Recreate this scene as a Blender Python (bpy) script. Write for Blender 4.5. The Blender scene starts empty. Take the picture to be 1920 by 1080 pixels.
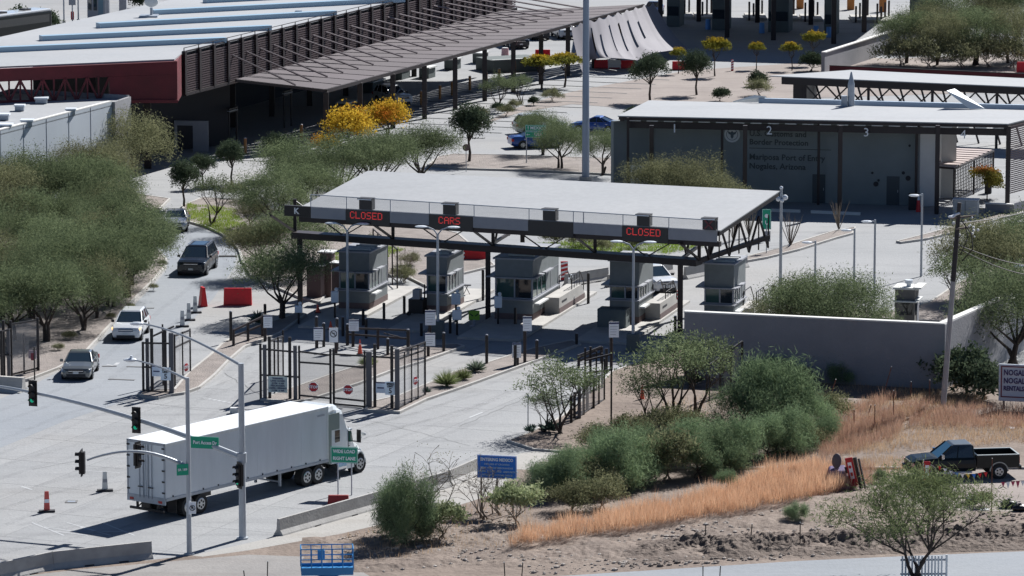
import bpy, bmesh, math, random
from mathutils import Vector, Matrix, noise
R = math.radians
random.seed(7)
S = bpy.context.scene
# ------------------------------------------------------------ camera, world, sun, exposure
FPX = 8500.0; CAMH = 48.3; PITCH = math.atan(1340/FPX)
cam = bpy.data.cameras.new('camera'); camo = bpy.data.objects.new('camera', cam)
S.collection.objects.link(camo); S.camera = camo
camo.location = (0, 0, CAMH); camo.rotation_euler = (R(90)-PITCH, 0, 0)
cam.sensor_width = 36; cam.lens = 36*FPX/1920; cam.clip_start = 1; cam.clip_end = 20000
SUN_EL = R(41); SUN_AZ = Vector((.56, .83)).normalized()   # horizontal direction towards the sun
w = bpy.data.worlds.new('World'); S.world = w; w.use_nodes = True
nt = w.node_tree; bg = nt.nodes['Background']
sky = nt.nodes.new('ShaderNodeTexSky'); sky.sky_type = 'NISHITA'; sky.sun_disc = False
sky.sun_elevation = SUN_EL; sky.sun_rotation = math.atan2(SUN_AZ.x, SUN_AZ.y)
sky.air_density = 0.6; sky.dust_density = .1; sky.ozone_density = 4.0
nt.links.new(sky.outputs[0], bg.inputs[0]); bg.inputs[1].default_value = 0.05
sl = bpy.data.lights.new('sun', 'SUN'); sl.energy = 5.0; sl.angle = R(.53); sl.color = (1, .985, .965)
so = bpy.data.objects.new('sun', sl); S.collection.objects.link(so)
sd = Vector((SUN_AZ.x*math.cos(SUN_EL), SUN_AZ.y*math.cos(SUN_EL), math.sin(SUN_EL)))
so.rotation_euler = sd.to_track_quat('Z', 'Y').to_euler(); so.location = (0, 300, 100)
S.view_settings.view_transform = 'Standard'; S.view_settings.look = 'None'
S.view_settings.exposure = 0.70; S.view_settings.gamma = 1; S.view_settings.use_curve_mapping = False
S.render.resolution_x = 1024; S.render.resolution_y = 576

# ------------------------------------------------------------ survey: photo direction -> point on the plane z
def P(u, v, z=0.0):
    x = (u-960)/FPX; y = -(v-540)/FPX
    d = Vector((x, math.cos(PITCH)+y*math.sin(PITCH), -math.sin(PITCH)+y*math.cos(PITCH)))
    t = (z-CAMH)/d.z
    return Vector((t*d.x, t*d.y, z))
def proj(p):
    Z = p[2]-CAMH; dep = p[1]*math.cos(PITCH)-Z*math.sin(PITCH); up = p[1]*math.sin(PITCH)+Z*math.cos(PITCH)
    return 960+FPX*p[0]/dep, 540-FPX*up/dep
def ZT(u, vb, vt):
    a = P(u, vb); lo, hi = 0, 60
    for _ in range(40):
        m = (lo+hi)/2
        if proj((a.x, a.y, m))[1] > vt: lo = m
        else: hi = m
    return lo
def ang(u1, v1, u2, v2, z=0):
    a = P(u1, v1, z); b = P(u2, v2, z); return math.atan2(b.y-a.y, b.x-a.x)

# ------------------------------------------------------------ materials
MATS = {}
def nd(t, k, **kw):
    n = t.nodes.new(k)
    for a, b in kw.items(): setattr(n, a, b)
    return n
def mat(name, col, rough=.7, metal=0, var=0, vscale=1.0, bump=0, bscale=20, emit=0, col2=None, objvar=0, spec=.5, coord='Object', stretch=None, detail=4, alpha=None, coat=0):
    m = bpy.data.materials.new(name); m.use_nodes = True; t = m.node_tree
    b = t.nodes['Principled BSDF']; MATS[name] = m
    b.inputs['Roughness'].default_value = rough; b.inputs['Metallic'].default_value = metal
    b.inputs['Specular IOR Level'].default_value = spec
    b.inputs['Base Color'].default_value = (*col, 1)
    if coat: b.inputs['Coat Weight'].default_value = coat; b.inputs['Coat Roughness'].default_value = .06
    src = None
    if var or bump or col2 or objvar:
        tc = nd(t, 'ShaderNodeTexCoord'); mp = nd(t, 'ShaderNodeMapping'); t.links.new(tc.outputs[coord], mp.inputs[0])
        if stretch: mp.inputs['Scale'].default_value = stretch
    if var or col2:
        n1 = nd(t, 'ShaderNodeTexNoise'); n1.inputs['Scale'].default_value = vscale; n1.inputs['Detail'].default_value = detail; n1.inputs['Roughness'].default_value = .62
        t.links.new(mp.outputs[0], n1.inputs['Vector'])
        r = nd(t, 'ShaderNodeValToRGB'); t.links.new(n1.outputs['Fac'], r.inputs[0])
        r.color_ramp.elements[0].position = .3; r.color_ramp.elements[1].position = .7
        c2 = col2 or tuple(c*(1+var) for c in col); c1 = col if col2 else tuple(c*(1-var) for c in col)
        r.color_ramp.elements[0].color = (*c1, 1); r.color_ramp.elements[1].color = (*c2, 1)
        src = r.outputs[0]
    if objvar:
        oi = nd(t, 'ShaderNodeObjectInfo'); mr = nd(t, 'ShaderNodeMapRange')
        mr.inputs['To Min'].default_value = 1-objvar; mr.inputs['To Max'].default_value = 1+objvar
        t.links.new(oi.outputs['Random'], mr.inputs['Value'])
        mx = nd(t, 'ShaderNodeVectorMath', operation='SCALE')
        if src: t.links.new(src, mx.inputs[0])
        else: mx.inputs[0].default_value = col
        t.links.new(mr.outputs[0], mx.inputs['Scale']); src = mx.outputs[0]
    if src: t.links.new(src, b.inputs['Base Color'])
    if bump:
        n2 = nd(t, 'ShaderNodeTexNoise'); n2.inputs['Scale'].default_value = bscale; n2.inputs['Detail'].default_value = 5
        t.links.new(mp.outputs[0], n2.inputs['Vector'])
        bp = nd(t, 'ShaderNodeBump'); bp.inputs['Strength'].default_value = bump; bp.inputs['Distance'].default_value = .1
        t.links.new(n2.outputs['Fac'], bp.inputs['Height']); t.links.new(bp.outputs[0], b.inputs['Normal'])
    if emit:
        b.inputs['Emission Color'].default_value = (*col, 1); b.inputs['Emission Strength'].default_value = emit
    if alpha is not None: b.inputs['Alpha'].default_value = alpha
    return m
def ground_mat(name, col, col2, stain, big=.05, streak=None, rough=.85, bump=.3, bscale=6, objvar=0, st=.55, tan=None):
    """broad tone drift + streaky stains + fine grain"""
    m = mat(name, col, rough, col2=col2, vscale=big, detail=6, objvar=objvar, bump=bump, bscale=bscale, spec=.3)
    t = m.node_tree; b = t.nodes['Principled BSDF']
    src = b.inputs['Base Color'].links[0].from_socket
    g = nd(t, 'ShaderNodeNewGeometry'); mp = nd(t, 'ShaderNodeMapping'); t.links.new(g.outputs['Position'], mp.inputs[0])
    mp.inputs['Rotation'].default_value = (0, 0, -R(68)); mp.inputs['Scale'].default_value = streak or (.05, .5, .5)
    n = nd(t, 'ShaderNodeTexNoise'); n.inputs['Scale'].default_value = 1; n.inputs['Detail'].default_value = 7; n.inputs['Roughness'].default_value = .65
    t.links.new(mp.outputs[0], n.inputs['Vector'])
    r = nd(t, 'ShaderNodeMapRange'); r.inputs['From Min'].default_value = .5; r.inputs['From Max'].default_value = .78; r.inputs['To Max'].default_value = st
    t.links.new(n.outputs['Fac'], r.inputs['Value'])
    mx = nd(t, 'ShaderNodeMix', data_type='RGBA'); t.links.new(r.outputs[0], mx.inputs[0]); t.links.new(src, mx.inputs[6]); mx.inputs[7].default_value = (*stain, 1)
    n3 = nd(t, 'ShaderNodeTexNoise'); n3.inputs['Scale'].default_value = 2.2; n3.inputs['Detail'].default_value = 8; n3.inputs['Roughness'].default_value = .8
    t.links.new(g.outputs['Position'], n3.inputs['Vector'])
    r3 = nd(t, 'ShaderNodeMapRange'); r3.inputs['From Min'].default_value = .3; r3.inputs['From Max'].default_value = .7; r3.inputs['To Min'].default_value = .9; r3.inputs['To Max'].default_value = 1.08
    t.links.new(n3.outputs['Fac'], r3.inputs['Value'])
    o2 = mx.outputs[2]
    if tan:
        n4 = nd(t, 'ShaderNodeTexNoise'); n4.inputs['Scale'].default_value = .045; n4.inputs['Detail'].default_value = 5; t.links.new(g.outputs['Position'], n4.inputs['Vector'])
        r4 = nd(t, 'ShaderNodeMapRange'); r4.inputs['From Min'].default_value = .5; r4.inputs['From Max'].default_value = .68; r4.inputs['To Max'].default_value = .6; t.links.new(n4.outputs['Fac'], r4.inputs['Value'])
        m4 = nd(t, 'ShaderNodeMix', data_type='RGBA'); t.links.new(r4.outputs[0], m4.inputs[0]); t.links.new(o2, m4.inputs[6]); m4.inputs[7].default_value = (*tan, 1); o2 = m4.outputs[2]
    v = nd(t, 'ShaderNodeVectorMath', operation='SCALE'); t.links.new(o2, v.inputs[0]); t.links.new(r3.outputs[0], v.inputs['Scale'])
    t.links.new(v.outputs[0], b.inputs['Base Color'])
    return m
def leaf_mat(name, col, col2, trans=.3, vscale=.9, tip=None):
    m = bpy.data.materials.new(name); m.use_nodes = True; t = m.node_tree; MATS[name] = m
    out = t.nodes['Material Output']; t.nodes.remove(t.nodes['Principled BSDF'])
    at = nd(t, 'ShaderNodeAttribute', attribute_name='tint')
    tc = nd(t, 'ShaderNodeTexCoord'); n = nd(t, 'ShaderNodeTexNoise'); n.inputs['Scale'].default_value = vscale; n.inputs['Detail'].default_value = 3
    t.links.new(tc.outputs['Object'], n.inputs['Vector'])
    ad = nd(t, 'ShaderNodeMath', operation='ADD'); t.links.new(at.outputs['Fac'], ad.inputs[0]); t.links.new(n.outputs['Fac'], ad.inputs[1])
    r = nd(t, 'ShaderNodeValToRGB'); r.color_ramp.elements[0].position = .35; r.color_ramp.elements[1].position = 1.0
    mm = nd(t, 'ShaderNodeMath', operation='MULTIPLY'); mm.inputs[1].default_value = .7; t.links.new(ad.outputs[0], mm.inputs[0]); t.links.new(mm.outputs[0], r.inputs[0])
    r.color_ramp.elements[0].color = (*col, 1); r.color_ramp.elements[1].color = (*col2, 1)
    src = r.outputs[0]
    if tip:
        sp = nd(t, 'ShaderNodeSeparateXYZ'); t.links.new(tc.outputs['Generated'], sp.inputs[0])
        mr = nd(t, 'ShaderNodeMapRange'); mr.inputs['From Min'].default_value = tip[1]; mr.inputs['From Max'].default_value = tip[2]
        a2 = nd(t, 'ShaderNodeMath', operation='ADD'); a3 = nd(t, 'ShaderNodeMath', operation='MULTIPLY'); a3.inputs[1].default_value = .5
        t.links.new(n.outputs['Fac'], a3.inputs[0]); t.links.new(sp.outputs[tip[3]], a2.inputs[0]); t.links.new(a3.outputs[0], a2.inputs[1])
        t.links.new(a2.outputs[0], mr.inputs['Value'])
        mx = nd(t, 'ShaderNodeMix', data_type='RGBA'); t.links.new(mr.outputs[0], mx.inputs[0]); t.links.new(src, mx.inputs[6]); mx.inputs[7].default_value = (*tip[0], 1); src = mx.outputs[2]
    oi = nd(t, 'ShaderNodeObjectInfo'); mr = nd(t, 'ShaderNodeMapRange'); mr.inputs['To Min'].default_value = .8; mr.inputs['To Max'].default_value = 1.22
    t.links.new(oi.outputs['Random'], mr.inputs['Value'])
    v = nd(t, 'ShaderNodeVectorMath', operation='SCALE'); t.links.new(src, v.inputs[0]); t.links.new(mr.outputs[0], v.inputs['Scale'])
    d = nd(t, 'ShaderNodeBsdfDiffuse'); tr = nd(t, 'ShaderNodeBsdfTranslucent'); ms = nd(t, 'ShaderNodeMixShader'); ms.inputs[0].default_value = trans
    t.links.new(v.outputs[0], d.inputs[0]); t.links.new(v.outputs[0], tr.inputs[0])
    t.links.new(d.outputs[0], ms.inputs[1]); t.links.new(tr.outputs[0], ms.inputs[2]); t.links.new(ms.outputs[0], out.inputs[0])
    return m

CONC = ground_mat('concrete', (.252, .258, .264), (.312, .314, .316), (.155, .158, .164), objvar=.03, tan=(.30,.285,.265), st=.6)
CONC2 = ground_mat('concrete_path', (.30, .29, .275), (.36, .345, .32), (.24, .215, .19), objvar=.04)
APRON = ground_mat('apron_grey', (.20, .19, .185), (.28, .265, .25), (.15, .13, .12), big=.2)
ASPH = ground_mat('asphalt_grey', (.22, .24, .265), (.27, .285, .305), (.19, .20, .21), bump=.2)
DIRT = ground_mat('dirt', (.145, .110, .090), (.235, .185, .15), (.08, .06, .049), big=.35, streak=(.25, .4, .4), bump=.9, bscale=3, st=.75)
LOT = ground_mat('lot_dirt', (.225, .19, .172), (.29, .25, .225), (.15, .125, .108), big=.3, bump=.4, bscale=4)
GRAVEL = ground_mat('gravel', (.20, .175, .16), (.30, .26, .235), (.15, .125, .11), big=.8, streak=(.5, .5, .5), bump=.9, bscale=9)
JOINT = mat('joint', (.16, .16, .16), .95)
KERB = mat('kerb_concrete', (.40, .385, .36), .85, var=.12, vscale=.8, bump=.2, bscale=10)
BARR = mat('barrier_concrete', (.35, .34, .325), .85, var=.14, vscale=1.2, bump=.2, bscale=8)
BLACK = mat('black_steel', (.012, .009, .010), .5, var=.2, vscale=3)
BROWN = mat('dark_brown_steel', (.017, .009, .010), .5, var=.2, vscale=2)
MAROON = mat('maroon_steel', (.12, .010, .016), .6, var=.3, vscale=.5)
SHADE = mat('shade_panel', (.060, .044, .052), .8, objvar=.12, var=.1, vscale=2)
ROOF = ground_mat('white_roof', (.33, .34, .35), (.37, .375, .38), (.27, .275, .285), big=.1, streak=(.06, .35, .35), st=.5, bump=.1, bscale=1.2, rough=.6)
ROOFB = mat('bright_roof', (.62, .66, .68), .5, var=.05, vscale=.2)
GALV = mat('galvanised', (.33, .36, .40), .45, .35, var=.12, vscale=2)
POLE = mat('pole_paint', (.42, .45, .48), .5, .2, var=.08, vscale=1.5)
LAMPW = mat('lamp_white', (.72, .76, .80), .35)
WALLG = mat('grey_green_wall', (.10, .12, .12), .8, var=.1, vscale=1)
WALLC = mat('customs_wall', (.20, .225, .225), .85, var=.08, vscale=.4)
STUC = mat('stucco_wall', (.25, .25, .265), .9, var=.09, vscale=.35, bump=.25, bscale=8)
COPING = mat('coping', (.66, .65, .62), .8)
BOOTH = mat('booth_wall', (.165, .183, .187), .7, var=.1, vscale=2, objvar=.05)
BOOTHB = mat('booth_brown', (.13, .09, .085), .8)
GLASS = mat('dark_glass', (.012, .018, .022), .04, spec=.9)
GLASSG = mat('green_glass', (.03, .075, .065), .05, spec=.9)
GLASSB = mat('windscreen', (.02, .035, .05), .03, spec=1)
RED = mat('red_plastic', (.62, .012, .018), .45, var=.1, vscale=3)
ORANGE = mat('orange_plastic', (.75, .09, .04), .5)
WHITE = mat('white_paint', (.78, .79, .80), .4, var=.03, vscale=3)
OFFW = mat('off_white', (.6, .61, .6), .6, var=.08, vscale=4)
WSIGN = mat('white_sign', (.82, .85, .88), .45)
SIGNG = mat('sign_green', (.0, .33, .19), .45)
SIGNB = mat('sign_blue', (.01, .17, .68), .45)
SIGNR = mat('sign_red', (.50, .01, .02), .45)
INK = mat('ink_black', (.015, .015, .02), .6)
INKN = mat('ink_navy', (.04, .05, .13), .6)
INKF = mat('faint_grey_print', (.35, .37, .40), .6)
LED = mat('led_red', (.75, .05, .05), .5, emit=.28)
LEDG = mat('signal_green_lit', (.0, .45, .25), .4, emit=.22)
SCREEN = mat('screen_black', (.012, .014, .02), .35)
PANELG = mat('panel_grey', (.27, .28, .31), .55, var=.05, vscale=2)
MESH = mat('mesh_infill', (.30, .30, .31), .6, alpha=.32)
MESHD = mat('dark_mesh_infill', (.10, .09, .09), .6, alpha=.30)
TYRE = mat('tyre', (.018, .018, .018), .85)
RIM = mat('rim', (.42, .44, .46), .3, .8)
CHROME = mat('chrome', (.65, .66, .68), .15, .95)
BARK = mat('bark', (.055, .042, .035), .9, var=.3, vscale=6)
TWIG = mat('twig', (.20, .165, .13), .9, var=.3, vscale=6)
WOOD = mat('weathered_wood', (.17, .14, .12), .9, var=.3, vscale=3, stretch=(6, 6, .4))
RUST = mat('rusty_steel', (.17, .07, .045), .85, var=.35, vscale=6)
YEL = mat('bollard_yellow_brown', (.42, .20, .07), .6, var=.2, vscale=3)
LIME = mat('lime_green', (.22, .42, .03), .5)
FABRIC = mat('shade_fabric', (.20, .19, .21), .8, var=.06, vscale=.6)
LIFTB = mat('lift_blue', (.03, .22, .48), .4)
BLUEP = mat('car_blue', (.01, .07, .36), .25, .2, coat=1)
PURP = mat('purple_cloth', (.10, .07, .17), .8, var=.4, vscale=3)

# ------------------------------------------------------------ mesh building
ROOT = {}
class MB:
    def __init__(s): s.v = []; s.f = []
    def add(s, vs, fs, M=None):
        o = len(s.v)
        s.v += [tuple(M @ Vector(a)) if M is not None else tuple(a) for a in vs]
        s.f += [tuple(i+o for i in f) for f in fs]; return s
    def box(s, x0, y0, z0, x1, y1, z1, M=None):
        vs = [(x0,y0,z0),(x1,y0,z0),(x1,y1,z0),(x0,y1,z0),(x0,y0,z1),(x1,y0,z1),(x1,y1,z1),(x0,y1,z1)]
        return s.add(vs, [(0,3,2,1),(4,5,6,7),(0,1,5,4),(1,2,6,5),(2,3,7,6),(3,0,4,7)], M)
    def hexa(s, b, t):
        return s.add(list(b)+list(t), [(0,3,2,1),(4,5,6,7),(0,1,5,4),(1,2,6,5),(2,3,7,6),(3,0,4,7)])
    def tube(s, a, b, r0, r1=None, n=8, cap=True):
        a = Vector(a); b = Vector(b); r1 = r0 if r1 is None else r1
        d = (b-a)
        if d.length < 1e-6: return s
        d.normalize(); q = d.to_track_quat('Z', 'Y'); x = q @ Vector((1,0,0)); y = q @ Vector((0,1,0))
        vs = []
        for c, r in ((a, r0), (b, r1)):
            for i in range(n):
                t = 2*math.pi*i/n; vs.append(c+x*r*math.cos(t)+y*r*math.sin(t))
        fs = [(i, (i+1) % n, n+(i+1) % n, n+i) for i in range(n)]
        if cap: fs += [tuple(range(n-1, -1, -1)), tuple(range(n, 2*n))]
        return s.add(vs, fs)
    def path(s, pts, r, n=6):
        for i in range(len(pts)-1):
            ra = r[i] if isinstance(r, (list, tuple)) else r; rb = r[i+1] if isinstance(r, (list, tuple)) else r
            s.tube(pts[i], pts[i+1], ra, rb, n)
        return s
    def bar(s, a, b, wd, ht):
        """box beam a->b, width across, height up, centred"""
        a = Vector(a); b = Vector(b); d = b-a; L = d.length; d.normalize()
        x = Vector((0,0,1)).cross(d)
        if x.length < 1e-3: x = Vector((1,0,0))
        x.normalize(); z = d.cross(x)
        vs = []
        for c in (a, b):
            for i, j in ((-1,-1),(1,-1),(1,1),(-1,1)): vs.append(c+x*(wd/2*i)+z*(ht/2*j))
        return s.add(vs, [(0,1,2,3)[::-1],(4,5,6,7),(0,1,5,4),(1,2,6,5),(2,3,7,6),(3,0,4,7)])
    def prism(s, poly, z0, z1):
        n = len(poly); vs = [(p[0],p[1],z0) for p in poly]+[(p[0],p[1],z1) for p in poly]
        return s.add(vs, [tuple(range(n-1,-1,-1)), tuple(range(n,2*n))]+[(i,(i+1)%n,n+(i+1)%n,n+i) for i in range(n)])
    def slab(s, pts, th):
        """plate below 3D polygon pts"""
        n = len(pts); vs = [tuple(p) for p in pts]+[(p[0],p[1],p[2]-th) for p in pts]
        return s.add(vs, [tuple(range(n)), tuple(range(2*n-1,n-1,-1))]+[(i,n+i,n+(i+1)%n,(i+1)%n) for i in range(n)])
    def wall(s, a, b, z0, z1a, z1b, th):
        a = Vector((a[0],a[1])); b = Vector((b[0],b[1])); d = (b-a).normalized(); nn = Vector((-d.y, d.x))*th
        q = [a, b, b+nn, a+nn]
        return s.hexa([(p.x,p.y,z0) for p in q], [(q[0].x,q[0].y,z1a),(q[1].x,q[1].y,z1b),(q[2].x,q[2].y,z1b),(q[3].x,q[3].y,z1a)])
    def ext(s, prof, y0, y1):
        """profile in (x,z) extruded along y"""
        n = len(prof); vs = [(p[0],y0,p[1]) for p in prof]+[(p[0],y1,p[1]) for p in prof]
        return s.add(vs, [tuple(range(n)), tuple(range(2*n-1,n-1,-1))]+[(i,n+i,n+(i+1)%n,(i+1)%n) for i in range(n)])
    def disc(s, c, r, nrm, n=14, th=.02):
        c = Vector(c); nrm = Vector(nrm).normalized(); return s.tube(c, c+nrm*th, r, r, n)
    def ball(s, c, r, sc=(1,1,1), n=8, m=5):
        vs = []; fs = []
        for j in range(m+1):
            a = math.pi*j/m
            for i in range(n):
                t = 2*math.pi*i/n; vs.append((c[0]+r*sc[0]*math.sin(a)*math.cos(t), c[1]+r*sc[1]*math.sin(a)*math.sin(t), c[2]+r*sc[2]*math.cos(a)))
        for j in range(m):
            for i in range(n): fs.append((j*n+i, (j+1)*n+i, (j+1)*n+(i+1)%n, j*n+(i+1)%n))
        return s.add(vs, fs)
def mesh_of(name, mb, m, smooth=False):
    me = bpy.data.meshes.new(name); me.from_pydata(mb.v, [], mb.f); me.validate()
    if m: me.materials.append(m)
    if smooth:
        for p in me.polygons: p.use_smooth = True
    return me
def obj(name, mb, m, parent=None, W=False, smooth=False, label=None, bev=0):
    if W and parent is not None:
        r = parent
        while r.parent: r = r.parent
        Mi = ROOT[r.name].inverted(); mb.v = [tuple(Mi @ Vector(a)) for a in mb.v]
    me = mb if isinstance(mb, bpy.types.Mesh) else mesh_of(name, mb, m, smooth)
    o = bpy.data.objects.new(name, me); S.collection.objects.link(o)
    if parent is not None: o.parent = parent
    if bev:
        bm = bmesh.new(); bm.from_mesh(me); bmesh.ops.remove_doubles(bm, verts=bm.verts, dist=1e-4)
        bmesh.ops.bevel(bm, geom=[e for e in bm.edges if e.is_manifold and e.calc_face_angle(0) > .5], offset=bev, segments=2, profile=.5, affect='EDGES')
        bm.to_mesh(me); bm.free()
        for p in me.polygons: p.use_smooth = False
    if label: o['label'] = label
    return o
def thing(name, label, cat, loc=(0,0,0), rz=0, group=None, kind=None):
    o = bpy.data.objects.new(name, None); S.collection.objects.link(o); o.empty_display_size = .3
    o.location = loc; o.rotation_euler = (0,0,rz)
    ROOT[o.name] = Matrix.Translation(Vector(loc)) @ Matrix.Rotation(rz, 4, 'Z')
    tag(o, label, cat, group, kind); return o
def tag(o, label=None, cat=None, group=None, kind=None):
    if label: o['label'] = label
    if cat: o['category'] = cat
    if group: o['group'] = group
    if kind: o['kind'] = kind
    return o
def copy_tree(o, loc, rz, label, group=None, scale=1):
    def cp(a, par):
        c = a.copy(); S.collection.objects.link(c)
        if par is not None: c.parent = par
        for ch in a.children: cp(ch, c)
        return c
    c = cp(o, None); c.location = loc; c.rotation_euler = (0,0,rz); c.scale = (scale,)*3 if not isinstance(scale, (tuple, list)) else scale
    c['label'] = label
    if group: c['group'] = group
    return c
_tc = {}
def text(s, size, m, parent, loc, name='lettering', rz=0, th=.01, align='CENTER', bold=0, rx=90, sx=1, sp=1):
    k = (s, size, m.name, align, bold, sx, sp)
    if k not in _tc:
        cu = bpy.data.curves.new('lettering', 'FONT'); cu.body = s; cu.size = size; cu.extrude = th; cu.align_x = align; cu.align_y = 'CENTER'; cu.offset = bold; cu.resolution_u = 2; cu.space_character = sp
        t = bpy.data.objects.new('tmp', cu); S.collection.objects.link(t); dg = bpy.context.evaluated_depsgraph_get()
        me = bpy.data.meshes.new_from_object(t.evaluated_get(dg)); bpy.data.objects.remove(t); bpy.data.curves.remove(cu)
        me.materials.clear(); me.materials.append(m)
        if sx != 1:
            for v in me.vertices: v.co.x *= sx
        _tc[k] = me
    o = bpy.data.objects.new(name, _tc[k]); S.collection.objects.link(o); o.parent = parent
    o.location = loc; o.rotation_euler = (R(rx), 0, rz); return o
def struct(name, mb, m, label=None):
    o = obj(name, mb, m); o['kind'] = 'structure'
    if label: o['label'] = label
    return o

# ------------------------------------------------------------ ground, pavement, islands
g = MB(); g.add([(-4000,-400,-.03),(4000,-400,-.03),(4000,7000,-.03),(-4000,7000,-.03)], [(0,1,2,3)])
struct('ground', g, DIRT, 'bare tan desert ground reaching away on all sides')
def poly(pp, z=0): return [P(u, v) + Vector((0,0,z)) for u, v in pp]
def sheet(name, pp, z, m, label=None):
    b = MB(); n = len(pp); b.add(poly(pp, z), [tuple(range(n))])
    me_o = struct(name, b, m, label)
    bm = bmesh.new(); bm.from_mesh(me_o.data); bmesh.ops.triangulate(bm, faces=bm.faces, ngon_method='EAR_CLIP')
    for f in bm.faces:
        if f.normal.z < 0: f.normal_flip()
    bm.to_mesh(me_o.data); bm.free(); return me_o
pv = MB(); pv.add([(-140,205,-.012),(140,205,-.012),(140,900,-.012),(-140,900,-.012)], [(0,1,2,3)])
pave = struct('pavement', pv, CONC, 'pale concrete paving of the whole border station')
LANE = R(67.5); LM = Matrix.Rotation(LANE, 4, 'Z')
ux = Vector((math.cos(LANE), math.sin(LANE), 0)); uy = Vector((-ux.y, ux.x, 0))
jb = MB(); cells = []
SL, SW = 6.0, 4.6
for i in range(-3, 30):
    for j in range(-12, 22):
        c = Vector((0, 205, 0)) + ux*(i*SL) + uy*(j*SW - 12)
        pu, pvv = proj((c.x, c.y, 0))
        if -90 < pu < 2010 and 560 < pvv < 1150: cells.append((c, pvv))
cells.sort(key=lambda a: -a[1]); cells = cells[:299]
sm = mesh_of('pavement_slab', MB().box(-SL/2+.012, -SW/2+.012, -.011, SL/2-.012, SW/2-.012, -.004), CONC)
for c, _ in cells:
    o = bpy.data.objects.new('pavement_slab', sm); S.collection.objects.link(o); o.parent = pave; o.location = c; o.rotation_euler = (0,0,LANE)
    jb.add([(-SL/2,-SW/2,0),(SL/2,-SW/2,0),(SL/2,SW/2,0),(-SL/2,SW/2,0)], [(0,1,2,3)], Matrix.Translation(c+Vector((0,0,-.009))) @ LM)
obj('joint_filler', jb, JOINT, pave)
def inset(pts, d):
    n = len(pts); out = []
    area = sum(pts[i].x*pts[(i+1)%n].y-pts[(i+1)%n].x*pts[i].y for i in range(n)); sg = 1 if area > 0 else -1
    for i in range(n):
        a = pts[i-1]; b = pts[i]; c = pts[(i+1)%n]
        d1 = (b-a).normalized(); d2 = (c-b).normalized(); n1 = Vector((-d1.y,d1.x,0)); n2 = Vector((-d2.y,d2.x,0))
        m_ = (n1+n2); m_ = m_.normalized() if m_.length > .1 else n1
        out.append(b + m_*sg*d/max(.5, m_.dot(n1)))
    return out
def island(name, pp, fill, label, h=.15, kw=.16):
    o = thing(name, label, None, P(*pp[0]), kind='structure')
    pts = poly(pp); inn = inset(pts, kw); n = len(pts)
    k = MB()
    for i in range(n):
        j = (i+1) % n; q = [pts[i], pts[j], inn[j], inn[i]]
        k.add([(p.x,p.y,-.02) for p in q]+[(p.x,p.y,h) for p in q], [(4,5,6,7),(0,1,5,4),(2,3,7,6)])
    bm = bmesh.new()
    ko = obj('kerb', k, KERB, o, W=True)
    s_ = MB(); s_.add([(p.x,p.y,h-.03) for p in inn], [tuple(range(n))])
    so_ = obj('bed', s_, fill, o, W=True)
    bm.from_mesh(so_.data); bmesh.ops.triangulate(bm, faces=bm.faces, ngon_method='EAR_CLIP')
    for f in bm.faces:
        if f.normal.z < 0: f.normal_flip()
    bm.to_mesh(so_.data); bm.free()
    return o
island('planting_strip', [(-300,790),(0,733),(60,712),(110,693),(160,665),(213,607),(257,560),(290,527),(311,503),(313,488),(300,472),(280,462),(240,452),(250,420),(300,395),(320,375),(250,365),(-300,365)], GRAVEL, 'gravel bed under the mesquite grove left of the exit road')
island('planting_strip', [(350,417),(385,427),(413,440),(434,455),(447,472),(452,490),(470,520),(560,560),(600,570),(640,520),(760,520),(800,540),(870,515),(930,500),(860,440),(700,400),(500,395),(480,380),(380,372),(340,388)], GRAVEL, 'weedy verge of grass and gravel behind the exit road bend')
island('lane_median', [(322,743),(298,749),(268,747),(258,741),(268,735),(325,733),(353,700),(392,669),(414,648),(439,632),(490,612),(560,588),(575,592),(527,627),(487,642),(460,653),(433,676),(404,706),(376,729),(345,740)], GRAVEL, 'narrow gravel median running between the two left lanes')
island('lane_median', [(488,752),(530,735),(565,724),(615,706),(666,690),(750,655),(772,650),(860,648),(872,652),(800,678),(735,698),(676,721),(620,740),(583,752),(552,757)], GRAVEL, 'gravel median behind the double gate with stop signs')
island('lane_median', [(683,772),(750,776),(800,752),(870,728),(1000,681),(1090,648),(1075,640),(1000,655),(905,685),(850,700),(800,722),(745,745),(690,757)], GRAVEL, 'gravel median with yucca beside the wide right lane')
island('planting_strip', [(950,829),(990,814),(1040,790),(1075,766),(1145,699),(1280,649),(1500,700),(1760,722),(1800,700),(2100,690),(2300,760),(2300,880),(1600,880),(1300,880),(1010,880),(1060,850),(1000,845)], DIRT, 'scrubby dirt verge below the grey retaining wall', h=.12)
# lane islands under canopy are built with the booths
sheet('dirt_verge', [(283,1050),(467,1030),(640,999),(720,980),(847,950),(940,920),(967,877),(1010,874),(1300,874),(2300,874),(2300,1300),(-300,1300),(-300,1120),(0,1082),(150,1065)], .004, DIRT, 'stony brown dirt slope in the foreground')
sheet('sidewalk', [(893,890),(975,850),(1075,835),(1180,790),(1260,745),(1290,752),(1220,800),(1130,850),(1010,882),(967,880),(940,922),(847,952),(720,982),(640,1001),(467,1032),(380,1044),(360,1042),(520,1006)], .008, CONC2, 'pale concrete sidewalk between the barrier and the bushes')
sheet('dirt_lot', [(1600,925),(1560,905),(1660,880),(1780,860),(1900,845),(2300,830),(2300,965),(1800,958),(1700,950)], .008, LOT, 'light dusty parking lot under the black pickup')
sheet('road', [(1000,1083),(1057,1080),(1280,1066),(1500,1052),(1700,1043),(1920,1034),(2400,1015),(2400,1200),(1000,1200)], .012, ASPH, 'grey asphalt road along the bottom right')
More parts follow.
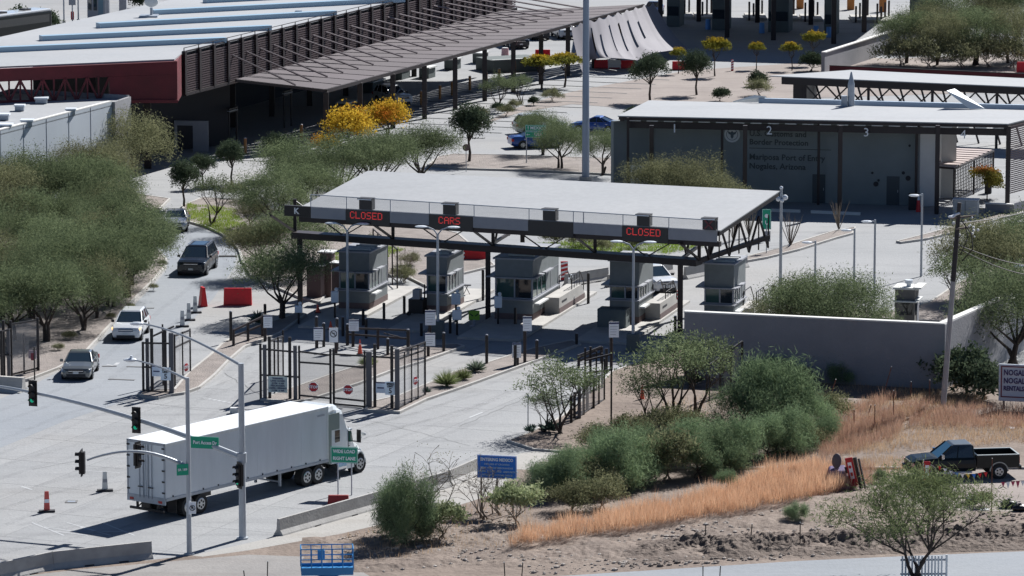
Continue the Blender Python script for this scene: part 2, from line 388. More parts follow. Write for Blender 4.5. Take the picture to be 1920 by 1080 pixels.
sheet('asphalt_apron', [(-300,1180),(-300,1100),(0,1085),(150,1068),(283,1056),(467,1040),(600,1045),(660,1060),(700,1085),(820,1090),(999,1095),(999,1200)], .008, APRON, 'dusty grey apron in front of the left barrier')
sheet('dirt_lot', [(870,250),(905,232),(960,205),(1040,180),(1090,168),(1200,148),(1290,132),(1500,118),(1560,100),(1660,110),(1960,100),(1960,170),(1480,185),(1180,203),(1073,195),(978,210),(922,228),(880,246)], .004, LOT, 'bare tan planting ground behind the small sign trees')
island('planting_strip', [(820,296),(850,291),(960,293),(1170,300),(1170,330),(1000,322),(860,318),(800,312)], GRAVEL, 'low gravel island at the foot of the tall grey pole')
island('planting_strip', [(1385,487),(1460,468),(1500,455),(1560,436),(1605,428),(1600,440),(1570,448),(1500,470),(1440,485),(1400,492)], GRAVEL, 'thin gravel island beside the camera pole')
island('planting_strip', [(1680,455),(1740,440),(1800,423),(1920,385),(1990,370),(1990,385),(1920,400),(1850,420),(1790,438),(1740,450),(1690,457)], GRAVEL, 'tapered gravel island below the customs shelter')
island('planting_strip', [(1440,585),(1560,575),(1660,590),(1740,570),(1800,530),(1900,490),(2200,400),(2200,620),(1780,606),(1500,592)], LOT, 'dirt bed behind the retaining wall')
sheet('exit_road', [(-60,800),(0,748),(60,722),(110,697),(162,668),(215,611),(259,564),(292,531),(313,505),(315,487),(301,469),(284,459),(276,440),(300,415),(340,416),(385,431),(413,444),(432,458),(444,473),(440,500),(400,560),(340,620),(300,700),(255,745),(120,790),(0,840)], 0, ASPH, 'blue-grey asphalt exit road curving past the grove')
# painted marks and small road details
mk = MB()
def mark(a, b, wd, z=.004):
    A = P(*a); B = P(*b); d = (B-A).normalized(); n = Vector((-d.y,d.x,0))*wd/2
    mk.add([A-n+Vector((0,0,z)),B-n+Vector((0,0,z)),B+n+Vector((0,0,z)),A+n+Vector((0,0,z))], [(0,1,2,3)])
for i in range(9): mark((382+i*9, 746+i*1.6), (387+i*9, 747+i*1.6), .25)
mark((200,683),(214,686),.12); mark((216,684),(222,680),.25); mark((880,783),(905,773),.15); mark((40,912),(60,918),.14); mark((160,883),(225,886),.10)
for k_ in range(7): mark((60+k_*22,980+(k_%3)*8),(120+k_*22,1004-(k_%2)*7),.10)
struct('road_marking', mk, mat('worn_paint', (.42,.43,.44), .7), 'worn white paint marks on the concrete lanes')

# tyre tracks and sealed cracks worn into the concrete
TRK = bpy.data.materials.new('tyre_track'); TRK.use_nodes = True; _t = TRK.node_tree; _b = _t.nodes['Principled BSDF']
_b.inputs['Base Color'].default_value = (.09, .09, .10, 1); _b.inputs['Roughness'].default_value = .8
_g = nd(_t, 'ShaderNodeNewGeometry'); _n = nd(_t, 'ShaderNodeTexNoise'); _n.inputs['Scale'].default_value = .9; _n.inputs['Detail'].default_value = 8; _n.inputs['Roughness'].default_value = .75
_t.links.new(_g.outputs['Position'], _n.inputs['Vector']); _r = nd(_t, 'ShaderNodeMapRange'); _r.inputs['From Min'].default_value = .38; _r.inputs['From Max'].default_value = .75; _r.inputs['To Max'].default_value = .13
_t.links.new(_n.outputs['Fac'], _r.inputs['Value']); _t.links.new(_r.outputs[0], _b.inputs['Alpha'])
def ribbon(b, pts, wd, off, z):
    q = []
    for i in range(len(pts)-1):
        for k in range(6):
            t = k/6; p0 = pts[max(0,i-1)]; p1 = pts[i]; p2 = pts[i+1]; p3 = pts[min(len(pts)-1,i+2)]
            q.append(.5*((2*p1)+(p2-p0)*t+(2*p0-5*p1+4*p2-p3)*t*t+(3*p1-p0-3*p2+p3)*t*t*t))
    q.append(pts[-1]); o = len(b.v)
    for i, p in enumerate(q):
        d = (q[min(i+1,len(q)-1)]-q[max(i-1,0)]).normalized(); n = Vector((-d.y,d.x,0)); b.v += [tuple(p+n*(off-wd/2)+Vector((0,0,z))), tuple(p+n*(off+wd/2)+Vector((0,0,z)))]
    for i in range(len(q)-1): a = o+2*i; b.f.append((a,a+1,a+3,a+2))
k_ = 0
for pl_, ws in (([(-60,1040),(200,985),(450,925),(700,850),(900,775),(1080,690),(1160,655)],1),([(-60,960),(150,900),(400,840),(760,790),(950,720),(1080,665)],1),([(-60,905),(120,850),(330,800),(560,765),(640,735),(800,690),(960,640)],1),
    ([(-60,860),(60,815),(180,770),(300,760),(420,720),(520,655),(640,615)],1),([(-60,800),(60,760),(170,715),(260,640),(330,580),(395,520),(385,450),(330,420)],1),([(60,990),(200,950),(300,880),(340,800),(420,740),(500,670)],1),([(-60,1000),(120,930),(420,880),(720,800),(930,740)],1)):
    tb0 = MB(); pts_ = [P(u, v) for u, v in pl_]
    for off in (-.95, .95): ribbon(tb0, pts_, .42, off, .003+.0012*k_)
    k_ += 1; _o = struct('tyre_track', tb0, TRK, 'faint dark tyre tracks worn into the concrete lane'); _o['kind'] = 'stuff'; _o['label'] = 'faint dark tyre tracks worn into the concrete'
ck = MB(); rk = random.Random(3)
for a_, b_ in (((270,755),(620,800)),((420,700),(520,760)),((640,835),(760,800)),((700,790),(880,835)),((60,880),(330,830)),((860,800),(1000,740))):
    A_ = P(*a_); B_ = P(*b_); n_ = 14; pts_ = [A_.lerp(B_, i/n_)+Vector((rk.uniform(-.12,.12), rk.uniform(-.12,.12), 0)) for i in range(n_+1)]; ribbon(ck, pts_, .03, 0, .014)
_o = struct('sealed_crack', ck, JOINT, 'dark sealed cracks wandering over the concrete'); _o['kind'] = 'stuff'
# ------------------------------------------------------------ vegetation
import numpy as np
L_MES = leaf_mat('leaf_mesquite', (.045,.068,.036), (.24,.285,.155), trans=.32)
L_OLV = leaf_mat('leaf_olive', (.07,.08,.043), (.30,.30,.17), trans=.3)
L_DRK = leaf_mat('leaf_dark', (.035,.055,.035), (.11,.14,.085), trans=.22)
L_GRN = leaf_mat('leaf_brush', (.085,.13,.075), (.27,.35,.19), trans=.3)
L_YEL = leaf_mat('leaf_yellow', (.34,.22,.02), (.72,.50,.07), trans=.4, tip=((.60,.16,.03), .85, 1.3, 0))
L_LOL = leaf_mat('leaf_yellowing', (.10,.12,.035), (.30,.28,.05), trans=.3, tip=((.55,.36,.03), .85, 1.25, 2))
L_PALE = leaf_mat('leaf_pale_tip', (.16,.20,.10), (.38,.42,.24), trans=.3, tip=((.62,.62,.42), .95, 1.3, 2))
L_GRASS = leaf_mat('grass_orange', (.52,.30,.18), (.74,.52,.35), trans=.35)
L_RED = leaf_mat('grass_red', (.36,.20,.145), (.56,.38,.28), trans=.35)
L_BLD = leaf_mat('grass_blond', (.40,.25,.14), (.62,.46,.30), trans=.35)
L_GGR = leaf_mat('grass_green', (.13,.24,.03), (.34,.42,.09), trans=.35)
L_YUC = leaf_mat('leaf_yucca', (.14,.18,.13), (.30,.35,.26), trans=.15)
def leaves_mesh(name, C, D, Ln, Wd, T, m):
    """C centres, D unit long axes, arrays; each leaf one narrow diamond quad"""
    n = len(C); rng = np.random.default_rng(n)
    r = rng.normal(size=(n, 3)); s = np.cross(D, r); s /= np.linalg.norm(s, axis=1)[:, None]+1e-9
    a = C-D*Ln[:, None]/2; b = C+D*Ln[:, None]/2; mid = C-D*Ln[:, None]*.08
    V = np.stack([a, mid+s*Wd[:, None]/2, b, mid-s*Wd[:, None]/2], 1).reshape(-1, 3)
    me = bpy.data.meshes.new(name); me.vertices.add(4*n); me.vertices.foreach_set('co', V.astype(np.float32).ravel())
    me.loops.add(4*n); me.loops.foreach_set('vertex_index', np.arange(4*n, dtype=np.int32))
    me.polygons.add(n); me.polygons.foreach_set('loop_start', np.arange(0, 4*n, 4, dtype=np.int32))
    me.update(calc_edges=True)
    at = me.attributes.new('tint', 'FLOAT', 'FACE'); at.data.foreach_set('value', T.astype(np.float32))
    me.materials.append(m); return me
def crown_mesh(name, seed, lobes, n, ls, m, spread=.32, per=7, gap=.42, droop=.2, fill=.45):
    rng = np.random.default_rng(seed); W = np.array([l[3]*l[4]*l[5] for l in lobes])**.66; W /= W.sum()
    C = []; D = []; T = []
    ids = rng.choice(len(lobes), size=n, p=W)
    for i in ids:
        l = lobes[i]; d = rng.normal(size=3); d /= np.linalg.norm(d); 
        if d[2] < -.35: d[2] *= -.6
        r = rng.random()**fill; q = np.array(l[:3])+d*np.array(l[3:6])*r
        if noise.noise(Vector(q*1.1/max(.3, l[3]/1.8))+Vector((seed, 0, 0))) < -gap+.35*(1-r): continue
        dr = d*.7+rng.normal(size=3)*.55; dr[2] -= droop; dr /= np.linalg.norm(dr); t0 = rng.random()
        for k in range(per):
            c = q+dr*spread*(k/per-.3)+rng.normal(size=3)*spread*.28
            e = dr*.5+rng.normal(size=3)*.6; e /= np.linalg.norm(e)
            C.append(c); D.append(e); T.append(t0*.6+rng.random()*.4)
    C = np.array(C); D = np.array(D); N = len(C)
    return leaves_mesh(name, C, D, ls[0]*rng.uniform(.6, 1.3, N), ls[1]*rng.uniform(.6, 1.3, N), np.array(T), m)
def limbs_mesh(seed, lobes, base_r, fork_h, nt=2, wob=.25, m=None, lean=.15, twigs=3):
    rng = random.Random(seed); b = MB()
    stems = [Vector((rng.uniform(-.15,.15)*nt*.6, rng.uniform(-.15,.15)*nt*.6, -.1)) for _ in range(nt)]
    tops = []
    for i, s0 in enumerate(stems):
        a = 2*math.pi*(i+.3)/nt; t = Vector((math.cos(a)*lean*fork_h*nt*.5, math.sin(a)*lean*fork_h*nt*.5, fork_h*rng.uniform(.8, 1.1)))
        mid = s0.lerp(t, .5)+Vector((rng.uniform(-1,1)*wob*.3, rng.uniform(-1,1)*wob*.3, 0))
        b.path([s0, mid, t], [base_r*1.25, base_r, base_r*.8], 7); tops.append(t)
    for i, l in enumerate(lobes):
        s_ = min(tops, key=lambda q: (q-Vector(l[:3])).length); e = Vector(l[:3])
        m1 = s_.lerp(e, .4)+Vector((rng.uniform(-1,1)*wob, rng.uniform(-1,1)*wob, rng.uniform(-.5,.3)*wob)); m2 = s_.lerp(e, .75)+Vector((rng.uniform(-1,1)*wob, rng.uniform(-1,1)*wob, 0))
        b.path([s_, m1, m2, e], [base_r*.62, base_r*.45, base_r*.3, base_r*.15], 5)
        for k in range(twigs):
            st = m2.lerp(e, rng.random()) if k % 2 else m1.lerp(m2, rng.random())
            d = Vector((rng.gauss(0,1), rng.gauss(0,1), abs(rng.gauss(.5,.6)))).normalized(); ln = min(l[3], l[5])*rng.uniform(.6, 1.1)
            b.path([st, st+d*ln*.5+Vector((0,0,.05)), st+d*ln], [base_r*.2, base_r*.12, .008], 4)
    return mesh_of('trunk', b, m or BARK)
def rl(seed, n, R_, zc, rr, rz, flat=.6):
    rg = random.Random(seed); out = []
    for i in range(n):
        a = 2*math.pi*i/n+rg.uniform(-.4,.4); r = R_*rg.uniform(.55, 1)
        out.append((r*math.cos(a), r*math.sin(a), zc+rg.uniform(-.5,.5)*rz*flat, rr*rg.uniform(.75,1.2), rr*rg.uniform(.75,1.2), rz*rg.uniform(.7,1.1)))
    out.append((0,0,zc+rz*.55,rr*1.1,rr*1.1,rz)); return out
PROTO = {}
def proto(kind, i, lobes, cm, tm): PROTO.setdefault(kind, []).append((cm, tm))
for i in range(4):
    lo = rl(10+i, 7, 2.5, 3.0, 1.6, 1.5, flat=.9); proto('mesquite', i, lo, crown_mesh('crown', i+1, lo, 1900, (.17,.042), L_MES, per=13, spread=.75, gap=.38, fill=.4), limbs_mesh(i, lo, .13, 1.1, nt=2+i % 2))
for i in range(3):
    lo = rl(30+i, 7, 2.3, 2.8, 1.5, 1.45, flat=.9); proto('olive_mesquite', i, lo, crown_mesh('crown', i+11, lo, 1700, (.17,.04), L_OLV, per=13, gap=.3, spread=.75, fill=.42), limbs_mesh(i+5, lo, .12, 1.0, nt=2))
for i in range(2):
    lo = rl(40+i, 6, 1.9, 2.9, 1.25, 1.1); proto('airy_tree', i, lo, crown_mesh('crown', i+21, lo, 900, (.17,.06), L_MES, per=7, gap=.22, spread=.45, fill=.6), limbs_mesh(i+9, lo, .085, .9, nt=3, lean=.3, twigs=8))
for i in range(2):
    lo = rl(50+i, 6, 1.05, 2.7, 1.0, 1.15, flat=.9); proto('oak', i, lo, crown_mesh('crown', i+31, lo, 1200, (.17,.08), L_DRK, per=8, spread=.4, gap=.35), limbs_mesh(i+12, lo, .10, 1.5, nt=1))
lo = rl(61, 6, 1.6, 2.3, 1.2, 1.1); proto('golden_tree', 0, lo, crown_mesh('crown', 41, lo, 700, (.26,.12), L_YEL, per=10, gap=.18, droop=-1.0, spread=.75), limbs_mesh(15, lo, .09, 1.1, nt=2))
for i in range(2):
    lo = rl(70+i, 5, .62, 2.15, .62, .42); proto('lollipop', i, lo, crown_mesh('crown', i+51, lo, 560, (.17,.08), L_LOL, per=6, spread=.22, gap=.3, droop=-.3), limbs_mesh(i+17, lo, .05, 1.2, nt=1, twigs=2))
for i in range(3):
    lo = rl(80+i, 7, 1.0, .75, .50, .78, flat=1.3); proto('bush', i, lo, crown_mesh('crown', i+61, lo, 1000, (.22,.018), L_GRN, per=15, gap=.42, droop=-.9, spread=.5, fill=.42), limbs_mesh(i+20, lo, .035, .25, nt=3, twigs=5))
for i in range(2):
    lo = rl(84+i, 6, .95, .75, .7, .6); proto('dull_bush', i, lo, crown_mesh('crown', i+66, lo, 620, (.17,.045), L_OLV, per=7, gap=.35, droop=-.4, spread=.35), limbs_mesh(i+24, lo, .03, .25, nt=3, twigs=7, m=TWIG))
for i in range(2):
    lo = rl(88+i, 5, .6, .55, .5, .5); proto('dark_bush', i, lo, crown_mesh('crown', i+71, lo, 600, (.14,.07), L_DRK, per=6, gap=.5, spread=.25), limbs_mesh(i+28, lo, .03, .2, nt=2, twigs=3))
lo = rl(92, 6, .75, .95, .45, .4); proto('pale_bush', 0, lo, crown_mesh('crown', 81, lo, 520, (.18,.06), L_PALE, per=7, gap=.2, droop=-.6), limbs_mesh(33, lo, .03, .25, nt=3, twigs=8, m=TWIG))
for i in range(2):
    lo = rl(94+i, 7, .85, 1.5, .5, .6); proto('bare_shrub', i, lo, crown_mesh('crown', 84+i, lo, 45, (.05,.018), L_OLV, per=8, gap=.2, spread=.35), limbs_mesh(35+i, lo, .028, .3, nt=4, twigs=12, m=TWIG))
# broad brittle tree in the foreground: thin green wisps over many dark limbs
lo = rl(97, 10, 2.75, 2.35, .95, .75, flat=1.2); lo += rl(98, 6, 1.4, 2.9, .95, .6)
proto('palo_verde', 0, lo, crown_mesh('crown', 91, lo, 1500, (.22,.03), leaf_mat('leaf_palo_verde', (.085,.115,.055), (.22,.25,.12), trans=.3), per=8, gap=.55, droop=-.7, spread=.55), limbs_mesh(39, lo, .062, .8, nt=4, lean=.3, twigs=14, wob=.35))
def spiky(seed, n, ln, wd, m, up=.3):
    rng = np.random.default_rng(seed); C = []; D = []
    for i in range(n):
        a = rng.random()*6.283; e = math.asin(rng.uniform(up-.25, 1)); d = np.array([math.cos(a)*math.cos(e), math.sin(a)*math.cos(e), math.sin(e)]); L_ = ln*rng.uniform(.7,1.1)
        C.append(d*L_/2+np.array([0,0,.12])); D.append(d)
    return leaves_mesh('blades', np.array(C), np.array(D), np.full(n, ln), np.full(n, wd), rng.random(n), m)
PROTO['yucca'] = [(spiky(1, 130, .85, .09, L_YUC), None)]
PROTO['agave'] = [(spiky(2, 60, .75, .14, leaf_mat('leaf_agave', (.04,.07,.06), (.12,.17,.14), trans=.1)), None)]
PROTO['grass_tuft'] = [(spiky(3, 420, 1.0, .035, leaf_mat('leaf_tuft', (.12,.16,.06), (.27,.30,.14), trans=.3), up=.45), None)]
PROTO['ocotillo'] = [(None, None)]
FIRST = {}
CAT = dict(mesquite='tree', olive_mesquite='tree', airy_tree='tree', oak='tree', golden_tree='tree', lollipop='tree', bush='bush', dull_bush='bush', dark_bush='bush', pale_bush='bush', bare_shrub='shrub', palo_verde='tree', yucca='yucca', agave='agave', grass_tuft='plant')
NAME = dict(mesquite='mesquite_tree', olive_mesquite='mesquite_tree', airy_tree='young_tree', oak='oak_tree', golden_tree='golden_tree', lollipop='small_tree', bush='bush', dull_bush='bush', dark_bush='bush', pale_bush='bush', bare_shrub='bare_shrub', palo_verde='palo_verde_tree', yucca='yucca', agave='agave', grass_tuft='grass_clump')
_cnt = {}
def plant(kind, u, v, sc, label, group=None, z=.06, rz=None, sz=1.0):
    k = _cnt.get(kind, 0); _cnt[kind] = k+1
    cm, tm = PROTO[kind][k % len(PROTO[kind])]
    o = thing(NAME[kind], label, CAT[kind], P(u, v)+Vector((0,0,z)), random.Random(k*7+len(label)).uniform(0,6.28) if rz is None else rz, group)
    c = bpy.data.objects.new('crown' if tm else 'blades', cm); S.collection.objects.link(c); c.parent = o
    if tm:
        t = bpy.data.objects.new('trunk', tm); S.collection.objects.link(t); t.parent = o
    o.scale = (sc, sc, sc*sz); return o
# the mesquite grove on the left
G = 'mesquites of the left grove'
for k, (u, v, s, lb, kd) in enumerate([
 (87,643,1.02,'mesquite nearest the left security gate, leaning over its fence mesh','mesquite'),
 (157,622,.92,'mesquite with a split dark trunk on the kerb uphill of the white SUV','mesquite'),
 (180,600,.85,'brownish mesquite between two dark trunks beside the kerb','olive_mesquite'),
 (207,579,.95,'mesquite leaning right over the gravel left of the white SUV','mesquite'),
 (237,560,.98,'mesquite with thick trunk facing the dark SUV across the kerb','mesquite'),
 (247,537,1.0,'tall mesquite behind the thick-trunked one at the kerb bend','mesquite'),
 (255,517,.92,'tallest mesquite on the kerb bend, its crown reaching the silver sedan','mesquite'),
 (22,640,.95,'mesquite behind the left security gate posts','mesquite'),
 (-30,655,1.0,'mesquite cut by the left picture edge beside the gate','mesquite')]):
    plant(kd, u, v, s, lb, G)
inner = [(60,600),(5,598),(110,575),(55,560),(140,545),(-20,560),(90,520),(20,520),(160,505),(200,520),(215,480),(130,470),(60,480),(-10,480),(185,445),(225,470),(100,430),(20,435),(150,415),(190,425),(60,420),(205,446)]
for k, (u, v) in enumerate(inner):
    plant('olive_mesquite' if k % 4 == 1 else 'mesquite', u, v, random.uniform(.82, 1.1), 'olive-green mesquite deep inside the dense left grove', 'crowded mesquites inside the left grove')
for u, v, s, kd, lb in [
 (238,358,1.3,'olive_mesquite','broad olive mesquite in front of the dark canopy beside the low white-roofed building'),
 (135,388,1.05,'olive_mesquite','thin brownish mesquite before the grey wall of the low building'),
 (195,392,1.05,'olive_mesquite','sparse tan-tipped mesquite right of the grey wall spout'),
 (25,405,1.0,'olive_mesquite','low olive mesquite at the left end of the grey wall'),
 (345,390,.85,'oak','small tree with bare lower trunk at the top of the exit road'),
 (381,352,.62,'oak','slim dark tree between two round trees by the walkway'),
 (434,345,.80,'oak','round dark-green tree with a short trunk by the striped walkway'),
 (522,335,.86,'oak','ragged grey-green tree by the yellow bollard on the striped walkway'),
 (402,422,.85,'airy_tree','crooked-trunk tree standing in the green weeds behind the exit road'),
 (470,378,.6,'dark_bush','dark bush behind the crooked-trunk tree'),
 (440,372,.8,'dull_bush','brown scrubby bush on the verge behind the exit road'),
 (530,600,1.0,'mesquite','big many-trunked tree left of the canopy post with the K sign'),
 (490,520,.85,'olive_mesquite','pale green tree leaning over the road right of the dark SUV'),
 (560,520,.95,'mesquite','green tree under the left end of the lane canopy'),
 (520,440,.98,'mesquite','bright green tree left of the K sign'),
 (590,420,.9,'mesquite','green tree hidden behind the left roof corner of the lane canopy'),
 (470,430,.5,'olive_mesquite','small olive tree at the edge of the green weeds'),
 (560,395,.9,'mesquite','tree behind the K sign, half hidden by its neighbours'),
 (640,385,1.1,'mesquite','wide bushy tree below the golden tree'),
 (560,372,.95,'mesquite','wide grey-green tree left of the golden tree'),
 (720,375,1.05,'mesquite','wide grey-green tree right below the golden tree'),
 (790,352,1.0,'mesquite','feathery green tree between the golden tree and the dark lawn tree'),
 (690,350,.9,'olive_mesquite','olive tree directly under the golden leaves'),
 (650,300,.0,'mesquite',''),
 (880,305,1.12,'oak','dark-green tree with a clear trunk standing on the low gravel island'),
 (1018,290,.72,'mesquite','loose dark tree behind the green MEXICO USA sign'),
 (1050,318,.8,'mesquite','spreading green tree left of the foot of the tall pole'),
 (1132,328,.72,'mesquite','green tree just right of the foot of the tall pole'),
 (1218,192,1.05,'oak','small dark tree with a leaning trunk on the bare tan ground'),
 (1185,222,.8,'dark_bush','dark low bush at the corner of the white customs roof'),
 (1306,178,.95,'oak','dark slender tree beside the red barrier at the top'),
 (1350,190,1.0,'dark_bush','grey-green bush alone on the bare tan slope'),
 (1420,162,1.15,'dark_bush','dark bush growing under the second yellow-topped tree'),
 (1422,180,1.0,'dull_bush','bright low bush beneath the dark one on the slope'),
 (1523,133,1.5,'dark_bush','dark dense bush at the foot of the long concrete ramp wall'),
 (1235,408,.95,'olive_mesquite','light green tree behind the canopy roof, left half'),
 (1290,412,1.0,'olive_mesquite','light green tree behind the canopy roof, middle'),
 (1345,416,.8,'olive_mesquite','light green tree behind the canopy roof, right end')]:
    if s: plant(kd, u, v, s, lb)
for u, v, s, lb in [(1272,138,.9,'small yellow-topped tree in front of a red barrier'),(1342,143,1.35,'largest yellow-topped tree, with a leaning trunk'),(1418,130,.95,'yellow-topped tree beside the thin orange marker'),(1484,132,1.0,'yellow-topped tree on a bare straight stem'),(1526,122,1.2,'yellow-topped tree growing out of a dark bush')]:
    plant('lollipop', u, v, s, lb, 'yellow-topped trees along the upper drive')
plant('golden_tree', 655, 292, 1.05, 'bright golden-yellow tree in front of the dark shade canopy')
plant('golden_tree', 727, 268, .95, 'orange-tipped golden tree at the start of the striped walkway')
plant('golden_tree', 610, 300, .55, 'low greenish-yellow tree left of the golden one')
plant('lollipop', 1015, 168, 1.9, 'yellow-green broad low tree under the end of the shade canopy', sz=.62)
plant('lollipop', 1058, 163, 1.9, 'yellow-green broad low tree nearest the shade fabric', sz=.6)
plant('airy_tree', 935, 205, .75, 'thin yellow-green sapling on the striped walkway')
plant('airy_tree', 975, 195, .62, 'thin sapling beside the yellow-green round tree')
for k, (u, v) in enumerate([(870,232),(900,222),(935,212),(965,205),(1000,198),(1035,190),(885,238),(950,218)]):
    plant('dull_bush' if k % 2 else 'dark_bush', u, v, .55+.1*(k % 3), 'low scrub plant in the bed beside the striped walkway', 'low scrub beside the striped walkway')
for k, (u, v, s) in enumerate([(1700,118,1.05),(1760,122,1.1),(1830,122,1.1),(1890,118,1.15),(1780,85,1.1),(1850,75,1.15),(1910,70,1.2),(1740,95,1.0),(1960,110,1.1),(1880,45,.95)]):
    plant('olive_mesquite' if k % 2 else 'mesquite', u, v, s, 'mesquite in the far grove beyond the concrete ramp wall', 'mesquites of the far right grove')
for k, (u, v) in enumerate(((1690,124),(1740,128),(1800,128),(1850,126),(1900,126),(1790,108))):
    plant('dull_bush', u, v, 2.0, 'low grey-green bush under the mesquites of the far right grove', 'low bushes of the far right grove')
plant('dark_bush', 42, 68, 2.4, 'dark tree nearest the parked bus at the upper left', None)
plant('dark_bush', 88, 60, 1.9, 'round dark bush beyond the big white roof', None)
plant('dark_bush', 262, 16, 1.7, 'bush line at the top edge above the big white roof')
# behind the retaining wall
for u, v, s, kd, lb in [
 (1480,655,.9,'olive_mesquite','light feathery tree just behind the left part of the retaining wall'),
 (1530,665,1.0,'mesquite','green spreading tree behind the middle of the retaining wall'),
 (1590,668,1.02,'mesquite','fullest green tree behind the retaining wall'),
 (1655,640,.5,'airy_tree','thin tree in front of the brown guard shack'),
 (1430,625,.8,'dull_bush','small bush at the foot of the fifth booth'),
 (1800,590,.95,'airy_tree','twisted thin tree right of the utility pole'),
 (1830,560,1.15,'olive_mesquite','tree with several bare trunks right of the utility pole'),
 (1865,572,1.0,'olive_mesquite','right-hand tree of the group beyond the sloping wall'),
 (1905,560,1.0,'mesquite','tree at the right edge above the sloping wall'),
 (1940,540,1.1,'mesquite','tree cut by the right picture edge above the sloping wall'),
 # below the wall
 (1050,815,1.02,'airy_tree','spindly tree growing through the right security gate'),
 (1022,812,.55,'airy_tree','small leaning tree beside the agave at the kerb'),
 (1262,790,1.22,'airy_tree','twiggy open tree left of the end of the retaining wall'),
 (1310,775,1.05,'airy_tree','twiggy open tree against the left end of the retaining wall'),
 (1215,800,.8,'airy_tree','small twiggy tree by the orange cone under the gate'),
 (1742,722,2.1,'dark_bush','dark bushy tree left of the utility pole below the wall'),
 (1812,742,2.3,'dark_bush','dark bushy tree right of the foot of the utility pole'),
 (1845,752,1.9,'dark_bush','dark bushy tree between the pole and the rentals billboard'),
 (1900,690,1.25,'mesquite','dark tree standing before the sloping wall at right'),
 (1895,650,1.0,'mesquite','higher dark tree before the sloping wall at right'),
 (1460,722,.8,'bush','bright green bush at the foot of the retaining wall, middle'),
 (1500,728,.8,'dull_bush','yellowish bush at the foot of the retaining wall'),
 (1580,722,.7,'bush','low green bush at the foot of the retaining wall, right part'),
 (1300,728,.7,'dark_bush','dark bush in the shade at the left end of the retaining wall'),
 (1415,715,1.0,'dark_bush','dark bush against the shaded wall left of the middle'),
 (1535,715,.75,'dark_bush','small dark bush against the shaded wall')]:
    plant(kd, u, v, s, lb)
for u, v, s in [(1535,716,1.3),(1665,706,1.5),(1655,712,1.4)]:
    plant('bare_shrub', u, v, s, 'leafless shrub against the shaded retaining wall', 'leafless shrubs against the wall')
# the brush thicket in the right middle
th = [(1400,825,1.65),(1460,818,1.8),(1518,812,1.2),(1482,852,1.1),(1512,845,.9),(1440,860,1.0),(1345,885,1.3),(1385,876,1.15),(1310,896,1.05),(1250,900,1.4),(1200,906,1.25),(1160,916,1.35),(1278,868,1.15),(1215,878,.95),(1105,928,1.15),(1060,931,1.05),(1015,935,.9),(1130,895,1.05),(1075,905,.95),(1558,792,.9),(1540,832,.7)]
for k, (u, v, s) in enumerate(th):
    plant('dull_bush' if k % 5 == 4 else 'bush', u, v, s*1.08, label='tall green brush bush in the thicket above the orange grass', group='brush bushes of the thicket', sz=1.15 if k % 2 else .95)
for u, v, s, kd, lb in [
 (1280,815,1.0,'dull_bush','dull scrub behind the thicket under the twiggy trees'),(1180,830,1.0,'dull_bush','dull scrub left of the twiggy trees'),(1240,820,1.1,'dull_bush','greyish scrub below the orange cone'),(1120,850,1.0,'dull_bush','yellowish scrub at the top of the sidewalk'),
 (1075,960,1.0,'dull_bush','brownish scrub at the left tip of the thicket'),(1130,955,1.1,'dull_bush','tan-grey scrub between thicket and orange grass'),
 (757,1022,1.15,'bush','green upright bush left of the bare shrub by the barrier'),(748,1004,.9,'bush','feathery green bush top leaning over the barrier'),
 (802,1004,2.1,'bare_shrub','leafless grey shrub rising between two bushes'),(832,1012,1.2,'pale_bush','pale-tipped bush at the right of the barrier bushes'),(795,1016,.75,'dull_bush','low green bush at the centre of the barrier bushes'),
 (965,985,1.4,'pale_bush','cream-flowered bush below the blue sign'),(900,975,1.5,'bare_shrub','leafless shrub left of the blue sign posts'),(925,965,1.2,'bare_shrub','leafless shrub between the blue sign posts'),
 (1365,920,.55,'bush','small bright green bush sunk in the orange grass'),(1490,978,.5,'bush','single small green bush casting a shadow on the slope'),
 (1720,1085,1.42,'palo_verde','large wispy green tree at the bottom right with dark spreading limbs'),
 (1650,905,.35,'bush','tiny green weed beside the tilted red sign'),
 (1840,950,.5,'dull_bush','small weedy bush beside the black bags')]:
    plant(kd, u, v, s, lb, sz=1.7 if u in (757, 748) else 1.0)
plant('yucca', 892, 700, 1.0, 'grey-green yucca with a round head on the right median')
plant('grass_tuft', 838, 728, 1.1, 'large clump of green grass on the median left of the yucca')
plant('grass_tuft', 868, 715, .8, 'smaller grass clump touching the yucca')
plant('grass_tuft', 690, 690, .8, 'grass clump behind the double gate')
plant('agave', 1030, 812, 1.1, 'dark agave rosette under the spindly tree')
plant('agave', 993, 812, .6, 'small agave beside the thin marker post')
plant('agave', 485, 610, 1.2, 'dark spiky agave left of the tree trunks by the red barrier')
plant('agave', 1000, 805, .35, 'tiny agave at the kerb tip')
plant('agave', 800, 738, .5, 'dried agave at the corner of the gate mesh')
plant('bare_shrub', 762, 525, 1.2, 'dark brittle shrub on the dry slope behind the first booth')
plant('dull_bush', 755, 530, .8, 'tan grass tuft below the brittle shrub')
for u, v, s in [(770,500,.6),(700,470,.7),(1130,475,.7),(1090,465,.8),(1040,462,.8),(1290,452,.8),(1190,470,.7)]:
    plant('dull_bush', u, v, s, 'dry scrub seen beneath the lane canopy roof', 'dry scrub behind the booths')
for u, v, s in [(305,500,.35),(288,545,.35),(270,508,.3),(110,660,.4),(150,668,.3),(245,580,.3),(208,600,.35),(130,640,.5)]:
    plant('dull_bush', u, v, s*.8, 'little dry tuft in the gravel beside the exit road kerb', 'little tufts along the kerb')
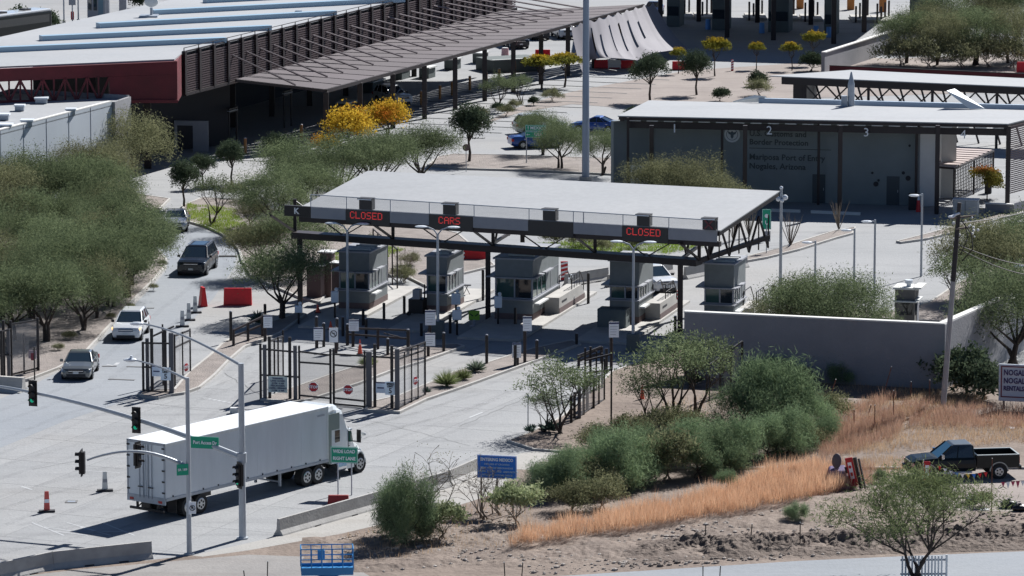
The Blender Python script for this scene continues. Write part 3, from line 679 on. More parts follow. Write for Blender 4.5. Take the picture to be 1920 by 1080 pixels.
# ocotillos: bundles of bare rods
for u, v, h, lb in [(1482,462,2.6,'ocotillo of bare upright canes behind the camera pole'),(1573,432,2.3,'thin ocotillo on the gravel island before the customs shelter'),(1375,452,2.4,'ocotillo canes under the right roof corner'),(1405,445,2.6,'ocotillo canes beside the green hanging sign')]:
    o = thing('ocotillo', lb, 'shrub', P(u, v)+Vector((0,0,.1))); b = MB(); rg = random.Random(u)
    for _ in range(14):
        a = rg.random()*6.28; t = rg.uniform(.1,.5); q = Vector((math.cos(a)*t, math.sin(a)*t, 1))*h*rg.uniform(.7,1)
        b.path([(0,0,-.1), q*.5+Vector((rg.uniform(-.1,.1), rg.uniform(-.1,.1), .05)), q], [.03,.028,.012], 5)
    obj('cane', b, TWIG, o)
# grasses (uncountable)
def grass(name, regions, dens, ht, wd, m, label, seed=1, z=.05, lean=.25):
    rng = np.random.default_rng(seed); C = []; D = []; T = []; Ls = []
    for pp in regions:
        pts = [P(u, v) for u, v in pp]; xs = [p.x for p in pts]; ys = [p.y for p in pts]
        area = abs(sum(pts[i].x*pts[(i+1) % len(pts)].y-pts[(i+1) % len(pts)].x*pts[i].y for i in range(len(pts))))/2
        n = int(area*dens); c = 0; tries = 0
        while c < n and tries < n*6:
            tries += 1
            x = rng.uniform(min(xs), max(xs)); y = rng.uniform(min(ys), max(ys)); ins = False; j = len(pts)-1
            for i in range(len(pts)):
                if (pts[i].y > y) != (pts[j].y > y) and x < (pts[j].x-pts[i].x)*(y-pts[i].y)/(pts[j].y-pts[i].y)+pts[i].x: ins = not ins
                j = i
            if not ins: continue
            nz = noise.noise(Vector((x*.9, y*.9, seed)))
            if nz < -.28 and rng.random() < .8: continue
            c += 1; d = np.array([rng.normal()*lean, rng.normal()*lean, 1.0]); d /= np.linalg.norm(d); l = ht*rng.uniform(.5,1.15)*(1+.55*nz)
            C.append(np.array([x, y, z])+d*l/2); D.append(d); T.append(.5+.5*nz*.8+rng.uniform(-.25,.25)); Ls.append(l)
    n = len(C); me = leaves_mesh(name, np.array(C), np.array(D), np.array(Ls), np.full(n, wd), np.array(T), m)
    o = bpy.data.objects.new(name, me); S.collection.objects.link(o); tag(o, label, 'grass', kind='stuff'); return o
OG = [[(950,1036),(1060,1018),(1180,1002),(1280,984),(1370,972),(1450,955),(1530,940),(1610,915),(1590,905),(1530,880),(1440,895),(1380,925),(1280,952),(1173,970),(1073,995),(985,1012)]]
grass('orange_grass', OG, 210, 1.0, .016, L_GRASS, 'long drift of orange dry grass along the bank', 3, z=.16)
grass('red_grass', [[(1400,935),(1530,938),(1640,912),(1640,880),(1530,870),(1440,905)],[(1540,870),(1680,830),(1700,790),(1600,800),(1530,830)],[(1700,806),(2000,812),(2000,770),(1720,772)],[(1560,800),(1700,765),(1760,760),(1640,815),(1570,830)],[(1540,790),(1640,755),(1700,740),(1650,770),(1560,800)]], 110, .72, .016, L_RED, 'reddish dry grass round the junk heap and beyond the pickup', 5)
grass('blond_grass', [[(1600,920),(1700,890),(1700,865),(1640,860),(1560,880)],[(1530,800),(1700,770),(1900,790),(2000,800),(2000,830),(1700,850),(1600,860),(1540,850)],[(1560,770),(1700,735),(1850,740),(1850,770),(1640,790)],[(1150,985),(1330,955),(1330,945),(1170,970)]], 90, .42, .015, L_BLD, 'blond dry grass on the bank behind the pickup', 7)
grass('green_grass', [[(350,415),(470,465),(480,450),(440,395),(350,385)],[(600,520),(700,500),(760,470),(700,460),(600,480)],[(1000,480),(1250,478),(1330,462),(1250,450),(1000,460)]], 150, .26, .03, L_GGR, 'patchy green weeds on the verges behind the booths', 9)
grass('dry_weeds', [[(1000,880),(1300,880),(1540,870),(1540,740),(1300,740),(1180,790)],[(640,1010),(860,960),(1000,900),(1000,1020),(700,1060)],[(1540,745),(1880,730),(1880,700),(1300,720)]], 14, .35, .02, L_BLD, 'thin dry weeds between the bushes', 11)
# stones and clods
def stones(name, regions, dens, r0, r1, m, label, seed):
    rng = random.Random(seed); b = MB()
    for pp in regions:
        pts = [P(u, v) for u, v in pp]; x0 = min(p.x for p in pts); x1 = max(p.x for p in pts); y0 = min(p.y for p in pts); y1 = max(p.y for p in pts)
        area = (x1-x0)*(y1-y0)
        for _ in range(int(area*dens)):
            x = rng.uniform(x0,x1); y = rng.uniform(y0,y1); ins = False; j = len(pts)-1
            for i in range(len(pts)):
                if (pts[i].y > y) != (pts[j].y > y) and x < (pts[j].x-pts[i].x)*(y-pts[i].y)/(pts[j].y-pts[i].y)+pts[i].x: ins = not ins
                j = i
            if not ins: continue
            r = r0+(r1-r0)*rng.random()**3; b.ball((x, y, r*.3), r, (rng.uniform(.7,1.4), rng.uniform(.7,1.3), rng.uniform(.5,.9)), 5, 3)
    o = obj(name, b, m); return tag(o, label, 'stones', kind='stuff')
ROCK = mat('rock', (.24,.20,.175), .95, col2=(.42,.38,.34), vscale=.9)
CLOD = mat('clod', (.14,.115,.10), .95, col2=(.26,.22,.185), vscale=.7)
stones('loose_stones', [[(640,1005),(860,965),(960,950),(1000,1000),(950,1050),(700,1075),(600,1070)],[(950,1045),(1500,950),(1600,940),(1700,1035),(1300,1060),(1000,1080)]], 9, .03, .15, ROCK, 'loose pale stones scattered over the foreground slope', 2)
stones('dirt_clods', [[(1150,1050),(1280,1022),(1500,1005),(1640,995),(1690,1030),(1300,1058),(1150,1070)],[(1700,975),(1960,955),(1960,1020),(1720,1035)]], 9, .03, .16, CLOD, 'heaped dark clods of earth along the ditch', 4)
stones('gravel_stones', [[(110,695),(213,610),(257,563),(310,505),(290,480),(200,520),(60,640)],[(800,722),(1000,683),(900,700)],[(350,700),(430,650),(430,675),(370,735)]], 5, .03, .09, ROCK, 'small stones on the gravel beds', 6)
# low earth bank by the ditch
bk = MB(); N1, N2 = 300, 50
for i in range(N1+1):
    for j in range(N2+1):
        u = 1130+i*850/N1; t = j/N2; va = 1056-(u-1130)*.03; vb = 1016-(u-1130)*.045
        q = P(u, va+(vb-va)*t); h = math.sin(math.pi*t)*min(1, i/60)*(.42+.45*noise.noise(Vector((q.x*.5, q.y*.6, 3)))+.22*noise.noise(Vector((q.x*2.3, q.y*2.3, 7)))+.13*noise.noise(Vector((q.x*5.5, q.y*5.5, 9))))
        bk.v.append((q.x, q.y, max(0, h)+(-.02 if t in (0, 1) else .006)))
for i in range(N1):
    for j in range(N2): a = i*(N2+1)+j; bk.f.append((a, a+N2+1, a+N2+2, a+1))
struct('earth_bank', bk, ground_mat('bank_dirt', (.095,.07,.056), (.17,.13,.105), (.05,.037,.03), big=.9, streak=(.7,.9,.9), bump=1, bscale=5, st=.7), 'low uneven earth bank between the slope and the asphalt road')

rs = MB(); N1, N2 = 330, 60
for i in range(N1+1):
    for j in range(N2+1):
        u = 560+i*1130/N1; t = j/N2; va = 1078-(u-560)*.03; vb = 1008-(u-560)*.095+ (0 if u > 700 else 0)
        q = P(u, va+(vb-va)*t); e = min(1, i/12, (N1-i)/12, j/6, (N2-j)/6)
        h = .03+.34*max(0, noise.noise(Vector((q.x*.35, q.y*.25, 5)))+.1)+.10*noise.noise(Vector((q.x*1.4, q.y*1.1, 2)))+.05*noise.noise(Vector((q.x*4.2, q.y*3.6, 8)))
        rs.v.append((q.x, q.y, max(-.02, h*e-.02*(1-e))))
for i in range(N1):
    for j in range(N2): a = i*(N2+1)+j; rs.f.append((a, a+N2+1, a+N2+2, a+1))
struct('rough_slope', rs, DIRT, 'uneven stony slope between the sidewalk and the ditch')
# ------------------------------------------------------------ structures
def V3(p, z): return Vector((p[0], p[1], z))
def on_line(A, B, u):
    lo, hi = -.6, 1.6
    for _ in range(40):
        m = (lo+hi)/2
        if proj(A.lerp(B, m))[0] < u: lo = m
        else: hi = m
    return A.lerp(B, lo)
# --- lane canopy
def zfor(p, v):
    lo, hi = 0, 20
    for _ in range(40):
        m = (lo+hi)/2
        if proj((p.x,p.y,m))[1] > v: lo = m
        else: hi = m
    return lo
kc = thing('lane_canopy', 'white flat roof over the inspection booths with K sign and red LED lane boards', 'canopy', P(915,598))
ZR = 7.35; ZB = 6.63
ZRB = 8.45; FL, FR, BR, BL = P(567,386,ZR), P(1351,432,ZR), P(1462,358,ZRB), P(690,320,ZRB)
obj('roof', MB().slab([FL,FR,BR,BL], .07), ROOF, kc, W=True)
def shr(p, k, dz):
    c = (FL+FR+BR+BL)/4; q = p+(c-p).normalized()*k; q.z += dz; return q
obj('roof_frame', MB().slab([shr(p, .08, -.075) for p in (FL,FR,BR,BL)], .3), BROWN, kc, W=True)
_e = (FR-FL).normalized(); _n = Vector((_e.y,-_e.x,0)); A = V3(FL+_e*.55+_n*.16, ZB); B = V3(FR-_e*.2+_n*.16, ZB); fd = (B-A).normalized(); fn = Vector((fd.y,-fd.x,0))
def fseg(u0, u1, z0, z1, off, th, b=None):
    b = b or MB(); a = on_line(A,B,u0)+fn*off; c = on_line(A,B,u1)+fn*off; n = -fn*th
    q = [a,c,c+n,a+n]; return b.hexa([V3(p,z0) for p in q],[V3(p,z1) for p in q])
obj('front_beam', fseg(560,1349,ZB-.32,ZB+.0,-.02,.35), BROWN, kc, W=True)
kb = obj('letter_board', fseg(533,582,ZB+.02,ZB+.72,.0,.25), BLACK, kc, W=True)
frz = math.atan2(fd.y, fd.x)
def ftext(s, u, z, size, m, off=.02, par=kc, name='lettering', **kw):
    p = on_line(A,B,u)+fn*off; L0 = p-Vector(kc.location); return text(s, size, m, par, (L0.x, L0.y, z), name, rz=frz, **kw)
ftext('K', 556, ZB+.37, .55, WHITE, bold=.015)
for u0, u1 in ((583,649),(731,805),(887,991),(1075,1167),(1253,1345)):
    obj('fascia_panel', fseg(u0+.5,u1-.5,ZB-.02,ZB+.72,.04,.08), PANELG, kc, W=True)
FONT = dict(C=('01110','10001','10000','10000','10000','10001','01110'), L=('10000',)*6+('11111',), O=('01110',)+('10001',)*5+('01110',),
 S=('01111','10000','10000','01110','00001','00001','11110'), E=('11111','10000','10000','11110','10000','10000','11111'),
 D=('11110',)+('10001',)*5+('11110',), A=('01110','10001','10001','11111','10001','10001','10001'), R=('11110','10001','10001','11110','10100','10010','10001'))
def led(s, uc, z):
    px = .066; b = MB(); W_ = len(s)*6*px-px; c = on_line(A,B,uc)+fn*.07
    for i, ch in enumerate(s):
        for r, row in enumerate(FONT[ch]):
            for q, bit in enumerate(row):
                if bit == '1':
                    p = c+fd*(-W_/2+(i*6+q)*px); zz = z+(3.5-r)*px
                    a = p-fd*.025; d = p+fd*.025; n = -fn*.04
                    b.hexa([V3(v_,zz-.025) for v_ in (a,d,d+n,a+n)],[V3(v_,zz+.025) for v_ in (a,d,d+n,a+n)])
    return b
for u0, u1, s, uc, lb in ((649,731,'CLOSED',688,'first'),(805,887,'CARS',844,'cars'),(991,1075,None,0,''),(1167,1253,'CLOSED',1208,'')):
    bd = obj('lane_board', fseg(u0,u1,ZB-.25,ZB+.70,.05,.22), SCREEN, kc, W=True)
    if s: obj('led_lettering', led(s, uc, ZB+.32), LED, bd, W=True)
# railing above the fascia
rb = MB(); rb.bar(on_line(A,B,583)+V3((0,0),1.52)+fn*.0, on_line(A,B,1345)+V3((0,0),1.36), .06, .06)
def railz(u): return ZB+1.52-(u-583)/762*.16
for u in (583,650,732,805,889,992,1075,1094,1168,1254,1345):
    p = on_line(A,B,u); rb.tube(V3(p,ZB+.7), V3(p,railz(u)), .035, n=6)
obj('railing', rb, GALV, kc, W=True)
us = [583,650,732,805,889,992,1075,1168,1254,1345]
for a_, b_ in zip(us[:-1], us[1:]):
    q0 = on_line(A,B,a_+1.5); q1 = on_line(A,B,b_-1.5); m_ = MB()
    m_.add([V3(q0,ZB+.74),V3(q1,ZB+.74),V3(q1,railz(b_)-.04),V3(q0,railz(a_)-.04)],[(0,1,2,3)])
    obj('mesh_panel', m_, MESH, kc, W=True)
for uc in (689,846,1033,1209,1332):
    b = fseg(uc-12,uc+12,ZB+.78,ZB+1.5,.3,.5)
    bx = obj('signal_box', b, SCREEN, kc, W=True)
    h = fseg(uc-14,uc+12,ZB+1.5,ZB+1.54,.42,.66); obj('hood', h, BLACK, bx, W=True)
    obj('hood_edge', fseg(uc-14,uc+12,ZB+1.43,ZB+1.5,.43,.03), LAMPW, bx, W=True)
    if uc == 1332:
        m_ = MB(); c = on_line(A,B,uc)+fn*.33
        for sg in (-1,1): m_.bar(V3(c-fd*.27,ZB+1.12-.27*sg), V3(c+fd*.27,ZB+1.12+.27*sg), .03, .09)
        obj('red_cross', m_, mat('led_cross', (.16,.03,.04), .5), bx, W=True)
# posts and trusses
PF = [P(563,571), P(915,598), P(1275,625)]; dv = Vector((math.cos(R(75)), math.sin(R(75)), 0))*8.8
for p in PF: obj('post', MB().box(p.x-.17,p.y-.17,0,p.x+.17,p.y+.17,4.6), BROWN, kc, W=True)
PBk = [p+dv for p in PF]
for p in PBk[1:]: obj('post', MB().box(p.x-.15,p.y-.15,0,p.x+.15,p.y+.15,7.6), BROWN, kc, W=True)
d0 = (PF[2]-PF[0]).normalized(); a = PF[0]-d0*.35; c = PF[2]+d0*1.3
obj('lower_chord', MB().bar(V3(a,4.72), V3(c,4.72), 1.1, .42), BROWN, kc, W=True)
obj('lower_chord', MB().bar(V3(c,4.72)-d0*.2, V3(c+V3(BR-c,0)*.86,zfor(BR,436)-.15), .28, .28), BROWN, kc, W=True)
br = MB(); N = 9
for i in range(N):
    p = a.lerp(c, i/(N-1)); up = V3(p, 7.1); 
    if i % 2 == 0: br.bar(V3(p,4.8), up, .22, .22); br.bar(V3(p,4.9), V3(p-dv.normalized()*3.6+Vector((-.5,0,0)),6.5), .13, .13)
    if i < N-1:
        q = a.lerp(c, (i+1)/(N-1)); br.bar(V3(p,4.85 if i%2 else 7.0), V3(q,7.0 if i%2 else 4.85), .07, .07)
for p in PF[1:]:
    for k in range(5):
        s0 = p+dv*(k/5); s1 = p+dv*((k+1)/5); br.bar(V3(s0,4.8 if k%2 else 7.0), V3(s1,7.0 if k%2 else 4.8), .12,.12)
    br.bar(V3(p,4.8), V3(p+dv,5.0), .16,.2); br.bar(V3(p,6.95)-dv*.3, V3(p+dv,6.95)+dv*.1, .2,.25)
e0 = c+Vector((0,0,0)); ev = V3(BR-c,0)*.86; zC = zfor(BR,436)
for k in range(7):
    s0 = e0+ev*(k/7); s1 = e0+ev*((k+1)/7)
    br.bar(V3(s0,4.75 if k%2 else 7.0), V3(s1,7.0 if k%2 else 4.85), .11,.11); br.bar(V3(s1,4.8), V3(s1,7.0), .09,.09)
obj('truss_web', br, BROWN, kc, W=True)
# --- lane booths
def booth(u, v, wd, dp, h, label, ramp=0, brown=0, win=(1.25,2.45), first=False):
    o = thing('inspection_booth', label, 'booth', P(u,v)+Vector((0,0,.16)), R(-15), 'inspection booths under the lane canopy')
    z0, z1 = win
    obj('base', MB().box(0,0,0,wd,dp,z0-.05), BOOTH, o)
    obj('brown_skirt', MB().box(-.02,-.02,0,wd+.02,dp+.02,.4), BOOTHB, o)
    obj('sill', MB().box(-.25,-.3,z0-.05,wd+.1,dp+.06,z0+.02), PANELG, o)
    fr = MB()
    for x in (0, wd*.5, wd-.1): fr.box(x,0,z0+.02,x+.1,.1,z1)
    for y in (dp*.18,dp*.34,dp*.52,dp*.7,dp-.1): fr.box(wd-.1,y,z0+.02,wd,y+.1,z1)
    for y in (dp*.3,dp*.7): fr.box(0,y,z0+.02,.1,y+.1,z1)
    fr.box(0,0,z0+.02,wd,.1,z0+.1).box(0,0,z1-.08,wd,.1,z1).box(wd-.1,0,z0+.02,wd,dp,z0+.1).box(wd-.1,0,z1-.08,wd,dp,z1).box(0,0,z0+.02,.1,dp,z0+.1).box(0,0,z1-.08,.1,dp,z1); fro = obj('window_frame', fr, PANELG, o); fro['kind'] = 'stuff'
    obj('window', MB().box(.1,.03,z0+.02,wd*.5,.06,z1), GLASSG, o); obj('window', MB().box(wd*.5+.1,.03,z0+.02,wd-.1,.06,z1), GLASS, o)
    obj('window', MB().box(wd-.06,.1,z0+.02,wd-.03,dp*.52,z1), GLASSG, o); obj('wall_panel', MB().box(wd-.06,dp*.52,z0+.02,wd-.02,dp,z1), BOOTH, o)
    obj('window', MB().box(.03,.1,z0+.02,.06,dp-.1,z1), GLASS, o)
    obj('interior_partition', MB().box(.3,dp*.55,z0,wd-.3,dp*.58,z1), BOOTHB, o)
    obj('window_hood', MB().box(-.55,-.15,z1,.0,dp*.6,z1+.09).box(0,-.3,z1,wd+.2,0,z1+.07).box(wd,-.1,z1,wd+.28,dp*.3,z1+.08).box(wd,dp*.36,z1,wd+.28,dp*.66,z1+.08), PANELG, o)
    obj('upper_wall', MB().box(0,0,z1,wd,dp,h), BOOTH, o)
    obj('roof_edge', MB().box(-.12,-.12,h,wd+.12,dp+.12,h+.1), PANELG, o)
    hx = MB()
    for k in range(4): hx.box(wd*.25,dp*(.14+.19*k),h+.1,wd*.95,dp*(.14+.19*k)+.16,h+.2)
    obj('roof_vent', hx, OFFW, o)
    obj('counter', MB().box(wd,dp*.06,.95,wd+.35,dp*.42,1.05), OFFW, o)
    if ramp:
        r = MB(); y0, y1 = dp*.45, dp+ramp
        r.add([(wd,y0,0),(wd+1.0,y0,0),(wd+1.0,y1,0),(wd,y1,0),(wd,y0,1.05),(wd+1.0,y0,1.05),(wd+1.0,y1-1.2,1.05),(wd,y1-1.2,1.05),(wd,y1,.15),(wd+1.0,y1,.15)],[(0,4,5,1),(4,7,6,5),(7,8,9,6),(1,5,6,9,2),(3,8,7,4,0),(2,9,8,3)])
        rp = obj('ramp', r, KERB, o); obj('slot', MB().box(wd+1.0,y0+.7,.6,wd+1.01,y0+2.0,.75), INK, rp); obj('ramp_skirt', MB().box(wd+1.0,y0,0,wd+1.02,y1-.3,.35), BOOTHB, rp)
        hr = MB(); pts = [(wd+.9,y1-3.4,1.05),(wd+.9,y1-3.4,1.95),(wd+.9,y1-1.2,1.95),(wd+.9,y1-.2,1.1),(wd+.9,y1-.2,.15)]
        hr.path(pts, .035, 6); hr.path([(q[0]-.85,q[1],q[2]) for q in pts], .035, 6)
        for y in (y1-2.7,y1-2.0,y1-1.3): hr.tube((wd+.9,y,1.05),(wd+.9,y,1.95),.02,n=5)
        hr.tube((wd+.9,y1-3.4,1.5),(wd+.9,y1-1.2,1.5),.02,n=5); obj('handrail', hr, BLACK, rp)
    i_ = obj('booth_island', MB().box(-.45,-7.5,-.16,wd+(1.15 if ramp else .5),dp+6,0), KERB, o)
    return o
booth(636,582,2.1,4.2,3.75,'leftmost inspection booth, with a yellow coat in its front window')
booth(800,588,1.4,4.1,3.65,'narrow inspection booth below the CARS lane board')
booth(928,602,2.55,6.8,3.95,'widest inspection booth, with two rows of front windows and a railed ramp', ramp=3.4, win=(1.35,2.75))
booth(1143,608,1.95,4.0,4.0,'inspection booth below the right CLOSED board, beside the white SUV', ramp=3.2, win=(1.5,2.4))
booth(1320,617,1.95,3.6,4.1,'rightmost inspection booth, standing beyond the retaining wall', ramp=2.6, win=(1.5,2.55))
# equipment islands carry plain front blocks
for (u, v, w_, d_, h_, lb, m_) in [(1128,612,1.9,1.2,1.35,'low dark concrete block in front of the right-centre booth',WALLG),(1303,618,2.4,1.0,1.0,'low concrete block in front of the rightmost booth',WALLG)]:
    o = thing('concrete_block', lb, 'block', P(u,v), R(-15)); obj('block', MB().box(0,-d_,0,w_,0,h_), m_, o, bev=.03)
o = thing('yellow_coat', 'yellow coat hanging inside the leftmost booth window', 'coat', P(663,578), R(-15))
obj('coat', MB().hexa([(0,-.2,1.35),(.45,-.2,1.35),(.45,-.08,1.35),(0,-.08,1.35)],[(.08,-.2,2.35),(.38,-.2,2.35),(.38,-.1,2.35),(.08,-.1,2.35)]).box(-.06,-.2,1.5,.06,-.08,2.2), mat('coat_yellow',(.42,.26,.04),.8), o, bev=.04)
# kiosks left of the first booth
for u, v, w_, h_, lb in [(600,556,.8,3.0,'tall brown cabinet left of the first booth'),(622,566,.7,2.6,'shorter brown cabinet beside the first booth'),(575,560,1.0,2.2,'small roofed kiosk behind the left canopy post')]:
    o = thing('cabinet', lb, 'cabinet', P(u,v), R(-15)); obj('body', MB().box(0,0,0,w_,.9,h_), BOOTHB, o, bev=.03); obj('cap', MB().box(-.12,-.12,h_,w_+.15,1.0,h_+.08), OFFW, o)
o = thing('dark_fence', 'dark steel fence behind the first booth', 'fence', P(728,545)); b = MB()
fA = P(700,505); fB = P(745,545)
for k in range(6): q = fA.lerp(fB, k/5); obj('picket', MB().tube(q,(q.x,q.y,2.9),.05,n=6), BROWN, o, W=True)
obj('rail', MB().bar(V3(fA,2.85),V3(fB,2.85),.06,.08), BROWN, o, W=True); obj('rail', MB().bar(V3(fA,.6),V3(fB,.6),.06,.08), BROWN, o, W=True)
# --- retaining wall
rw = thing('retaining_wall', 'long grey retaining wall with pale coping, in shade, turning uphill at right', 'wall', P(1283,708))
w0 = P(1283,586,4); w1 = P(1772,609,4); w2 = P(1897,553,4); w3 = P(1897,563,3.6); w4 = P(2040,492,3.6)
obj('wall_face', MB().wall(w0,w1,0,4,4,.35), STUC, rw, W=True); obj('wall_face', MB().wall(w1,w2,0,4,4,.35), STUC, rw, W=True); obj('wall_face', MB().wall(w3,w4,0,3.6,3.6,.35), STUC, rw, W=True)
def cop(a, b, z, e=.05):
    d = (b-a).normalized(); n = Vector((-d.y,d.x,0)); return MB().wall(a-n*e-d*.02, b-n*e, z+.003, z+.09, z+.09, .35+2*e)
obj('coping', cop(w0,w1,4), COPING, rw, W=True); obj('coping', cop(w1+Vector((.02,.3,0)),w2,4), COPING, rw, W=True); obj('coping', cop(w3,w4,3.6), COPING, rw, W=True)
# --- guard shack
gs = thing('guard_shack', 'small brown guard shack with flat white roof and roof fan beyond the retaining wall', 'hut', P(1677,618), R(-15))
obj('wall_panel', MB().box(0,0,0,1.3,1.5,2.65), mat('shack_wall',(.16,.15,.14),.8,var=.15), gs); obj('window', MB().box(.15,-.03,1.0,1.15,0,1.8), GLASS, gs); obj('window', MB().box(1.3,.2,1.0,1.33,.7,1.9), GLASS, gs)
obj('door', MB().box(1.3,.8,.1,1.34,1.4,2.1), PANELG, gs); obj('hood', MB().box(-.05,-.35,1.85,1.6,-.02,1.93).box(1.33,-.1,1.95,1.6,1.4,2.03), OFFW, gs)
obj('roof', MB().box(-.12,-.12,2.65,1.55,1.65,2.78).box(1.2,-.2,2.74,1.75,1.9,2.84), COPING, gs); obj('roof_fan', MB().tube((.8,.6,2.78),(.8,.6,2.98),.16,n=10).tube((.8,.6,2.98),(.8,.6,3.2),.26,n=12), LAMPW, gs)
# --- customs building with its own canopy
cb = thing('customs_shelter', 'customs shelter with long white roof, numbered bays 1 to 4 and lettered grey wall', 'building', P(1300,372))
ZC = 6.9
c0, c1, c2, c3 = P(1158,217,ZC), P(1890,232,ZC), P(1990,208,ZC), P(1217,188,ZC)
obj('roof', MB().slab([c0,c1,c2,c3], .08), ROOF, cb, W=True)
ed = (c1-c0).normalized(); en = Vector((ed.y,-ed.x,0))
def eseg(u0,u1,z0,z1,off,th): 
    a = on_line(c0,c1,u0)+en*off; c = on_line(c0,c1,u1)+en*off; n = -en*th; q = [a,c,c+n,a+n]
    return MB().hexa([V3(p,z0) for p in q],[V3(p,z1) for p in q])
obj('fascia_beam', eseg(1160,1888,ZC-.32,ZC-.085,-.05,.25), BROWN, cb, W=True); obj('fascia_beam', eseg(1175,1888,ZC-1.0,ZC-.5,-.6,.3), BROWN, cb, W=True)
for i in range(22):
    u0 = 1178+i*32.5; obj('light_strip', eseg(u0,u0+21,ZC-.46,ZC-.40,-.55,.12), LAMPW, cb, W=True)
obj('side_beam', MB().bar(V3(c0,ZC-.25)+ed*.3, V3(c3,ZC-.25), .25,.34).bar(V3(c1,ZC-.25)-ed*.2, V3(c2,ZC-.25), .25,.34), BROWN, cb, W=True)
W0 = P(1228,372); W1 = P(1722,386); wd_ = (W1-W0).normalized(); wn = Vector((wd_.y,-wd_.x,0)); wrz = math.atan2(wd_.y, wd_.x)
obj('wall', MB().wall(W0,W1,0,6.5,6.5,.4), WALLC, cb, W=True)
wp = MB().wall(P(1150,378),W0,0,6.3,6.3,.4); obj('wall', wp, WALLC, cb, W=True)
def wl(u, z, off=.02):
    p = on_line(W0,W1,u)+wn*off-Vector(cb.location); return (p.x,p.y,z)
def wz(u, v):
    p = on_line(W0,W1,u); lo, hi = 0, 12
    for _ in range(30):
        m = (lo+hi)/2
        if proj((p.x,p.y,m))[1] > v: lo = m
        else: hi = m
    return lo
DKL = mat('wall_lettering',(.06,.07,.07),.7)
for s, u, v, sz in (('U.S. Customs and',1404,250,.62),('Border Protection',1404,266,.62),('Mariposa Port of Entry',1404,294,.64),('Nogales, Arizona',1404,311,.64)):
    text(s, sz, DKL, cb, wl(u, wz(u,v)), align='LEFT', rz=wrz, sx=1.0, bold=.012)
q = wl(1404, wz(1404,278)); obj('rule_line', MB().box(0,0,0,6.4,.03,.05, Matrix.Translation(Vector(q)) @ Matrix.Rotation(wrz,4,'Z')), DKL, cb)
sl_ = Vector(wl(1372, wz(1372,252), .03)); sm_ = Matrix.Translation(sl_) @ Matrix.Rotation(wrz,4,'Z')
seal = obj('seal', MB().disc(sl_, .62, wn, 28, .03), mat('seal_pale',(.55,.58,.60),.6), cb)
rg_ = MB()
for k in range(28):
    t0, t1 = 2*math.pi*k/28, 2*math.pi*(k+1)/28
    rg_.add([(r*math.cos(t),-.04,r*math.sin(t)) for t,r in ((t0,.42),(t1,.42),(t1,.46),(t0,.46))],[(0,1,2,3)], sm_)
rg_.add([(x*.36,-.045,z*.36) for x,z in ((-1,.75),(-.35,.45),(0,.8),(.35,.45),(1,.75),(.75,.1),(.35,-.05),(.3,-.6),(0,-.95),(-.3,-.6),(-.35,-.05),(-.75,.1))],[tuple(range(12))], sm_)
obj('eagle_emblem', rg_, mat('seal_dark',(.07,.10,.13),.6), seal)
for n_, u in (('1',1264),('2',1442),('3',1624),('4',1806)):
    p = on_line(c0,c1,u)-en*.25-Vector(cb.location); text(n_, .95, WHITE, cb, (p.x,p.y,ZC-.95), 'bay_number', rz=math.atan2(ed.y,ed.x), bold=0, th=.03)
for u in (1221,1396,1574,1756):
    p = P(u,401); obj('post', MB().box(p.x-.16,p.y-.16,0,p.x+.16,p.y+.16,ZC-.1), BROWN, cb, W=True)
for u in (1177,1353,1534,1717):
    p = P(u,384 if u<1700 else 388); obj('post', MB().box(p.x-.10,p.y-.10,0,p.x+.10,p.y+.10,ZC-.1), BROWN, cb, W=True)
for u, v0, v1 in ((1535,313,372),(1674,319,376)):
    p = Matrix.Translation(Vector(wl(u,0,.03))) @ Matrix.Rotation(wrz,4,'Z'); dr = obj('door', MB().box(-.5,0,0,.5,.05,2.25,p), mat('door_dark',(.04,.055,.065),.5), cb); obj('handle', MB().box(.35,-.06,1.0,.4,0,1.2,p), GALV, dr)
for u, v, r in ((1704,273,.1),(1635,324,.1),(1647,338,.1),(1642,345,.2),(1693,324,.13),(1702,334,.2)):
    obj('wall_vent', MB().disc(Vector(wl(u,wz(u,v),.01)), r, wn, 12,.05), INK, cb)
obj('white_door', MB().wall(P(1182,381),P(1214,382),.3,3.0,3.0,.1), OFFW, cb, W=True)
wg = MB(); a_ = P(1724,388); b_ = P(1760,352); wg.wall(a_, P(1752,386), 0,6.3,6.3,.5); obj('wing_wall', wg, mat('pale_wall',(.55,.55,.54),.85,var=.06), cb, W=True)
obj('wing_wall', MB().wall(P(1764,372),P(1792,371),0,6.0,6.0,.4), MATS['pale_wall'], cb, W=True)
# parapet behind the roof, vents, white panel, bracket
pA = V3(c3,0)+ed*8.2; obj('parapet', MB().wall(V3(c3.lerp(c2,.27),0)+Vector((0,.3,0)), V3(c2,0)+Vector((0,.3,0)), 6.7,7.25,7.25,.4), mat('parapet_shade_blue',(.30,.38,.48),.7), cb, W=True)  # blue of the parapet's shaded face is put into its base colour
vs_ = on_line(c3,c2,1595)+Vector((0,-.3,0)); vt = obj('vent_stack', MB().tube(V3(vs_,6.9),V3(vs_,8.6),.27,n=12).tube(V3(vs_,8.6),V3(vs_,9.6),.27,.05,n=12).box(vs_.x-.75,vs_.y-.2,6.9,vs_.x-.3,vs_.y+.3,7.7), GALV, cb, W=True)
p0 = P(1775,170,8.3); p1 = P(1790,166,8.3); p2 = P(1846,203,7.0); p3 = P(1818,203,7.0)
obj('tilted_panel', MB().slab([p0,p3,p2,p1], .06), ROOFB, cb, W=True)
p0 = P(1374,190,6.95); p1 = P(1415,178,7.5); p2 = P(1436,181,7.4); p3 = P(1425,190,6.95)
obj('roof_hatch', MB().slab([p0,p3,p2,p1], .05), ROOFB, cb, W=True)
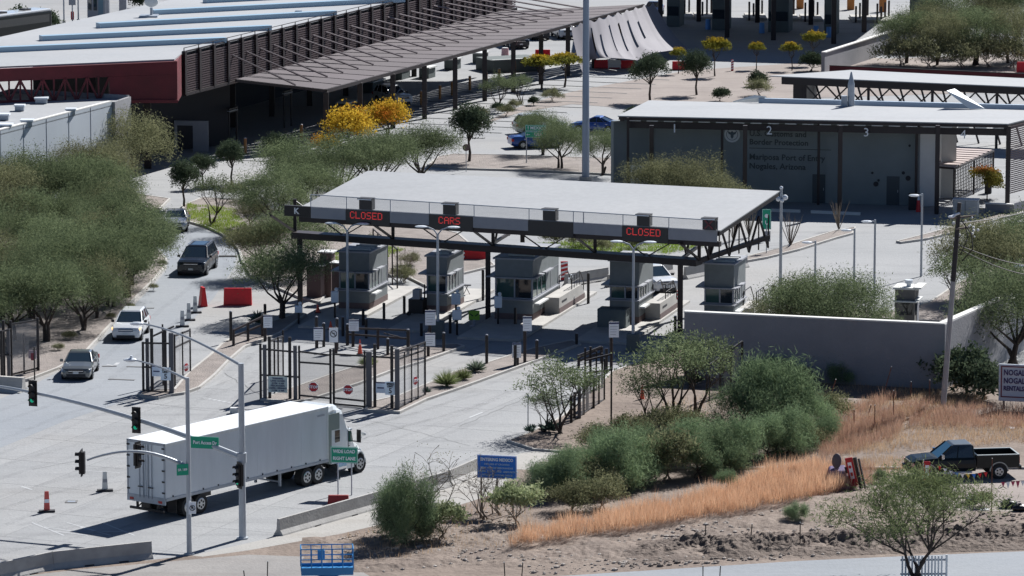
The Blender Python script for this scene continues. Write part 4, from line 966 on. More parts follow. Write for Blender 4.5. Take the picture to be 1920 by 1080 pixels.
# louvre screen at the right end
ls = MB(); sA = P(1890,352,1.4); sA = V3(V3(c1,0)+Vector((.05,.1,0)),0); sB = sA+(V3(c2,0)-V3(c1,0)).normalized()*9
for k in range(34):
    z = 1.5+k*.155; ls.bar(V3(sA,z), V3(sB,z), .05, .085)
obj('louvre_slats', ls, mat('louvre_brown',(.10,.06,.06),.6), cb, W=True)['kind'] = 'stuff'
obj('louvre_frame', MB().box(sA.x-.15,sA.y-.15,0,sA.x+.18,sA.y+.15,6.7).box(sB.x-.15,sB.y-.15,0,sB.x+.18,sB.y+.15,6.7), BROWN, cb, W=True)
# pergola
pg = thing('pergola', 'slatted timber pergola with dark climber below the bay 4 number', 'pergola', P(1790,395)); za = 2.9
q0, q1, q2, q3 = P(1727,309,za), P(1789,313,za), P(1863,279,za), P(1796,276,za)
for k in range(9):
    t0, t1 = k/9, (k+.62)/9; obj('slat', MB().slab([q0.lerp(q3,t0),q1.lerp(q2,t0),q1.lerp(q2,t1),q0.lerp(q3,t1)], .08), mat('slat_pale',(.42,.34,.31),.7) if k == 0 else MATS['slat_pale'], pg, W=True)
obj('beam', MB().bar(q0-Vector((0,0,.16)),q3-Vector((0,0,.16)),.12,.15).bar(q1-Vector((0,0,.16)),q2-Vector((0,0,.16)),.12,.15).bar(q0-Vector((0,0,.12)),q1-Vector((0,0,.12)),.1,.14), BROWN, pg, W=True)
for q in (q0,q1,q1.lerp(q2,.5),q2): obj('post', MB().tube((q.x,q.y,0),(q.x,q.y,za-.1),.07,n=6), BROWN, pg, W=True)
tr_ = MB()
for k in range(26):
    a_ = q1.lerp(q2,k/25); tr_.tube((a_.x,a_.y,.3),(a_.x,a_.y,za-.2),.035,n=4)
for k in range(10): tr_.bar(V3(q1,.4+k*.26),V3(q2,.4+k*.26),.03,.04)
obj('trellis', tr_, BLACK, pg, W=True)
lo = [(0,0,2.2,1.2,1.6,.5),(.6,1,1.5,.6,.9,.9),(1.1,2,1.2,.6,1,.9)]
o = thing('climbing_vine', 'orange-topped climbing vine over the right end of the pergola', 'vine', P(1845,378)); cm = crown_mesh('leaves', 99, lo, 700, (.18,.1), leaf_mat('leaf_vine',(.10,.12,.03),(.30,.24,.06),tip=((.55,.16,.05),1.0,1.2,2)), per=6, gap=.6)
c = bpy.data.objects.new('leaves', cm); S.collection.objects.link(c); c.parent = o
obj('stem', MB().tube((.3,.6,-.1),(.3,.6,1.6),.05,n=5), BARK, o)
# low walls right of the shelter
o = thing('low_wall', 'low pale wall stepping up beside the louvre screen', 'wall', P(1850,404)); obj('wall_face', MB().wall(P(1847,400),P(1900,402),0,.75,.75,.3), STUC, o, W=True); obj('wall_face', MB().wall(P(1901,402),P(1990,378),0,.85,.85,.3), STUC, o, W=True); obj('coping', MB().wall(P(1846,401),P(1900,403),.755,.83,.83,.4), COPING, o, W=True)
o = thing('electrical_cabinet', 'grey electrical cabinet standing below the pergola', 'cabinet', P(1786,411), R(-12)); obj('cabinet_body', MB().box(0,0,0,1.9,1.0,1.45), mat('cabinet_grey',(.30,.33,.35),.5,.2,var=.1), o, bev=.04); obj('lid', MB().box(-.05,-.05,1.45,1.95,1.05,1.52), GALV, o); obj('door_line', MB().box(.93,-.02,.1,.96,0,1.4), INK, o)
for u_, v_, w_ in ((1846,357,13),(1556,368,12),(1575,370,9)):
    o = thing('dark_bin', {1846:'dark box at the far end of the pergola',1556:'dark bin against the customs wall right of the door',1575:'second dark bin beside the post of bay 3'}[u_], 'bin', P(u_,v_+6), R(-12)); obj('bin_body', MB().box(0,0,0,w_/25,.5,.9), INK, o, bev=.03); obj('lid', MB().box(-.02,-.03,.9,w_/25+.02,.53,.96), BLACK, o)
# low pale bars stand in for a sunlit strip in front of the bays
o = thing('pale_sun_strip', 'long low pale bar standing in for a sunlit strip before the customs shelter', 'kerb', P(1450,408)); obj('sun_strip_piece', MB().wall(P(1446,397),P(1500,399),0,.22,.22,.25), COPING, o, W=True); obj('sun_strip_piece', MB().wall(P(1520,400),P(1612,404),0,.22,.22,.25), COPING, o, W=True)
# --- rear truss canopy
rc = thing('truss_canopy', 'second white roof on dark trusses behind the customs shelter', 'canopy', P(1500,250))
ZQ = 5.4; r0, r1, r2, r3 = P(1442,142,ZQ), P(2000,166,ZQ), P(2030,152,ZQ), P(1595,131,ZQ)
obj('roof', MB().slab([r0,r1,r2,r3], .08), ROOF, rc, W=True)
rd = (r1-r0).normalized(); rn = Vector((rd.y,-rd.x,0))
def rseg(t0,t1,z0,z1,off,th):
    a = r0+rd*t0+rn*off; c = r0+rd*t1+rn*off; n = -rn*th; q = [a,c,c+n,a+n]; return MB().hexa([V3(p,z0) for p in q],[V3(p,z1) for p in q])
obj('front_beam', rseg(1.1,27,ZQ-.7,ZQ-.09,-.1,.25), BROWN, rc, W=True); obj('dark_end_wall', rseg(2.0,3.2,ZQ-3.4,ZQ-.7,-.6,3), BROWN, rc, W=True)
tb = MB()
for k in range(13):
    a_ = 3.2+k*1.9; tb.bar(V3(r0+rd*a_,ZQ-.7)-rn*.3, V3(r0+rd*(a_+1.9),ZQ-2.6)-rn*.3, .12,.12); tb.bar(V3(r0+rd*a_,ZQ-2.6)-rn*.3, V3(r0+rd*(a_+1.9),ZQ-.7)-rn*.3, .12,.12)
    if k % 3 == 0: tb.bar(V3(r0+rd*a_,0)-rn*.3, V3(r0+rd*a_,ZQ-.5)-rn*.3, .22,.22)
    tb.bar(V3(r0+rd*a_,ZQ-.6)-rn*3, V3(r0+rd*(a_+1.5),0)-rn*3, .14,.14)
tb.bar(V3(r0+rd*3,ZQ-2.6)-rn*.3, V3(r0+rd*27,ZQ-2.6)-rn*.3, .2,.2)
obj('truss', tb, BROWN, rc, W=True)
o = thing('red_fence', 'low maroon fence rail beyond the truss canopy', 'fence', P(1560,140)); obj('rail', MB().wall(P(1555,139,0),P(2000,158,0),0,.8,.8,.1), MAROON, o, W=True); obj('rail_cap', MB().wall(P(1555,139,0),P(2000,158,0),.8,.88,.88,.14), BLACK, o, W=True)
# --- ramp wall at the upper right
o = thing('ramp_wall', 'long pale concrete ramp wall climbing to the upper right corner', 'wall', P(1545,134))
ra, rb2, rc2 = P(1540,99,2.1), P(1793,19,2.1), P(1990,-42,2.1)
obj('wall_face', MB().wall(ra,rb2,0,2.1,2.1,-.35), STUC, o, W=True); obj('wall_face', MB().wall(rb2,rc2,0,2.1,2.1,-.35), STUC, o, W=True); obj('coping', MB().wall(ra,rc2+Vector((.0,.0,0)),2.103,2.2,2.2,-.45), COPING, o, W=True)
# --- upper inspection canopy (roof above the picture edge)
uc_ = thing('upper_canopy', 'upper inspection canopy on dark columns, its roof above the picture', 'canopy', P(1400,70))
ub = [P(1175,90), P(1640,104), P(1740,24), P(1180,14)]
obj('roof', MB().slab([V3(p,9.2) for p in ub], .4), ROOF, uc_, W=True)
for u, v in ((1238,62),(1363,70),(1450,75),(1563,82),(1620,60),(1310,40),(1420,42),(1520,46)):
    p = P(u,v); obj('column', MB().box(p.x-.25,p.y-.25,0,p.x+.25,p.y+.25,9.2), BROWN, uc_, W=True)
UB = 'upper inspection booths'
for k, (u, v, w_, h_) in enumerate(((1335,56,1.6,4.2),(1440,60,2.2,4.5),(1545,66,1.2,4.2),(1705,60,2.5,4.0),(1250,50,1.4,4.0))):
    lb = ['dark upper booth between the second and third blue drums','wide dark upper booth in the middle of the upper lanes','narrow dark upper booth near the pair of blue drums','upper booth standing in the sun at the top of the ramp wall','upper booth nearest the stretched shade fabric'][k]
    o = thing('inspection_booth', lb, 'booth', P(u,v), R(-12)); obj('booth_wall', MB().box(0,0,0,w_,3,h_), WALLG, o); obj('window', MB().box(.1,-.03,1.2,w_-.1,0,2.2), GLASS, o); obj('roof_edge', MB().box(-.2,-.2,h_,w_+.2,3.2,h_+.15), PANELG, o)
for k, (u, v) in enumerate(((1327.5,55),(1428.5,62),(1530,68),(1554,70))):
    o = thing('plastic_drum', ['leftmost blue drum in the shaded upper lanes','blue drum in the middle of the shaded upper lanes','left drum of the close blue pair','right drum of the close blue pair'][k], 'drum', P(u,v), group='blue drums in the upper lanes'); obj('drum_body', MB().tube((0,0,0),(0,0,1.05),.30,.26,12), mat('drum_blue',(.10,.26,.55),.6) if k == 0 else MATS['drum_blue'], o); obj('drum_lid', MB().tube((0,0,1.05),(0,0,1.1),.28,n=12), MATS['drum_blue'], o)
o = thing('lane_island', 'raised kerbed islands and posts behind the upper booths', 'islands', P(1400,30)); rng_ = random.Random(4)
for k, u in enumerate((1262,1304,1400,1460,1505,1600,1640)):
    p = P(u,36+k*1.2); q = P(u+38,36+k*1.2); obj('kerb', MB().wall(p,q,0,.3,.3,6), KERB, o, W=True)
    for j in range(4):
        r_ = p.lerp(q,(j+.5)/4)+Vector((0,j*1.6,0)); obj('post', MB().tube(r_,(r_.x,r_.y,1.6+.6*rng_.random()),.11,n=6), BROWN, o, W=True)
for u, v in ((1500,16),(1595,18),(1655,22)):
    o = thing('orange_drum', 'orange post box standing on an upper lane island at u%d' % 0 if 0 else {1500:'left orange machine among the upper booths',1595:'middle orange machine among the upper booths',1655:'right orange machine among the upper booths'}[u], 'machine', P(u,v)); obj('machine_body', MB().box(-.4,-.3,0,.4,.3,1.9), mat('machine_orange',(.45,.17,.04),.6) if u == 1500 else MATS['machine_orange'], o, bev=.06); obj('foot', MB().box(-.3,-.25,-.05,.3,.25,.1), BLACK, o)
# --- great secondary canopy at upper left
gc = thing('inspection_canopy', 'huge white-roofed canopy with maroon end wall and dark slatted screen', 'canopy', P(400,230))
ZG = 9.6; gA = P(345,98,ZG); gB = P(640,28,ZG); gd = (gB-gA).normalized(); gn = Vector((gd.y,-gd.x,0)); bay = (gB-gA).length/11.6; NB = 27
GRZ = math.atan2(gd.y, gd.x)
def zfor(p, v):
    lo, hi = 0, 20
    for _ in range(40):
        m = (lo+hi)/2
        if proj((p.x,p.y,m))[1] > v: lo = m
        else: hi = m
    return lo
zbot = zfor(gA, 177); gend = gA+gd*bay*NB
roofp = [gA, P(330,111,ZG), P(-90,129,ZG), P(-90,89,ZG), P(0,70,ZG), P(320,0,ZG), P(560,-50,ZG), gend]
obj('roof', MB().slab([p-gn*.15 for p in roofp], .12), ROOF, gc, W=True)
for (u0,v0),(u1,v1) in (((-60,101),(425,80)),((80,77),(510,57)),((188,53),(632,29)),((290,28),(760,4)),((388,6),(870,-18))):
    a_ = P(u0,v0,ZG); b_ = P(u1,v1,ZG); obj('roof_monitor', MB().wall(a_,b_,ZG+.0,ZG+.42,ZG+.42,.9), mat('monitor_blue',(.32,.45,.55),.35) if u0 < 0 else MATS['monitor_blue'], gc, W=True)
for u, v in ((245,41),(248,65),(250,82),(135,92),(560,22)):
    p = P(u,v,ZG); obj('roof_drain', MB().box(p.x-.3,p.y-.3,ZG,p.x+.3,p.y+.3,ZG+.12), GALV, gc, W=True)
p = P(284,31,ZG); ds = obj('dish_mount', MB().tube(V3(p,ZG),V3(p,ZG+.8),.12,n=8).box(p.x-1,p.y-1,ZG,p.x+.6,p.y+.8,ZG+.15), GALV, gc, W=True); dsh = MB(); dsh.ball((p.x,p.y,ZG+1.3),.62,(1,.25,.75),14,8); obj('dish', dsh, OFFW, ds, W=True, smooth=True)
E0 = P(332,112,ZG); E1 = P(-90,130,ZG)
obj('end_wall', MB().wall(V3(E1,0),V3(E0,0),ZG-1.15,ZG-.13,ZG-.13,.3), MAROON, gc, W=True)
Em = on_line(E1,E0,205); zlm = ZG-2.7
def zl(q): return zbot+.1+(zlm-zbot)*((q-E0).length/(E1-E0).length)
_a=V3(Em,0); _b=V3(E0,0); _n=Vector((-(_b-_a).normalized().y,(_b-_a).normalized().x,0))*.3
obj('end_wall', MB().hexa([V3(_a,zl(Em)),V3(_b,zbot+.05),V3(_b+_n,zbot+.05),V3(_a+_n,zl(Em))],[V3(_a,ZG-1.16),V3(_b,ZG-1.16),V3(_b+_n,ZG-1.16),V3(_a+_n,ZG-1.16)]), MAROON, gc, W=True)
obj('corner_wall', MB().wall(V3(E0,0),V3(gA,0)-gn*.2,zbot,ZG-.13,ZG-.13,.3), MAROON, gc, W=True)
tb = MB(); nn_ = 14
for k in range(nn_):
    a_ = E1.lerp(Em,k/nn_); b_ = E1.lerp(Em,(k+1)/nn_); z0_, z1_ = zl(a_), ZG-1.1
    tb.bar(V3(a_,z0_ if k%2 else z1_),V3(b_,z1_ if k%2 else z0_),.16,.16); tb.bar(V3(a_,z0_),V3(a_,z1_),.14,.14)
tb.bar(V3(E1,zl(E1)),V3(E0,zl(E0)),.3,.25); obj('truss', tb, MAROON, gc, W=True)
for k in range(3): q = E1.lerp(E0,(k+.6)/4)+gd*9; obj('column', MB().box(q.x-.3,q.y-.3,0,q.x+.3,q.y+.3,ZG-.3), BROWN, gc, W=True)
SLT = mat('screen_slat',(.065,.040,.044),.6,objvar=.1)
NS = 17
slb = mesh_of('slat_screen', (lambda b: [b.box(.18,-.04,z_*(ZG-zbot-.25)/NS,bay-.18,.04,z_*(ZG-zbot-.25)/NS+.11) for z_ in range(NS)] and b)(MB()), SLT)
clm = mesh_of('column', MB().box(-.18,-.18,0,.18,.12,ZG-zbot+.1), BROWN)
inl = gA+gn*.35; zin = zbot+.25
oA = P(611,168,5.0); oB = P(1207,8,5.0); od = (oB-oA).normalized()
GI = ROOT[gc.name].inverted()
def inpt(i): return gA+gd*(bay*(i+3.35))+gn*.3
def outpt(i): return oA+od*((oB-oA).length*i/ (NB-5))
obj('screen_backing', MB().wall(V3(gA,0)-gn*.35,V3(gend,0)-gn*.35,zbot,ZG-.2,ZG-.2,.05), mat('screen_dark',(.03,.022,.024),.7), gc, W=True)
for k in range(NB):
    q = gA+gd*bay*k
    for me_, nm in ((slb,'slat_screen'),(clm,'column')):
        o = bpy.data.objects.new(nm, me_); S.collection.objects.link(o); o.parent = gc; o.matrix_local = GI @ Matrix.Translation(V3(q,zbot)) @ Matrix.Rotation(GRZ,4,'Z')
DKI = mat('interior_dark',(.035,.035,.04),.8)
iw = V3(gA,0)+gd*16; obj('added_inner_wall', MB().wall(V3(E1,0)+gd*16, iw-gn*3, 0,ZG-.3,ZG-.3,.3), DKI, gc, W=True); obj('added_inner_wall', MB().wall(iw-gn*13, V3(gend,0)-gn*13, 0,ZG-.3,ZG-.3,.3), DKI, gc, W=True)  # dark inner walls added to keep the space under the roof dark
tr_ = MB().bar(V3(gA,ZG+.05),V3(gend,ZG+.05),.1,.1).bar(V3(gA,ZG+.35),V3(gend,ZG+.35),.05,.05).bar(V3(gA,zbot),V3(gend,zbot),.3,.25)
for k in range(NB): tr_.tube(V3(gA+gd*bay*k,ZG),V3(gA+gd*bay*k,ZG+.35),.04,n=4)
obj('top_rail', tr_, BROWN, gc, W=True)
for i in range(NB-5):
    a0, a1, b0, b1 = inpt(i), inpt(i+1), outpt(i), outpt(i+1)
    a0.z = a1.z = zin; b0.z = b1.z = 5.0; g_ = .045
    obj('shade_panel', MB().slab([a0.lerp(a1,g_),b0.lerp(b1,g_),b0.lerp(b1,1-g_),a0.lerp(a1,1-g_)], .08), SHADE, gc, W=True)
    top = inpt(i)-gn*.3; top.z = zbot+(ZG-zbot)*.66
    obj('hanger_rod', MB().tube(top, a0.lerp(b0,.66)+Vector((0,0,.1)), .085, n=6), GALV if 0 else mat('rod_brown',(.13,.10,.105),.5) if i == 0 else MATS['rod_brown'], gc, W=True)
gt = MB().bar(inpt(0)*1,inpt(0)*1+Vector((0,0,.01)),.01,.01)
gt.bar(V3(outpt(0),4.88),V3(outpt(NB-5),4.88),.22,.3); a0 = inpt(0); gt.bar(V3(a0,zin-.12),V3(outpt(0),4.88),.2,.22)
obj('gutter_beam', gt, BROWN, gc, W=True)
for i in range(0, NB-5, 2):
    q = outpt(i)*1; obj('outer_column', MB().box(q.x-.22,q.y-.22,0,q.x+.22,q.y+.22,4.8), BROWN, gc, W=True)
for i in range(0, NB-5, 3):
    q = inpt(i)-gn*8; obj('inner_column', MB().box(q.x-.25,q.y-.25,0,q.x+.25,q.y+.25,9.3), BROWN, gc, W=True)
# dark bars on the walkway stand in for the canopy's striped shadows
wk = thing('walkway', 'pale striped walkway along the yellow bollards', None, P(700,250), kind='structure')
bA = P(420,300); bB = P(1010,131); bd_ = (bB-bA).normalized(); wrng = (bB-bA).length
SHBAND = mat('band_shadow',(.05,.055,.06),.9)
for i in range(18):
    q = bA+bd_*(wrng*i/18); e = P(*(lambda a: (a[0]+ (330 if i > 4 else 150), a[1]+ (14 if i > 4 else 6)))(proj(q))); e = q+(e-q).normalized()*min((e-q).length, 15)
    m_ = MB(); d_ = bd_*.34; m_.add([q+V3((0,0),.012), e+V3((0,0),.012), e+d_+V3((0,0),.012), q+d_+V3((0,0),.012)], [(0,1,2,3)]); obj('shadow_band', m_, SHBAND, wk, W=True)
BG = 'yellow-brown bollards along the striped walkway'
bl_ = [(460,288,38),(565,262,34),(790,197,27),(825,186,26),(848,179,27),(881,169,27),(912,161,26),(936,154,27),(965,139,21),(672,236,24)]
for k, (u, v, h_) in enumerate(bl_):
    lb = ['largest yellow-brown bollard, by the round dark tree','yellow-brown bollard behind the ragged grey-green tree'][k] if k < 2 else ('yellow-brown bollard hidden behind the golden tree' if k == 9 else '%s yellow-brown bollard counted uphill from the orange-tipped tree' % ['first','second','third','fourth','fifth','sixth','seventh'][k-2])
    o = thing('bollard', lb, 'bollard', P(u,v), group=BG); obj('bollard_tube', MB().tube((0,0,0),(0,0,1.3),.13,n=10), YEL, o); obj('cap', MB().ball((0,0,1.3),.13,(1,1,.6),8,4), OFFW, o)
# things in the shade of the great canopy
for k, (u, v, w_, h_, lb) in enumerate([(655,215,2.2,1.1,'low white counter in the canopy shade, left'),(700,175,3.2,1.1,'long pale counter deep in the canopy shade'),(755,150,2.5,1.2,'pale counter behind the third outer column'),(805,148,2.2,1.1,'white counter lit at the open side of the canopy'),(852,132,2.4,1.1,'white counter beside the double column'),(905,120,2.2,1.1,'farthest white counter under the canopy')]):
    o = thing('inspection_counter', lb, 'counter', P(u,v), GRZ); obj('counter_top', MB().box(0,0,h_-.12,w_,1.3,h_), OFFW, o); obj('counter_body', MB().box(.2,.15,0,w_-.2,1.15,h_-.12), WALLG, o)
o = thing('grey_partition', 'grey-blue partition wall at the near corner of the dark canopy', 'wall', P(362,284), R(-8)); obj('panel', MB().box(0,0,0,1.3,.25,2.6), PANELG, o); obj('return_panel', MB().box(-1.6,.0,2.2,0,.25,2.6).box(-1.6,0,0,-1.4,.25,2.2), PANELG, o)
for u, v, lb in ((430,275,'black height bar on posts near the grey partition'),(533,240,'black height bar on posts right of the ragged tree')):
    o = thing('height_bar', lb, 'barrier', P(u,v), GRZ); obj('post', MB().tube((1.6,0,0),(1.6,0,3.4),.08,n=6), BLACK, o); obj('post', MB().tube((0,0,0),(0,0,3.2),.06,n=6), BLACK, o); obj('bar', MB().box(-.2,-.1,2.9,1.7,.1,3.02).box(-.2,-.1,3.15,1.7,.1,3.27), BLACK, o); obj('bar_edge', MB().box(-.2,-.11,3.02,1.7,.1,3.06), GALV, o)
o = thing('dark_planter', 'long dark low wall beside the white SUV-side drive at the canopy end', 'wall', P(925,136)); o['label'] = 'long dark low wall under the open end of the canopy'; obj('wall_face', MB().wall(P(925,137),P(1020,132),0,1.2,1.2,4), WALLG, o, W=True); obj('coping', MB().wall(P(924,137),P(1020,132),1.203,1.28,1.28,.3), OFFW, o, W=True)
# stretched fabric
fb = thing('shade_fabric', 'torn grey-mauve shade fabric stretched from the canopy edge to the ground', 'fabric', P(1150,125))
m_ = MB(); NX, NY = 64, 16
T0 = P(1070,47,5.0); T1 = P(1224,4,5.0)
Bp = [((1092,136),.4),((1108,112),1.2),((1135,108),1.6),((1170,110),1.5),((1195,113),1.2),((1225,99),1.6),((1255,95),1.2),((1290,92),.3)]
def bot(s):
    x = s*(len(Bp)-1); i = min(int(x), len(Bp)-2); t = x-i; a_ = P(*Bp[i][0],Bp[i][1]); b_ = P(*Bp[i+1][0],Bp[i+1][1]); return a_.lerp(b_, t*t*(3-2*t))
slits = {14:(.15,.95),20:(.22,.92),27:(.12,.6),34:(.10,.62),41:(.12,.6),48:(.2,.5)}
for i in range(NX+1):
    s = i/NX; a_ = T0.lerp(T1, s); b_ = bot(s); a_.z -= .35*abs(math.sin(s*math.pi*9))**1.0
    for j in range(NY+1):
        t = j/NY; q = a_.lerp(b_, t); q.z -= .9*math.sin(math.pi*t)*(.5+.5*math.sin(math.pi*s)); q.z += .05*math.sin(s*57)*(1-t)
        m_.v.append(tuple(q))
for i in range(NX):
    for j in range(NY):
        if i in slits and slits[i][0] < (j+.5)/NY < slits[i][1]: continue
        a_ = i*(NY+1)+j; m_.f.append((a_, a_+NY+1, a_+NY+2, a_+1))
obj('cloth', m_, FABRIC, fb, W=True, smooth=True)
rp_ = MB(); rp_.tube(P(1093,137,.4),P(1091,141,0),.03); rp_.tube(P(1290,92,.3),P(1296,94,0),.03); obj('anchor_rope', rp_, GALV, fb, W=True)
# --- low white-roofed building
lb_ = thing('low_building', 'low grey building with white roof and rooftop vents at the left edge', 'building', P(100,350)); ZL = 7.0
l0, l1, l2, l3, l4 = P(-90,268,ZL), P(210,191,ZL), P(240,181,ZL), P(25,169,ZL), P(-90,200,ZL)
obj('roof', MB().slab([V3(p,ZL-.25) for p in (l0,l1,l2,l3,l4)], .1), ROOF, lb_, W=True)
obj('wall', MB().wall(l0,l1,0,ZL,ZL,.25), mat('low_wall_grey',(.46,.50,.54),.8,var=.05,vscale=.3), lb_, W=True); obj('coping', MB().wall(l0-Vector((0,.05,0)),l1,ZL+.003,ZL+.09,ZL+.09,.35), COPING, lb_, W=True)
obj('back_parapet', MB().wall(l4,l3,0,ZL+.1,ZL+.1,.25).wall(l3,l2,0,ZL+.1,ZL+.1,.25).wall(l1,l2,0,ZL,ZL,-.25), STUC, lb_, W=True)
for k in range(1, 7):
    q = l0.lerp(l1, k/7); obj('panel_joint', MB().box(q.x-.02,q.y-.03,0,q.x+.02,q.y+.01,ZL), PANELG, lb_, W=True)
for u, v, s_ in ((78,188,.45),(37,202,.35),(133,209,.35),(7,219,.4),(51,230,.42),(9,238,.5)):
    p = P(u,v,ZL); vb = obj('roof_vent', MB().box(p.x-s_,p.y-s_,ZL-.2,p.x+s_,p.y+s_,ZL+.12), GALV, lb_, W=True); obj('vent_cap', MB().box(p.x-s_*1.2,p.y-s_*1.2,ZL+.14,p.x+s_*1.2,p.y+s_*1.2,ZL+.26), LAMPW, vb, W=True)
p = on_line(l0,l1,150); obj('wall_bracket', MB().box(p.x-.5,p.y-.5,2.9,p.x+.4,p.y-.02,3.15).box(p.x-.1,p.y-.3,2.0,p.x+.2,p.y-.02,2.9), BLACK, lb_, W=True)
p = on_line(l0,l1,12); cmr = obj('camera_bracket', MB().tube((p.x,p.y,2.9),(p.x+.3,p.y-.5,2.9),.04), GALV, lb_, W=True); obj('camera', MB().ball((p.x+.3,p.y-.5,2.75),.17), LAMPW, cmr, W=True)
o = thing('dark_gable', 'small dark gable shape half hidden among the left grove trees', 'shed', P(172,345)); obj('roof', MB().add([(-1.0,0,0),(1.0,0,0),(0,0,2.3),(0,3,2.3),(1.0,3,0),(-1.0,3,0)],[(0,1,2),(1,4,3,2),(0,2,3,5),(3,4,5)]), PANELG, o); obj('ridge', MB().tube((0,-.05,2.32),(0,3.05,2.32),.05,n=6), GALV, o)
# upper left kiosk
o = thing('glass_kiosk', 'tall grey glazed kiosk beyond the big white roof', 'kiosk', P(164,40), R(-10)); obj('kiosk_wall', MB().box(0,0,0,2.0,2,3.4), PANELG, o); obj('window', MB().box(.12,-.04,1.2,.5,0,2.9), GLASSB, o); obj('window', MB().box(.7,-.04,1.2,1.1,0,2.9), GLASSB, o); obj('door', MB().box(1.25,-.05,.1,1.8,0,2.6), mat('door_blue',(.10,.18,.24),.3), o)
o = thing('concrete_pillar', 'thick grey pillar standing beyond the big white roof', 'pillar', P(231,36)); obj('shaft', MB().box(-.4,-.4,0,.4,.4,7), PANELG, o); obj('pillar_base', MB().box(-.55,-.55,0,.55,.55,.3), PANELG, o)
# ------------------------------------------------------------ vehicles
def paint(name, c, metal=.3, rough=.3): return mat(name, c, rough, metal, coat=.8)
LIT = mat('headlamp_glass', (.6,.62,.65), .1, .3); LITW = mat('headlamp_warm', (1,.55,.2), .3, emit=1.3); TAIL = mat('tail_lamp', (.4,.01,.01), .3); AMB = mat('amber_lamp', (.6,.2,.02), .3)
PLATE = mat('plate', (.6,.62,.62), .5)
def wheel(parent, x, y, r, wd, side, spokes=5):
    t = obj('wheel', MB().tube((x,y-wd/2,r),(x,y+wd/2,r),r,n=22), TYRE, parent)
    yo = y+side*(wd/2+.005); rm = MB().tube((x,yo-.0*side,r),(x,yo+.02*side,r),r*.62,r*.56,16)
    obj('rim', rm, RIM, t)
    hb = MB()
    for k in range(spokes):
        a = 2*math.pi*(k+.5)/spokes; hb.tube((x+math.cos(a)*r*.34,yo+.021*side,r+math.sin(a)*r*.34),(x+math.cos(a)*r*.34,yo+.03*side,r+math.sin(a)*r*.34),r*.13,n=6)
    obj('rim_opening', hb, TYRE, t)
def loft(b, st):
    n = None
    for i, (x, w_, zb, zt, cr) in enumerate(st):
        sec = [(-w_*.90,zb),(-w_,zb+.20),(-w_*1.0,(zb+zt)/2+.05),(-w_*.975,zt-.13),(-w_*.90,zt),(-w_*.45,zt+cr),(w_*.45,zt+cr),(w_*.90,zt),(w_*.975,zt-.13),(w_*1.0,(zb+zt)/2+.05),(w_,zb+.20),(w_*.90,zb)]
        n = len(sec); b.v += [(x,y,z) for y, z in sec]
    for i in range(len(st)-1):
        for j in range(n): b.f.append((i*n+j,i*n+(j+1)%n,(i+1)*n+(j+1)%n,(i+1)*n+j))
    b.f.append(tuple(range(n))[::-1]); b.f.append(tuple(range((len(st)-1)*n,len(st)*n))); return b
